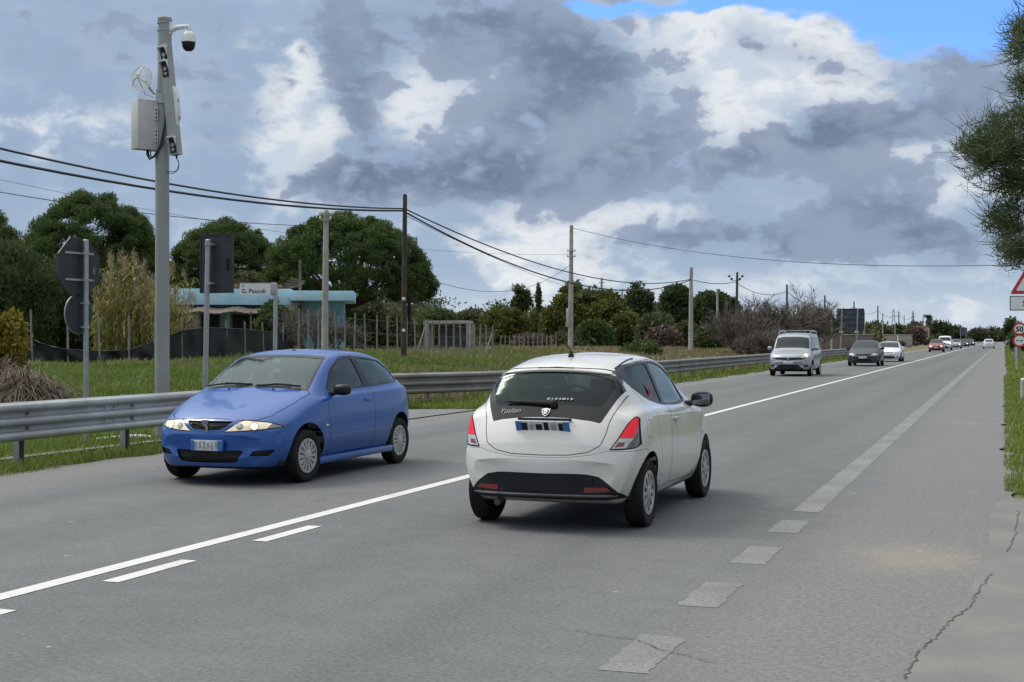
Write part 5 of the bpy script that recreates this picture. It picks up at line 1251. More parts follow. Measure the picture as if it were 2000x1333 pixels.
class Shell:
    """one side of a lofted body (x from nose to tail, y outwards, z up); panels, glass and lamps are cut out of it and mirrored"""
    def __init__(s, rows, bend_f, bend_r, nx, nr):
        rows = np.array(rows, float); x = rows[:, 0]; L = x[-1]; s.L = L
        xq = np.unique(np.concatenate([np.linspace(0, 1, nx) * L, np.linspace(0, .12, nx // 6) * L, np.linspace(.88, 1, nx // 6) * L]))
        c = [pchip(x, rows[:, k], xq) for k in range(1, 12)]; zb, ws, wm, zm, wb, zbl, wg, zg, wr, zr, zt = c
        Y = np.stack([0 * zb, ws * .82, ws, wm, wb, wg, wr, wr * .58, 0 * zb]); Z = np.stack([zb, zb, zb + .05 * np.minimum(1, (zm - zb) / .15), zm, zbl, zg, zr, zr + (zt - zr) * .74, zt])
        rq = np.linspace(0, 8, nr); u = np.arange(9.)
        Yq = np.array([pchip(u, Y[:, k], rq) for k in range(len(xq))]); Zq = np.array([pchip(u, Z[:, k], rq) for k in range(len(xq))])
        X = np.repeat(xq[:, None], nr, 1); yn = Yq / .84
        X = X + bend_f * np.clip(1 - xq / (.30 * L), 0, 1)[:, None] ** 1.3 * yn ** 2.6 - bend_r * np.clip(1 - (L - xq) / (.26 * L), 0, 1)[:, None] ** 1.3 * yn ** 2.6
        P = np.stack([X, Yq, Zq], -1)
        # blunt nose and tail faces close the loft
        def cap(ring, dx):
            zc = (ring[0, 2] + ring[-1, 2]) / 2; o = []
            for f, g in ((.94, .35), (.6, .8), (.25, 1.), (.01, 1.)):
                q_ = ring.copy(); q_[:, 1] *= f; q_[:, 2] = zc + (ring[:, 2] - zc) * f; q_[:, 0] = ring[-1, 0] * (1 - f) + ring[:, 0] * f + dx * g; o.append(q_)
            return np.array(o)
        P = np.concatenate([cap(P[0], -.012)[::-1], P, cap(P[-1], .012)], 0); xq = P[:, 0, 0]
        # smooth normals of the whole surface
        full = np.concatenate([P, (P * np.array([1, -1, 1]))[:, -2:0:-1]], 1); nn = full.shape[1]
        du = np.gradient(full, axis=0); dv = (np.roll(full, -1, 1) - np.roll(full, 1, 1)); N = np.cross(dv, du); N /= np.linalg.norm(N, axis=2, keepdims=True) + 1e-12
        N = -N[:, :nr]
        ctr = np.array([L / 2, 0, .6]);
        if ((N * (P - ctr)).sum(-1)).mean() < 0: N = -N
        N[:3] = (-1, 0, 0); N[-3:] = (1, 0, 0)
        s.P, s.N = P, N; nxq = len(xq)
        vs = [Vector(p) for p in P.reshape(-1, 3)]; s.nrm = [Vector(p) for p in N.reshape(-1, 3)]
        tri = []
        for i in range(nxq - 1):
            for j in range(nr - 1):
                a, b, c_, d = i * nr + j, (i + 1) * nr + j, (i + 1) * nr + j + 1, i * nr + j + 1
                tri += [(a, b, c_), (a, c_, d)]
        s.tri, s.vs = tri, vs; s.bvh = BVHTree.FromPolygons(vs, tri)
        bm = bmesh.new(); bv = [bm.verts.new(v) for v in vs]
        for i in range(nxq - 1):
            for j in range(nr - 1):
                q_ = [bv[i * nr + j], bv[i * nr + j + 1], bv[(i + 1) * nr + j + 1], bv[(i + 1) * nr + j]]
                try: bm.faces.new(q_)
                except ValueError: pass
        bmesh.ops.remove_doubles(bm, verts=bm.verts, dist=1e-5); bmesh.ops.triangulate(bm, faces=[f for f in bm.faces if len(f.verts) > 4])
        bm.normal_update(); s.bm = bm; s.parts = []
    def normal_at(s, p):
        loc, n, i, d = s.bvh.find_nearest(p)
        if i is None: return Vector((0, 0, 1)), 1.
        a, b, c = s.tri[i]; A, B, C_ = s.vs[a], s.vs[b], s.vs[c]; v0, v1, v2 = B - A, C_ - A, loc - A
        d00, d01, d11, d20, d21 = v0.dot(v0), v0.dot(v1), v1.dot(v1), v2.dot(v0), v2.dot(v1); den = d00 * d11 - d01 * d01
        if abs(den) < 1e-14: return n, d
        v = (d11 * d20 - d01 * d21) / den; w = (d00 * d21 - d01 * d20) / den
        r_ = s.nrm[a] * (1 - v - w) + s.nrm[b] * v + s.nrm[c] * w
        return (r_.normalized() if r_.length > 1e-6 else n), d
    def score(s, poly, axis, cond):
        """cut the outline into the shell"""
        ia, ib = AX[axis]; bm = s.bm; n = len(poly)
        ok = lambda f, c: cond(c, f.normal)
        for k in range(n):
            a, b = Vector(poly[k]), Vector(poly[(k + 1) % n]); d = b - a
            if d.length < 1e-6: continue
            lo = (min(a.x, b.x) - .012, min(a.y, b.y) - .012); hi = (max(a.x, b.x) + .012, max(a.y, b.y) + .012)
            fs = []
            for f in bm.faces:
                v = f.verts; xs = [q_.co[ia] for q_ in v]
                if max(xs) < lo[0] or min(xs) > hi[0]: continue
                ys = [q_.co[ib] for q_ in v]
                if max(ys) < lo[1] or min(ys) > hi[1]: continue
                if ok(f, f.calc_center_median()): fs.append(f)
            if not fs: continue
            co = [0, 0, 0]; no = [0, 0, 0]; co[ia], co[ib] = a; no[ia], no[ib] = d.y, -d.x
            geom = list({*fs, *(e for f in fs for e in f.edges), *(v for f in fs for v in f.verts)})
            bmesh.ops.bisect_plane(bm, geom=geom, dist=1e-5, plane_co=co, plane_no=no)
        bm.normal_update()
    def take(s, poly, axis, cond, name=None, mat=None, off=0., parent=None):
        """cut an outline and lift out what lies inside it; name None throws it away"""
        poly = [tuple(map(float, p)) for p in poly]; s.score(poly, axis, cond)
        ia, ib = AX[axis]; bm = s.bm; ok = lambda f, c: cond(c, f.normal)
        ins = []
        bx = [p[0] for p in poly]; by = [p[1] for p in poly]
        for f in bm.faces:
            c = f.calc_center_median()
            if min(bx) <= c[ia] <= max(bx) and min(by) <= c[ib] <= max(by) and ok(f, c) and inpoly((c[ia], c[ib]), poly): ins.append(f)
        if name and ins:
            idx = {}; V, F = [], []
            for f in ins:
                q_ = []
                for v in f.verts:
                    if v.index not in idx or True:
                        k = idx.setdefault(v, len(V))
                        if k == len(V): V.append(v.co.copy())
                    q_.append(idx[v])
                F.append(q_)
            s.parts.append([name, mat, V, F, off, parent])
        bmesh.ops.delete(bm, geom=ins, context='FACES')
    def panel(s, poly, axis, cond, name, mat, gap, gmat, gname, off=0., goff=-.004, parent=None, gparent=None):
        """an opening part with its joint or seal: inner outline = the part, the strip round it = the joint"""
        s.take(grow_poly(poly, -gap), axis, cond, name, mat, off, parent); s.take(poly, axis, cond, gname, gmat, goff, gparent)
    def finish(s, root, x0, paint, body='body', lining=False):
        """mesh every piece, mirrored: pieces that touch the middle become one object, side pieces a left and a right one"""
        V, F, idx = [], [], {}
        for f in s.bm.faces:
            q_ = []
            for v in f.verts:
                k = idx.setdefault(v, len(V))
                if k == len(V): V.append(v.co.copy())
                q_.append(k)
            F.append(q_)
        s.bm.free(); made = {}
        if lining:                                               # pale grey trim on the inside of the shell
            LV, LF = [], []
            for nm, V_, F_ in [('b', V, F)] + [(q_[0], q_[2], q_[3]) for q_ in s.parts if q_[0] in ('door', 'front_door', 'rear_door', 'tailgate', 'window_trim', 'rear_window_surround')]:
                if nm == 'b': F_ = [f for f in F_ if sum(V_[i].z for i in f) / len(f) > .45 and 1.2 < sum(V_[i].x for i in f) / len(f)]
                n0 = len(LV); LV += [v - s.normal_at(v)[0] * .016 for v in V_]; LF += [[i + n0 for i in reversed(f)] for f in F_]
            n0 = len(LV); LL = [(v.y, x0 - v.x, v.z) for v in LV] + [(-v.y, x0 - v.x, v.z) for v in LV]
            me = bpy.data.meshes.new('cabin_lining'); me.from_pydata(LL, [], LF + [[i + n0 for i in reversed(f)] for f in LF]); bm_ = bmesh.new(); bm_.from_mesh(me); bmesh.ops.delete(bm_, geom=[v for v in bm_.verts if not v.link_faces], context='VERTS'); bm_.to_mesh(me); bm_.free(); me.shade_smooth(); link('cabin_lining', me, M['cabin'], root)
        for name, mat, V, F, off, parent in [[body, paint, V, F, 0., None]] + s.parts:
            ns = []
            for v in V:
                n, d = s.normal_at(v); ns.append(n)
            mid = any(v.y < .004 for v in V)
            W = [v + n * off for v, n in zip(V, ns)]
            for side in ((0,) if mid else (1, -1)):
                if side == 0:
                    m_ = {}; VV, NN = list(W), list(ns); mp = []
                    for k, v in enumerate(W):
                        if abs(v.y) < 1e-4: mp.append(k)
                        else: mp.append(len(VV)); VV.append(Vector((v.x, -v.y, v.z))); NN.append(Vector((ns[k].x, -ns[k].y, ns[k].z)))
                    FF = F + [[mp[i] for i in reversed(f)] for f in F]
                else: VV = [Vector((v.x, v.y * side, v.z)) for v in W]; NN = [Vector((n.x, n.y * side, n.z)) for n in ns]; FF = F if side == 1 else [list(reversed(f)) for f in F]
                VL = [(v.y, x0 - v.x, v.z) for v in VV]; NL = [(n.y, -n.x, n.z) for n in NN]
                me = bpy.data.meshes.new(name); me.from_pydata(VL, [], FF); me.materials.append(mat); me.shade_smooth()
                # outward faces
                a = sum((Vector(NL[p.vertices[0]]).dot(p.normal)) for p in me.polygons)
                if a < 0: me.flip_normals()
                nl = []
                for p in me.polygons:
                    for li in p.loop_indices:
                        n = Vector(NL[me.loops[li].vertex_index]); nl.append(n if n.dot(p.normal) > .35 else p.normal.copy())
                me.normals_split_custom_set(nl)
                par = made.get((parent, side)) or made.get((parent, 0)) or root if parent else root
                o = link(name, me, None, par); made.setdefault((name, side), o)
        return made
def scale_rows(rows, sx, sy, sz): return [[v * (sx if k == 0 else sy if k in (2, 3, 5, 7, 9) else sz) for k, v in enumerate(r)] for r in rows]

def wheel(root, x, y, r, w, detail, side, steer=0., spokes=14, rim_r=.66):
    """side: +1 outer face towards +X"""
    e = empty('wheel', (x, y, r), 0); e.parent = root; e.rotation_euler = (0, 0, steer + (0 if side > 0 else math.pi))
    n = 40 if detail else 18; h = w / 2; rr = r * rim_r
    mb = MB(); mb.lathe([(rr, -h * .9), (r * .90, -h), (r * .97, -h * .86), (r, -h * .55), (r, h * .55), (r * .97, h * .86), (r * .90, h), (rr + .012, h * .88), (rr - .004, h * .70), (rr - .01, -h * .5)], n, (0, 0, 0), 'x'); mb.build('tyre', M['rubber'], e, 40)
    mb = MB(); mb.lathe([(rr, h * .78), (rr * .97, h * .86), (rr * .90, h * .66), (rr * .86, h * .35), (0, h * .30)], n, (0, 0, 0), 'x'); rm = mb.build('rim', M['rim'] if not detail else M['rim_dark'], e, 40)
    if detail:
        mb = MB(); mb.lathe([(rr, h * .80), (rr * .985, h * .90), (rr * .86, h * .90), (rr * .84, h * .74)], n, (0, 0, 0), 'x')
        for k in range(spokes):
            a = 2 * math.pi * k / spokes; ca, sa = math.cos(a), math.sin(a); t = Vector((0, -sa, ca)); rd = Vector((0, ca, sa)); ux = Vector((1, 0, 0))
            w0, w1 = rr * .06, rr * .125
            p0, p1 = rd * rr * .26 + ux * h * .88, rd * rr * .90 + ux * h * .84
            mb.add([p0 - t * w0, p0 + t * w0, p1 + t * w1, p1 - t * w1, p0 - t * w0 - ux * .02, p0 + t * w0 - ux * .02, p1 + t * w1 - ux * .02, p1 - t * w1 - ux * .02],
                   [(0, 1, 2, 3), (0, 4, 5, 1), (1, 5, 6, 2), (2, 6, 7, 3), (3, 7, 4, 0)])
        mb.lathe([(rr * .34, h * .72), (rr * .33, h * .90), (rr * .2, h * .98), (0, h * 1.0)], 24, (0, 0, 0), 'x'); mb.build('hubcap', M['rim'], rm, 30)
    return e
M['rim_dark'] = pmat('wheel_backing', (.045, .044, .043), (.03, .03, .03), 7, .6)
def arch_liner(root, x, y_out, r, side, y_in=.42):
    mb = MB(); n = 20; a0, a1 = R(-2), R(182); v = []
    for k in range(n + 1):
        a = a0 + (a1 - a0) * k / n
        for yy in (y_out, y_in): v.append((side * yy, x + r * math.cos(a), max(.22, .29 + r * math.sin(a))))
    f = [(2 * k, 2 * k + 1, 2 * k + 3, 2 * k + 2) for k in range(n)] + [tuple(2 * k + 1 for k in range(n + 1))]
    mb.add(v, f); mb.build('wheel_arch_liner', M['black'], root, 40)
def seat(root, x, y, z, pale=False):
    mb = MB(); mb.box((x, y + .05, z + .08), (.46, .50, .16), bev=.05); mb.box((x, y - .24, z + .40), (.46, .14, .60), Matrix.Rotation(R(-12), 3, 'X'), .06); st = mb.build('seat', M['cabin'], root)
    mb = MB(); mb.box((x, y - .32, z + .80), (.27, .09, .19), Matrix.Rotation(R(-8), 3, 'X'), .04); mb.build('headrest', M['cabin_pale'] if pale else M['cabin'], st)
def cabin(root, fy, ry, zfloor, zdash, w, wheel_side, pale=False):
    """floor, dashboard, steering wheel and seats; fy / ry: where dash and rear bench stand"""
    mb = MB(); mb.box((0, (fy + ry) / 2, zfloor), (w * 2, fy - ry + .5, .06)); mb.build('floor_pan', M['cabin'], root)
    mb = MB(); mb.box((0, fy + .10, zdash - .14), (w * 2 - .02, .62, .26), bev=.09); mb.build('dashboard', M['cabin'], root)
    for s_ in (-1, 1): seat(root, s_ * .36, fy - .95, zfloor + .14, pale)
    mb = MB(); mb.box((0, ry + .25, zfloor + .22), (w * 1.8, .5, .2), bev=.06); mb.box((0, ry - .0, zfloor + .50), (w * 1.8, .15, .56), Matrix.Rotation(R(-14), 3, 'X'), .06); rb = mb.build('rear_bench', M['cabin'], root)
    for s_ in (-1, 1): mb = MB(); mb.box((s_ * .36, ry - .08, zfloor + .84), (.26, .09, .17), bev=.04); mb.build('headrest', M['cabin'], rb)
    rot = Matrix.Rotation(R(65), 3, 'X'); c = Vector((wheel_side * .36, fy - .38, zdash - .02))
    mb = MB(); mb.tube([c + rot @ Vector((.18 * math.cos(a), .18 * math.sin(a), 0)) for a in np.linspace(0, 2 * math.pi, 25)], .016, 6, False); mb.tube([c + rot @ Vector((-.17, 0, 0)), c, c + rot @ Vector((.17, 0, 0))], .018, 6); mb.tube([c, c + Vector((0, .25, -.1))], .03, 6); mb.build('steering_wheel', M['black'], root)
def mirror(root, x, y, z, side, mat, size=(.21, .13, .14), glass_back=True):
    """x outwards, y forwards"""
    mb = MB(); bm = bmesh.new(); bmesh.ops.create_icosphere(bm, subdivisions=3, radius=1)
    v = []
    for q_ in bm.verts:
        c = q_.co; p = Vector((math.copysign(abs(c.x) ** .75, c.x) * size[0] / 2, c.y * size[1] / 2 if c.y > 0 else max(c.y, -.55) * size[1] / 2, math.copysign(abs(c.z) ** .75, c.z) * size[2] / 2)); v.append(p + Vector((side * (x + size[0] * .5), y, z)))
    bm.verts.index_update(); mb.add(v, [[q_.index for q_ in f.verts] for f in bm.faces]); bm.free()
    o = mb.build('door_mirror', mat, root, 50)
    mb = MB(); mb.tube([(side * (x - .06), y + .02, z - .05), (side * (x + .05), y, z - .03)], [.035, .025], 8); mb.build('mirror_foot', M['black'], o)
    mb = MB(); mb.box((side * (x + size[0] * .5), y - size[1] * .29, z), (size[0] * .80, .006, size[2] * .72), bev=.002); mb.build('mirror_glass', M['mirror_face'], o)
def plate(root, c, w, h, nrm_y, tilt=0., smudge=6, dark=False, bw=.11):
    """registration plate with blue ends; its characters are blurred away in the photo"""
    rot = Matrix.Rotation(tilt, 3, 'X')
    mb = MB(); mb.box(c, (w, .012, h), rot, .003); p = mb.build('number_plate', M['plate_white'], root)
    for s_ in (-1, 1):
        mb = MB(); mb.box(Vector(c) + rot @ Vector((s_ * (w / 2 - w * bw / 2), nrm_y * .007, 0)), (w * bw, .006, h * .98), rot); mb.build('plate_band', M['plate_blue'], p)
    r_ = random.Random(smudge)
    if smudge:
        for k in range(smudge):
            x = (-.34 + .68 * k / (smudge - 1)) * w; mb = MB(); mb.box(Vector(c) + rot @ Vector((x, nrm_y * .007, r_.uniform(-.1, .1) * h)), (w * r_.uniform(.07, .13) if dark else w * r_.uniform(.05, .09), .004, h * r_.uniform(.45, .8)), rot)
            mb.build('plate_smudge', M['smudge'] if not dark else (M['smudge'] if k % 3 == 1 else M['trim']), p)
M['lip_grey'] = pmat('dull_grey_plastic', (.075, .077, .08), (.055, .056, .06), 5, .5)
M['smudge'] = pmat('blurred_grey', (.36, .37, .39), (.26, .27, .29), 20, .5)
ANY = lambda c, n: True
SIDE = lambda c, n: c.y > .30 and n.y > .12
OUT = lambda c, n: c.y > .42
FRONT = lambda c, n: n.x < -.05
REAR = lambda c, n: n.x > .05
circle = lambda cx, cz, r, n=30: [(cx + r * math.cos(2 * math.pi * k / n), cz + r * math.sin(2 * math.pi * k / n)) for k in range(n)]
#        x     zb   ws   wm    zm   wb    zbelt wg   zg    wr   zr    zt
HATCH = [[0.00, .30, .50, .600, .42, .580, .50, .52, .525, .40, .545, .555],
         [0.04, .21, .60, .700, .42, .680, .55, .62, .590, .48, .635, .655],
         [0.12, .18, .66, .760, .43, .740, .60, .68, .655, .52, .700, .722],
         [0.40, .17, .72, .812, .45, .790, .70, .72, .770, .55, .822, .845],
         [0.78, .17, .74, .836, .48, .812, .80, .745, .880, .62, .930, .962],
         [0.98, .17, .75, .842, .50, .816, .85, .76, .915, .65, .980, 1.022],
         [1.36, .17, .75, .845, .50, .820, .875, .77, .935, .60, 1.205, 1.250],
         [1.70, .17, .75, .845, .51, .820, .888, .772, .950, .565, 1.352, 1.395],
         [2.10, .17, .75, .845, .52, .820, .898, .772, .962, .555, 1.385, 1.435],
         [2.65, .17, .75, .845, .52, .818, .912, .768, .975, .545, 1.365, 1.425],
         [3.10, .17, .74, .840, .52, .806, .925, .750, .985, .530, 1.290, 1.365],
         [3.40, .18, .71, .818, .52, .780, .930, .715, .985, .525, 1.120, 1.200],
         [3.60, .20, .66, .775, .52, .735, .890, .670, .930, .520, .965, 1.010],
         [3.69, .24, .60, .705, .52, .670, .760, .600, .790, .480, .815, .840],
         [3.72, .30, .52, .610, .50, .580, .620, .520, .640, .400, .655, .670]]
GW = 'cars on the road'
def blue_car():
    root = empty('parked_car', (-8.23, 15.14, 0), math.pi, 'bright blue three door hatchback with lit headlamps coming towards us', 'car', GW); root.name = 'hatchback_car'; root.scale = (1.045, 1.05, 1.035)
    sh = Shell(HATCH, .30, .22, 92, 57); p = M['p_blue']; x0 = (.72 + 3.10) / 2; T = M['trim']
    for cx in (.72, 3.10): sh.take(circle(cx, .305, .345), 'y', OUT)
    # glasshouse
    outer = smooth_poly([(1.215, .955), (2.30, .985), (3.30, 1.018), (3.16, 1.19), (2.95, 1.30), (2.3, 1.352), (1.86, 1.340), (1.55, 1.235)], .12, 2)
    f_win = smooth_poly([(1.285, .975), (2.205, 1.00), (2.135, 1.330), (1.88, 1.322), (1.575, 1.215)], .08, 2)
    r_win = smooth_poly([(2.345, 1.005), (3.245, 1.035), (3.12, 1.185), (2.93, 1.282), (2.275, 1.335)], .09, 2)
    sh.take(f_win, 'y', SIDE, 'door_window', M['glass'], -.006); sh.take(r_win, 'y', SIDE, 'quarter_window', M['glass'], -.006); sh.take(outer, 'y', SIDE, 'window_trim', T, .001)
    FW = lambda c, n: n.x < -.1 and c.x < 2.
    ws = smooth_poly([(-.1, 1.012), (.40, 1.003), (.655, .975), (.60, 1.20), (.545, 1.352), (.30, 1.372), (-.1, 1.378)], .06, 2)
    sh.panel(ws, 'x', FW, 'windscreen', M['glass'], .026, T, 'windscreen_seal', -.003, .0)
    RW = lambda c, n: n.x > .15 and c.x > 2.8
    sh.panel(smooth_poly([(-.1, 1.02), (.56, 1.02), (.54, 1.18), (.50, 1.30), (-.1, 1.33)], .1, 2), 'x', RW, 'rear_window', M['glass_dark'], .02, T, 'rear_window_seal', -.002)
    # front end
    hl = smooth_poly([(.175, .568), (.40, .580), (.62, .600), (.78, .622), (.62, .682), (.365, .706)], .10, 2)
    sh.score(grow_poly(hl, -.012), 'x', FRONT)
    sh.take([(.60, .585), (.80, .585), (.80, .69), (.66, .69)], 'x', lambda c, n: n.x < -.05 and inpoly((c.y, c.z), grow_poly(hl, -.012)), 'indicator', M['indicator'], .002)
    sh.panel(hl, 'x', FRONT, 'headlight', M['headlight_on'], .012, M['trim'], 'headlight_seal', .001, .0)
    gr = smooth_poly([(-.1, .702), (.315, .700), (.26, .645), (.165, .578), (-.1, .572)], .08, 2)
    sh.take(grow_poly(gr, -.016), 'x', FRONT, 'grille', M['trim'], -.03); sh.take(gr, 'x', FRONT, 'grille_surround', M['p_blue'], .004)
    sh.take(smooth_poly([(-.1, .372), (.41, .385), (.33, .255), (-.1, .245)], .08, 2), 'x', FRONT, 'lower_grille', M['black'], -.025)
    sh.take(smooth_poly([(.50, .375), (.70, .392), (.64, .325), (.47, .325)], .1, 2), 'x', FRONT, 'fog_recess', M['black'], -.02)
    sh.take([(-.1, .205), (.80, .205), (.80, .1), (-.1, .1)], 'x', FRONT, 'lower_lip', M['bumper_black'], 0)
    # joints: bonnet, bumper, door
    hood = [(.10, -.1), (.10, .30), (.17, .50), (.30, .60), (.60, .672), (.955, .705), (1.0, .66), (1.0, -.1)]
    UP = lambda c, n: n.z > .3 and c.x < 1.02
    sh.panel(hood, 'z', UP, 'bonnet', p, .008, M['seam'], 'bonnet_joint', 0, -.008)
    door = smooth_poly([(1.165, .30), (1.165, .90), (1.26, .975), (1.58, 1.24), (1.86, 1.350), (2.22, 1.358), (2.31, .985), (2.34, .60), (2.30, .27), (1.20, .25)], .05, 1)
    sh.panel(door, 'y', SIDE, 'door', p, .007, M['seam'], 'door_joint', 0, -.008)
    sh.panel([(3.50, .30), (3.70, .30), (3.70, .62), (3.38, .60), (3.44, .45)], 'y', lambda c, n: c.x > 3.3, 'rear_bumper', p, .004, M['seam'], 'bumper_joint', 0, -.004)
    sh.panel(smooth_poly([(.64, .66), (.76, .66), (.72, .92), (.62, .92)], .1, 1), 'x', REAR, 'tail_light', M['tail_red'], .006, T, 'tail_light_seal')
    sh.finish(root, x0, p, lining=True)
    Y = lambda x: x0 - x
    for e in (-1, 1):                                                     # lamp units behind the lens
        for yv, z, r_, mt in ((.50, .635, .040, 'lamp_warm'), (.36, .632, .030, 'headlight')):
            loc = sh.bvh.ray_cast(Vector((-3, yv, z)), Vector((1, 0, 0)))[0]; n = sh.normal_at(loc)[0]; d_ = Vector((e * n.y, -n.x, n.z)); rt = d_.to_track_quat('Y', 'Z').to_matrix()
            mb = MB(); mb.lathe([(r_, 0), (r_ * .9, .004), (r_ * .5, .007), (0, .008)], 18, Vector((e * loc.y, Y(loc.x), loc.z)) + d_ * .001, 'y', rt); lu = mb.build('lamp_unit', M[mt], root)
            mb = MB(); mb.lathe([(r_ * 1.22, 0), (r_ * 1.2, .004), (r_ * 1.02, .004)], 18, Vector((e * loc.y, Y(loc.x), loc.z)) + d_ * .001, 'y', rt); mb.build('lamp_ring', M['indicator'], lu)
    # shield grille bar
    mb = MB(); mb.prism([(-.034, .702), (.034, .702), (.036, .668), (.02, .642), (0, .63), (-.02, .642), (-.036, .668)], (0, Y(-.004), 0), (1, 0, 0), (0, 0, 1), (0, .03, 0)); bd = mb.build('grille_badge', M['chrome'], root)
    mb = MB(); mb.lathe([(.017, 0), (.017, .004), (0, .006)], 16, (0, Y(-.034), .672), 'y'); mb.build('badge_disc', M['plate_blue'], bd)
    mb = MB(); mb.prism([(-.02, .645), (.02, .645), (.009, .575), (-.009, .575)], (0, Y(.03), 0), (1, 0, 0), (0, 0, 1), (0, .03, 0)); mb.build('grille_bar', M['chrome'], root)
    for e in (-1, 1):                                                     # honeycomb slats
        for k in range(6):
            z = .594 + k * .018; w = .02 + (.15 + (z - .578) * 1.05)
            mb = MB(); mb.box((e * (w / 2 + .02), Y(.052 + (w / 2) ** 2 * .4), z), (w - .04, .008, .005), Matrix.Rotation(e * -.22, 3, 'Z')); mb.build('grille_slat', M['bumper_black'], root)
    for k in range(4): mb = MB(); mb.tube([(x_, Y(.03 + .30 * (abs(x_) / .84) ** 2.6), .27 + k * .03) for x_ in np.linspace(-.36, .36, 9)], .006, 5); mb.build('grille_slat', M['bumper_black'], root)
    plate(root, (-.01, Y(-.020), .432), .36, .11, 1, R(-4), 6)
    mb = MB(); mb.box((-.01, Y(-.006), .432), (.40, .02, .12), bev=.01); mb.build('plate_holder', p, root)
    mirror(root, .80, Y(1.34), .985, -1, M['black'], (.21, .12, .13))
    for e in (-1, 1):
        arch_liner(root, Y(.72), .72, .343, e); arch_liner(root, Y(3.10), .76, .343, e)
        wheel(root, e * .735, Y(.72), .288, .165, True, e, R(-3)); wheel(root, e * .735, Y(3.10), .288, .165, True, e)
        mb = MB(); mb.box((e * .846, Y(1.10), .60), (.012, .07, .022), bev=.005); mb.build('side_repeater', M['headlight'], root)
        mb = MB(); mb.box((e * .827, Y(2.16), .84), (.03, .17, .045), bev=.014); mb.build('door_handle', p, root)
        mb = MB(); mb.box((e * .80, Y(1.9), .215), (.07, 1.9, .08), bev=.02); mb.build('sill', p, root)
    mb = MB(); mb.box((0, Y(1.9), .235), (1.44, 3.2, .05)); mb.build('underbody', M['black'], root)
    # wipers
    for a, b in (((-.62, .97, 1.018), (-.06, 1.03, 1.045)), ((.02, .965, 1.03), (.56, 1.01, 1.03))):
        a = Vector((-a[0], Y(a[1]), a[2])); b = Vector((-b[0], Y(b[1]), b[2])); mb = MB(); mb.tube([b, a.lerp(b, .5) + Vector((0, .02, .025)), a], [.014, .012, .007], 5); mb.tube([a + Vector((0, -.03, .012)), a.lerp(b, .75) + Vector((0, -.03, .02))], .009, 5); mb.build('windscreen_wiper', M['black'], root)
    for e in (-.28, .28): mb = MB(); mb.box((e, Y(.90), 1.0), (.03, .02, .012), bev=.004); mb.build('washer_jet', M['black'], root)
    mb = MB(); mb.tube([(0, Y(1.86), 1.405), (0, Y(1.90), 1.425)], [.02, .012], 8); mb.tube([(0, Y(1.88), 1.42), (0, Y(2.02), 1.50)], .004, 5); mb.build('roof_aerial', M['black'], root)
    cabin(root, Y(1.30), Y(2.95), .34, .99, .66, -1, True)
    mb = MB(); mb.tube([(0, Y(1.58), 1.30), (0, Y(1.60), 1.27)], .012, 6); mb.box((0, Y(1.60), 1.245), (.22, .02, .06), bev=.01); mb.build('rear_view_mirror', M['black'], root)
M['seam'] = pmat('panel_joint', (.006, .006, .007), (.01, .01, .011), 9, .8)
blue_car()

SUPER = [[0.00, .32, .48, .600, .45, .580, .55, .52, .575, .40, .595, .605],
         [0.05, .22, .60, .700, .45, .690, .62, .63, .665, .48, .715, .735],
         [0.14, .20, .66, .765, .46, .745, .68, .69, .740, .54, .795, .815],
         [0.45, .19, .71, .810, .48, .785, .78, .72, .850, .58, .895, .925],
         [0.80, .19, .73, .828, .50, .802, .88, .735, .945, .62, .985, 1.015],
         [1.00, .19, .74, .832, .52, .806, .92, .75, .985, .645, 1.04, 1.075],
         [1.36, .19, .74, .834, .54, .808, .945, .762, 1.01, .60, 1.245, 1.290],
         [1.74, .19, .74, .834, .56, .808, .955, .765, 1.03, .565, 1.415, 1.460],
         [2.20, .19, .74, .836, .58, .810, .965, .765, 1.045, .555, 1.462, 1.518],
         [2.70, .19, .74, .840, .62, .818, .980, .765, 1.060, .548, 1.445, 1.506],
         [3.10, .20, .74, .843, .66, .822, .990, .755, 1.075, .545, 1.395, 1.462],
         [3.38, .21, .73, .838, .68, .812, .985, .735, 1.080, .560, 1.330, 1.392],
         [3.50, .22, .72, .830, .68, .800, .975, .710, 1.060, .590, 1.200, 1.262],
         [3.64, .24, .70, .812, .66, .775, .935, .690, 1.000, .600, 1.020, 1.060],
         [3.74, .27, .68, .790, .62, .750, .800, .690, .850, .600, .865, .895],
         [3.82, .29, .66, .750, .56, .715, .655, .640, .685, .540, .700, .715],
         [3.842, .33, .60, .680, .50, .650, .590, .560, .610, .460, .620, .630]]
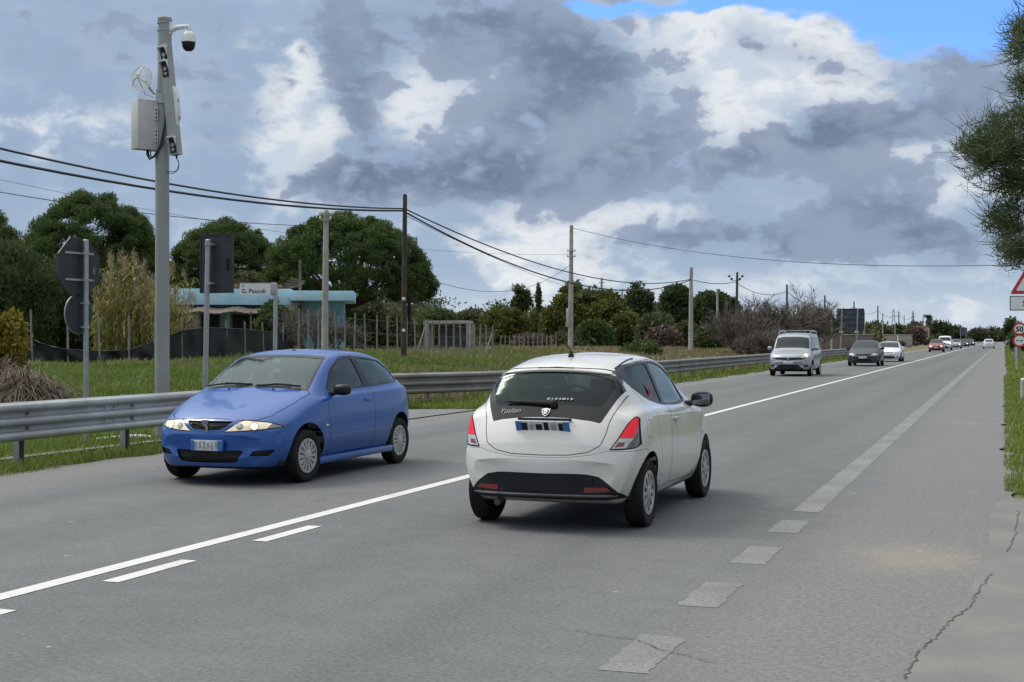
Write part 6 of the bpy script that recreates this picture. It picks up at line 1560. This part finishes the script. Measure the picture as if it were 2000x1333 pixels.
def white_car():
    root = empty('hatchback_car', (-3.655, 12.78, 0), 0, 'nearest ivory white hatchback with red tail lamps driving away from us', 'car', GW)
    root.scale = (.95, .99, .98)
    up = lambda x: .935 if x > 1.2 else 1 - .065 * max(0, x - .8) / .4
    rows = [[v * (up(r[0]) if k == 9 else 1 - (1 - up(r[0])) * .7 if k == 7 else 1) for k, v in enumerate(r)] for r in SUPER]
    sh = Shell(rows, .30, .17, 92, 61); p = M['p_white']; x0 = (.80 + 3.19) / 2; T = M['trim']; Y = lambda x: x0 - x
    for cx in (.80, 3.19): sh.take(circle(cx, .315, .350), 'y', OUT)
    outer = smooth_poly([(1.30, 1.02), (1.9, 1.01), (2.45, 1.035), (2.85, 1.10), (3.14, 1.215), (3.36, 1.345), (3.10, 1.400), (2.6, 1.432), (2.15, 1.440), (1.80, 1.395), (1.52, 1.26)], .13, 2)
    f_win = smooth_poly([(1.40, 1.045), (1.9, 1.035), (2.28, 1.045), (2.30, 1.418), (2.12, 1.420), (1.82, 1.375), (1.55, 1.25)], .08, 2)
    r_win = smooth_poly([(2.37, 1.05), (2.62, 1.075), (2.88, 1.13), (3.10, 1.222), (3.06, 1.385), (2.6, 1.412), (2.39, 1.417)], .08, 2)
    sh.take(f_win, 'y', SIDE, 'door_window', M['glass'], -.005); sh.take(r_win, 'y', SIDE, 'rear_door_window', M['glass_dark'], -.005); sh.take(outer, 'y', SIDE, 'window_trim', T, .001)
    FW = lambda c, n: n.x < -.1 and c.x < 2.
    sh.panel(smooth_poly([(-.1, 1.07), (.40, 1.06), (.655, 1.03), (.60, 1.26), (.545, 1.415), (.30, 1.435), (-.1, 1.44)], .06, 2), 'x', FW, 'windscreen', M['glass'], .026, T, 'windscreen_seal', -.003, .0)
    sh.panel(smooth_poly([(.30, .66), (.58, .70), (.74, .80), (.72, .86), (.52, .84), (.36, .76)], .1, 2), 'x', FRONT, 'headlight', M['headlight'], .008, T, 'headlight_seal', .001)
    sh.take(smooth_poly([(-.1, .62), (.22, .62), (.16, .42), (-.1, .38)], .1, 2), 'x', FRONT, 'grille', M['black'], -.01)
    # tailgate with the wide curved window
    RW = lambda c, n: n.x > .1 and c.x > 2.9
    win = smooth_poly([(-.1, .975), (.22, .968), (.44, .945), (.535, .925), (.60, 1.04), (.685, 1.20), (.70, 1.262), (.64, 1.305), (.50, 1.345), (.28, 1.366), (-.1, 1.372)], .08, 2)
    win = [(a * .94, b) for a, b in win]
    clear = smooth_poly([(-.1, 1.075), (.30, 1.075), (.40, 1.065), (.53, 1.065), (.61, 1.22), (.58, 1.285), (.44, 1.325), (.25, 1.345), (-.1, 1.350)], .08, 2); clear = [(a * .94, b) for a, b in clear]
    sh.take(clear, 'x', RW, 'rear_window', M['glass_dark'], -.004); sh.take(win, 'x', RW, 'rear_window_surround', M['gloss_black'], 0.)
    gate = smooth_poly([(-.1, .652), (.26, .658), (.43, .685), (.535, .745), (.585, .84), (.615, .95), (.67, 1.07), (.722, 1.22), (.722, 1.29), (.64, 1.342), (.45, 1.385), (-.1, 1.405)], .08, 2); gate = [(a * (.95 if b > .9 else 1 - .05 * max(0, b - .7) / .2), b) for a, b in gate]
    # tail lamps: red upper blade, pale hook, dark corner
    lamp = smooth_poly([(.600, .705), (.655, .79), (.725, .925), (.772, .985), (.800, .965), (.812, .86), (.822, .745), (.80, .715), (.70, .705)], .08, 2)
    sh.score(grow_poly(lamp, -.010), 'x', lambda c, n: n.x > .02)
    inl = lambda c, n: n.x > .02 and inpoly((c.y, c.z), grow_poly(lamp, -.010))
    sh.take([(.655, .803), (.73, .808), (.775, .80), (.795, .86), (.80, .99), (.70, .99)], 'x', inl, 'tail_light_red', M['tail_red'], .004)
    sh.take([(.640, .728), (.715, .735), (.725, .770), (.672, .770)], 'x', inl, 'fog_light', M['reflector'], .003)
    sh.take([(.60, .715), (.735, .722), (.782, .802), (.645, .803)], 'x', inl, 'reversing_light', M['tail_clear'], .003)
    sh.take(grow_poly(lamp, -.010), 'x', lambda c, n: n.x > .02, 'tail_light', M['tail_dark'], .003); sh.take(lamp, 'x', lambda c, n: n.x > .02, 'tail_light_seal', M['seam'], -.002)
    sh.panel(gate, 'x', lambda c, n: n.x > .08 and c.x > 2.9, 'tailgate', p, .007, M['seam'], 'tailgate_joint', 0, -.010)
    # bumper insert
    ins = smooth_poly([(-.1, .505), (.40, .502), (.52, .48), (.61, .415), (.70, .325), (.715, .285), (-.1, .285)], .10, 2)
    sh.take(smooth_poly([(.40, .395), (.58, .395), (.65, .36), (.645, .34), (.42, .34)], .08, 1), 'x', REAR, 'bumper_reflector_fin', M['black'], 0.004)
    sh.take(ins, 'x', REAR, 'bumper_insert', M['bumper_black'], .002)
    # doors
    d1 = smooth_poly([(1.10, .32), (1.10, .95), (1.30, 1.03), (1.53, 1.27), (1.80, 1.405), (2.15, 1.452), (2.33, 1.45), (2.34, 1.02), (2.36, .60), (2.33, .30), (1.14, .28)], .05, 1)
    d2 = smooth_poly([(2.365, .30), (2.395, .60), (2.372, 1.02), (2.36, 1.448), (2.7, 1.435), (3.10, 1.404), (3.20, 1.30), (3.12, 1.18), (2.97, 1.05), (2.90, .85), (2.78, .62), (2.74, .42), (2.70, .29)], .05, 1)
    sh.panel(d1, 'y', SIDE, 'front_door', p, .006, M['seam'], 'door_joint', 0, -.008); sh.panel(d2, 'y', SIDE, 'rear_door', p, .006, M['seam'], 'door_joint', 0, -.008)
    sh.panel(circle(3.23, .86, .085, 20), 'y', SIDE, 'fuel_flap', p, .004, M['seam'], 'fuel_flap_joint', 0, -.004)
    sh.take([(1.36, .16), (2.68, .16), (2.68, .225), (1.36, .225)], 'y', SIDE, 'sill', M['bumper_black'], .0)
    sh.panel([(-.1, .10), (.84, .10), (.84, .695), (.62, .700), (.585, .700), (.45, .668), (.26, .644), (-.1, .638)], 'x', lambda c, n: n.x > .02 and c.x > 3.3, 'rear_bumper', p, .003, M['seam'], 'bumper_joint', 0, -.003)
    sh.finish(root, x0, p, lining=True)
    def on(yv, z):                                                       # the tail surface behind (y, z)
        loc = sh.bvh.ray_cast(Vector((5, abs(yv), z)), Vector((-1, 0, 0)))[0]; return Vector((yv, x0 - loc.x, z))
    # high brake light in the spoiler lip
    mb = MB(); mb.prism([(-.17, 0), (.17, 0), (.165, .018), (-.165, .018)], on(0, 1.380) + Vector((0, -.012, 0)), (1, 0, 0), (0, 0, 1), (0, .05, 0)); mb.build('high_brake_light', M['reflector'], root)
    mb = MB(); lip = [on(yv, 1.372 - .055 * abs(yv / .64) ** 2.2) for yv in np.linspace(-.54, .54, 25)]
    mb.tube([q_ + Vector((0, -.012, 0)) for q_ in lip], [.004 + .013 * (1 - abs(k / 12 - 1) ** 3) for k in range(25)], 8); mb.build('spoiler_lip', p, root, 50)
    # wiper, badge, lettering
    a, b = on(.06, 1.09) + Vector((0, -.03, 0)), on(-.40, 1.10) + Vector((0, -.035, 0))
    mb = MB(); mb.tube([a, a.lerp(b, .3), b], [.026, .020, .010], 8); mb.lathe([(.034, -.01), (.034, .02), (.02, .03), (0, .032)], 16, a + Vector((0, .01, -.005)), 'y', Matrix.Rotation(math.pi, 3, 'Z')); mb.build('rear_wiper', M['black'], root)
    c = on(0.0, 1.022) + Vector((0, -.012, 0)); tl = (on(0, 1.06) - on(0, .98)).normalized()
    mb = MB(); mb.prism([(-0.0390, 0.0281), (-0.0156, 0.0312), (0.0000, 0.0359), (0.0156, 0.0312), (0.0390, 0.0281), (0.0374, -0.0039), (0.0234, -0.0296), (0.0000, -0.0452), (-0.0234, -0.0296), (-0.0374, -0.0039)], c, (1, 0, 0), tl, (0, -.008, -.002)); bd = mb.build('tailgate_badge', M['chrome'], root)
    mb = MB(); mb.prism([(-0.0312, 0.0203), (0.0312, 0.0203), (0.0296, -0.0031), (0.0172, -0.0234), (0.0000, -0.0343), (-0.0172, -0.0234), (-0.0296, -0.0031)], c + Vector((0, -.0095, -.002)), (1, 0, 0), tl, (0, -.003, 0)); mb.build('badge_field', M['lip_grey'], bd)
    mb = MB(); mb.prism(ngon(20, .020), c + Vector((0, -.0125, -.002)), (1, 0, 0), tl, (0, -.003, 0)); mb.build('badge_ring', M['chrome'], bd)
    text_mesh('badge_text', 'LANCIA', .012, M['ink'], bd, c + Vector((0, -.0165, -.002)) - tl * .006, (1, 0, 0), tl, .001, 'CENTER', .0005)
    su = (on(-.22, 1.015) - on(-.45, 1.0)).normalized(); text_mesh('model_script', 'Ypsilon', .070, M['rim'], root, on(-.45, .995) + Vector((0, -.012, 0)), su, tl - su * tl.dot(su), .004, bold=-.0012, shear=.3)
    mb = MB()
    for k, w in enumerate((.03, .016, .024, .02, .03, .014, .022)): mb.prism([(-.03 + .036 * k - w / 2, 0), (-.03 + .036 * k + w / 2, .004), (-.03 + .036 * k + w / 2, .024), (-.03 + .036 * k - w / 2, .02)], on(.03, 1.118) + Vector((0, -.006, 0)), (1, 0, 0), tl, (0, -.002, 0))
    mb.build('window_sticker', M['grey_plastic'], root)
    # number plate in its recess
    pt = (on(0, .94) - on(0, .82)).normalized(); tilt = math.atan2(-pt.y, pt.z)
    pc = on(0, .885) + Vector((0, -.012, 0)); plate(root, pc, .50, .135, -1, math.atan2(-pt.y, pt.z) * -1, 6, True)
    mb = MB(); mb.box(on(0, .956) + Vector((0, -.012, 0)), (.50, .035, .02), bev=.008); mb.build('plate_lamp_bar', T, root)
    # bumper furniture
    for e in (-1, 1):
        mb = MB(); q0, q1 = on(e * .40, .37), on(e * .62, .37); q2 = on(e * .60, .39)
        mb.prism([(0, -.022), ((q1 - q0).length, -.010), ((q1 - q0).length * .85, .022), (0, .022)], q0 + Vector((0, -.004, 0)), (q1 - q0).normalized(), (0, 0, 1), (0, -.012, 0)); mb.build('bumper_reflector', M['reflector'], root)
    mb = MB(); mb.lathe([(.036, 0), (.034, .008), (0, .009)], 18, on(.44, .445) + Vector((0, -.002, 0)), 'y', Matrix.Rotation(math.pi, 3, 'Z')); mb.build('tow_eye_cover', M['trim'], root)
    mb = MB(); mb.tube([on(yv, .318) + Vector((0, -.006, 0)) for yv in np.linspace(-.66, .66, 17)], .014, 6); mb.build('bumper_lip', M['lip_grey'], root)
    mb = MB(); mb.tube([(-.42, -1.60, .26), (-.42, -1.80, .235)], [.028, .03], 10); mb.build('exhaust_pipe', M['lip_grey'], root)
    mb = MB(); mb.box((0, -.02, .25), (1.36, 3.0, .06)); mb.build('underbody', M['black'], root)
    for e in (-1, 1):
        mirror(root, .80, Y(1.42), 1.045, e, M['black'], (.23, .13, .155))
        arch_liner(root, Y(.80), .74, .348, e); arch_liner(root, Y(3.19), .74, .348, e)
        wheel(root, e * .735, Y(.80), .298, .185, True, e, R(0), 10); wheel(root, e * .735, Y(3.19), .298, .185, True, e, 0, 10)
        mb = MB(); mb.box((e * .832, Y(2.18), .90), (.035, .19, .04), bev=.014); mb.build('door_handle', M['chrome'], root)
        mb = MB(); mb.box((e * .842, Y(1.02), .70), (.012, .06, .022), bev=.005); mb.build('side_repeater', M['headlight'], root)
        if e > 0:
            loc = sh.bvh.ray_cast(Vector((2.66, 3, 1.17)), Vector((0, -1, 0)))[0]; mb = MB(); mb.prism([(-.07, -.07), (.07, -.04), (.02, .09)], (loc.y + .006, x0 - loc.x, loc.z), (0, 1, 0), (-.25, 0, 1), (.003, 0, 0)); st = mb.build('warning_sticker', M['sign_red'], root)
            mb = MB(); mb.prism([(-.035, -.038), (.035, -.022), (.01, .04)], (loc.y + .010, x0 - loc.x, loc.z), (0, 1, 0), (-.25, 0, 1), (.002, 0, 0)); mb.build('sticker_field', M['ink'], st)
        # dark roof channel
        pts = []
        for x in np.linspace(2.55, 3.20, 14):
            yv = .485 + .02 * (x - 2.55); loc = sh.bvh.ray_cast(Vector((x, yv, 3)), Vector((0, 0, -1)))[0]; pts.append((e * loc.y, x0 - loc.x, loc.z + .001))
        mb = MB(); mb.tube(pts, .009, 6); mb.build('roof_channel', T, root)
    loc = sh.bvh.ray_cast(Vector((2.95, 0, 3)), Vector((0, 0, -1)))[0]; a = Vector((0, x0 - loc.x, loc.z))
    mb = MB(); mb.lathe([(.032, -.005), (.026, .02), (.012, .05), (0, .055)], 12, a); mb.tube([a + Vector((0, 0, .04)), a + Vector((-.02, -.30, .27))], [.007, .0035], 6); mb.build('roof_aerial', M['black'], root)
    cabin(root, Y(1.36), Y(3.02), .36, 1.03, .66, -1)
M['gloss_black'] = pmat('blackened_glass', (.010, .011, .012), (.014, .015, .016), 4, .08, coat=.25, spec=.3)
white_car()
# ------------------------------------------------------------------ traffic further off
M['glass_far'] = pmat('dark_window', (.010, .015, .018), (.020, .028, .033), 2.2, .10, coat=0., spec=.28)
VAN = [[0.00, .32, .55, .66, .45, .64, .55, .58, .575, .44, .600, .610],
       [0.05, .24, .66, .77, .45, .75, .64, .68, .690, .52, .760, .785],
       [0.14, .21, .72, .83, .47, .81, .74, .74, .800, .58, .870, .895],
       [0.50, .20, .78, .89, .50, .86, .86, .79, .930, .64, .990, 1.02],
       [0.88, .20, .80, .905, .54, .875, .97, .81, 1.04, .70, 1.10, 1.14],
       [1.02, .20, .80, .910, .56, .880, 1.00, .815, 1.08, .72, 1.17, 1.22],
       [1.42, .20, .80, .912, .58, .885, 1.02, .83, 1.11, .705, 1.56, 1.62],
       [1.70, .20, .80, .912, .58, .885, 1.03, .83, 1.13, .69, 1.71, 1.78],
       [2.30, .20, .80, .914, .60, .888, 1.04, .83, 1.15, .70, 1.775, 1.845],
       [3.40, .20, .80, .914, .60, .888, 1.05, .83, 1.16, .71, 1.775, 1.845],
       [4.05, .22, .78, .905, .60, .875, 1.05, .815, 1.16, .70, 1.75, 1.815],
       [4.28, .24, .76, .885, .60, .850, 1.04, .795, 1.15, .68, 1.66, 1.72],
       [4.37, .28, .72, .840, .58, .810, 1.00, .76, 1.08, .62, 1.40, 1.45],
       [4.40, .34, .64, .74, .56, .72, .82, .66, .86, .52, .98, 1.00]]
HF = dict(ws=[(-.1, 1.012), (.40, 1.003), (.655, .975), (.60, 1.20), (.545, 1.352), (.30, 1.372), (-.1, 1.378)],
          wins=[[(1.30, .975), (2.22, 1.00), (2.18, 1.332), (1.88, 1.322), (1.59, 1.215)], [(2.30, 1.0), (3.22, 1.035), (3.10, 1.185), (2.91, 1.282), (2.26, 1.335)]],
          rw=[(-.1, 1.02), (.56, 1.02), (.54, 1.18), (.50, 1.30), (-.1, 1.33)],
          hl=[(.42, .575), (.60, .590), (.76, .622), (.72, .70), (.55, .735), (.44, .65)], gr=[(-.1, .665), (.36, .665), (.33, .60), (-.1, .59)], lg=[(-.1, .40), (.42, .41), (.50, .27), (-.1, .255)],
          fog=[(.54, .38), (.68, .39), (.66, .32), (.54, .32)], tl=[(.60, .70), (.76, .70), (.74, .90), (.62, .92)], ax=(.72, 3.10), r=.288, wy=.735, door=[(1.19, .30), (1.19, .92), (1.27, .96), (2.26, .99), (2.28, .30)], mir=(.80, 1.34, .985), pl=.49, H=1.435, L=3.72, W=.845)
VF = dict(ws=[(-.1, 1.20), (.45, 1.19), (.735, 1.155), (.71, 1.40), (.665, 1.62), (.40, 1.665), (-.1, 1.675)],
          wins=[[(1.28, 1.13), (2.22, 1.13), (2.22, 1.66), (1.72, 1.65), (1.52, 1.50)], [(2.32, 1.14), (3.26, 1.14), (3.24, 1.66), (2.32, 1.665)], [(3.36, 1.16), (4.08, 1.16), (4.00, 1.63), (3.36, 1.655)]],
          rw=[(-.1, 1.1), (.66, 1.1), (.60, 1.58), (-.1, 1.62)],
          hl=[(.46, .80), (.58, .765), (.80, .80), (.86, .92), (.78, 1.0), (.60, .96)], gr=[(-.1, .775), (.40, .80), (.74, .765), (.50, .70), (-.1, .665)], lg=[(-.1, .50), (.38, .50), (.62, .32), (.60, .26), (-.1, .25)],
          fog=[(.60, .48), (.78, .49), (.78, .40), (.64, .40)], tl=[(.72, .9), (.85, .9), (.83, 1.4), (.73, 1.4)], ax=(.92, 3.68), r=.315, wy=.79, door=[(1.20, .35), (1.20, 1.08), (1.28, 1.10), (2.26, 1.10), (2.28, .35)], mir=(.885, 1.45, 1.17), pl=.585, H=1.845, L=4.40, W=.914)
def traffic(name, label, rows, F, L, W, H, paint, pos, head, lamps='headlight', rack=False, plate_on=True, bump=None, cat='car', nx=46, lit=None):
    """head: +1 drives away from the viewer, -1 comes towards"""
    fx, fy, fz = L / F['L'], W / (2 * F['W']), H / F['H']
    sh = Shell(scale_rows(rows, fx, fy, fz), .32, .2, nx, 33)
    yz = lambda p, r=.1: smooth_poly([(a * fy, b * fz) for a, b in p], r, 1); xz = lambda p, r=.08: smooth_poly([(a * fx, b * fz) for a, b in p], r, 1)
    xa, xb = F['ax'][0] * fx, F['ax'][1] * fx; x0 = (xa + xb) / 2; r = F['r'] * min(fz * 1.02, 1.12)
    root = empty(name, (pos[0], pos[1], 0), 0 if head > 0 else math.pi, label, cat, GW); T = M['trim']; Y = lambda x: x0 - x
    for cx in (xa, xb): sh.take(circle(cx, r + .015, r + .05, 20), 'y', OUT)
    for k, w in enumerate(F['wins']): sh.panel(xz(w), 'y', SIDE, 'side_window', M['glass_far'], .015, T, 'window_trim', -.003, 0)
    sh.panel(yz(F['ws'], .06), 'x', lambda c, n: n.x < -.1 and c.x < .55 * L, 'windscreen', M['glass_far'], .03, T, 'windscreen_seal', -.003, 0)
    sh.panel(yz(F['rw']), 'x', lambda c, n: n.x > .15 and c.x > .7 * L, 'rear_window', M['glass_far'], .02, T, 'rear_window_seal')
    sh.panel(yz(F['hl']), 'x', FRONT, 'headlight', M[lamps], .008, T, 'headlight_seal', .002)
    sh.take(yz(F['gr']), 'x', FRONT, 'grille', M['black'], -.015); sh.take(yz(F['lg']), 'x', FRONT, 'lower_grille', M['black'], -.015); sh.take(yz(F['fog']), 'x', FRONT, 'fog_recess', M['black'], -.01)
    sh.panel(yz(F['tl']), 'x', REAR, 'tail_light', M['tail_red'], .006, T, 'tail_light_seal')
    sh.panel(xz(F['door'], .05), 'y', SIDE, 'door', paint, .007, M['seam'], 'door_joint', 0, -.008)
    if bump: sh.take([(-.1, .1), (1., .1), (1., .30 * fz), (-.1, .30 * fz)], 'x', ANY, 'bumper_skirt', M[bump], 0)
    sh.finish(root, x0, paint)
    for e in (-1, 1):
        mirror(root, F['mir'][0] * fy, Y(F['mir'][1] * fx), F['mir'][2] * fz, e, paint if rack else M['black'] if paint is not M['p_purewhite'] else paint, (.22, .12, .17 if rack else .14))
        for x in (xa, xb): arch_liner(root, Y(x), F['W'] * fy - .13, r + .048, e); wheel(root, e * F['wy'] * fy, Y(x), r, .18, rack, e)
    hh = .50 if F is VF else 0
    if plate_on: plate(root, (0, Y(-.030), F['pl'] * fz), .50, .11, 1, 0, 0, False, .06); plate(root, (0, Y(L + .012), .75 * fz), .50, .11, -1, 0, 0, False, .06)
    mb = MB(); mb.box((0, Y(L / 2), .24), (W * .8, L * .86, .06)); mb.build('underbody', M['black'], root)
    mb = MB(); mb.prism(ngon(18, .045), (0, Y(-.012), F['gr'][0][1] * fz - .03), (1, 0, 0), (0, 0, 1), (0, .03, 0)); mb.build('grille_badge', M['chrome'], root)
    if lit:
        for e in (-1, 1):
            if lit == 'one' and e > 0: continue
            mb = MB(); cx = sum(p[0] for p in F['hl']) / len(F['hl']) * fy; cz = sum(p[1] for p in F['hl']) / len(F['hl']) * fz
            loc = sh.bvh.ray_cast(Vector((-3, cx, cz)), Vector((1, 0, 0)))[0]
            mb.lathe([(.085, 0), (.075, .03), (.04, .045), (0, .05)], 16, (e * cx, Y(loc.x), cz), 'y'); mb.build('lit_lamp', M['lamp_warm'] if rack else M['lamp_white'], root)
    if rack:
        for e in (-1, 1):
            mb = MB(); mb.tube([(e * .66, Y(1.78), 1.82), (e * .67, Y(1.95), 1.905), (e * .68, Y(2.6), 1.93), (e * .68, Y(3.9), 1.91), (e * .66, Y(4.08), 1.82)], .022, 8); mb.build('roof_rail', M['chrome'], root)
        for x in (2.0, 3.3): mb = MB(); mb.box((0, Y(x), 1.955), (1.46, .08, .035), bev=.012); mb.build('roof_bar', M['galv'], root)
    return root
def spot(px, d, shift=1.3): p = at(px, Y0, d); return (p.x, p.y + shift)
traffic('van', 'silver people carrier van with a roof rack coming towards us', VAN, VF, 4.40, 1.83, 1.86, M['p_silver'], (-8.62, 61.3), -1, 'headlight', True, True, 'bumper_black', 'van', 60, 'one')
traffic('hatchback_car', 'charcoal hatchback following the silver van', HATCH, HF, 4.34, 1.84, 1.50, M['p_dark'], (-7.68, 83.8), -1, 'headlight')
traffic('hatchback_car', 'white car half hidden behind the charcoal hatchback', HATCH, HF, 4.10, 1.78, 1.40, M['p_purewhite'], (-7.55, 99.8), -1, 'headlight')
traffic('hatchback_car', 'dark red car with both headlamps shining, leading the far queue', HATCH, HF, 3.9, 1.74, 1.50, M['p_red'], spot(1828.5, 161), -1, 'headlight', lit='both', nx=34)
traffic('van', 'white van right behind the dark red car', VAN, VF, 4.6, 1.88, 1.95, M['p_purewhite'], spot(1845, 186), -1, 'headlight', lit='both', cat='van', nx=34)
traffic('hatchback_car', 'silver car behind the white van in the far queue', HATCH, HF, 3.9, 1.72, 1.48, M['p_silver'], spot(1866.5, 214), -1, 'headlight', lit='both', nx=30)
traffic('hatchback_car', 'grey car with shining headlamps, last but one of the far queue', HATCH, HF, 4.0, 1.74, 1.50, M['p_dark'], spot(1882, 246), -1, 'headlight', lit='both', nx=30)
traffic('hatchback_car', 'black car at the tail of the far queue', HATCH, HF, 4.2, 1.78, 1.52, M['p_dark'], spot(1894.5, 276), -1, 'headlight', lit='both', nx=30)
traffic('hatchback_car', 'small far white car driving away in our lane', HATCH, HF, 4.0, 1.76, 1.50, M['p_purewhite'], spot(1931, 214), 1, 'headlight', nx=34)
traffic('hatchback_car', 'tiny far car with bright lamps on the right verge by the limit signs', HATCH, HF, 4.0, 1.76, 1.5, M['p_dark'], spot(1972, 310), -1, 'headlight', lit='both', nx=30)
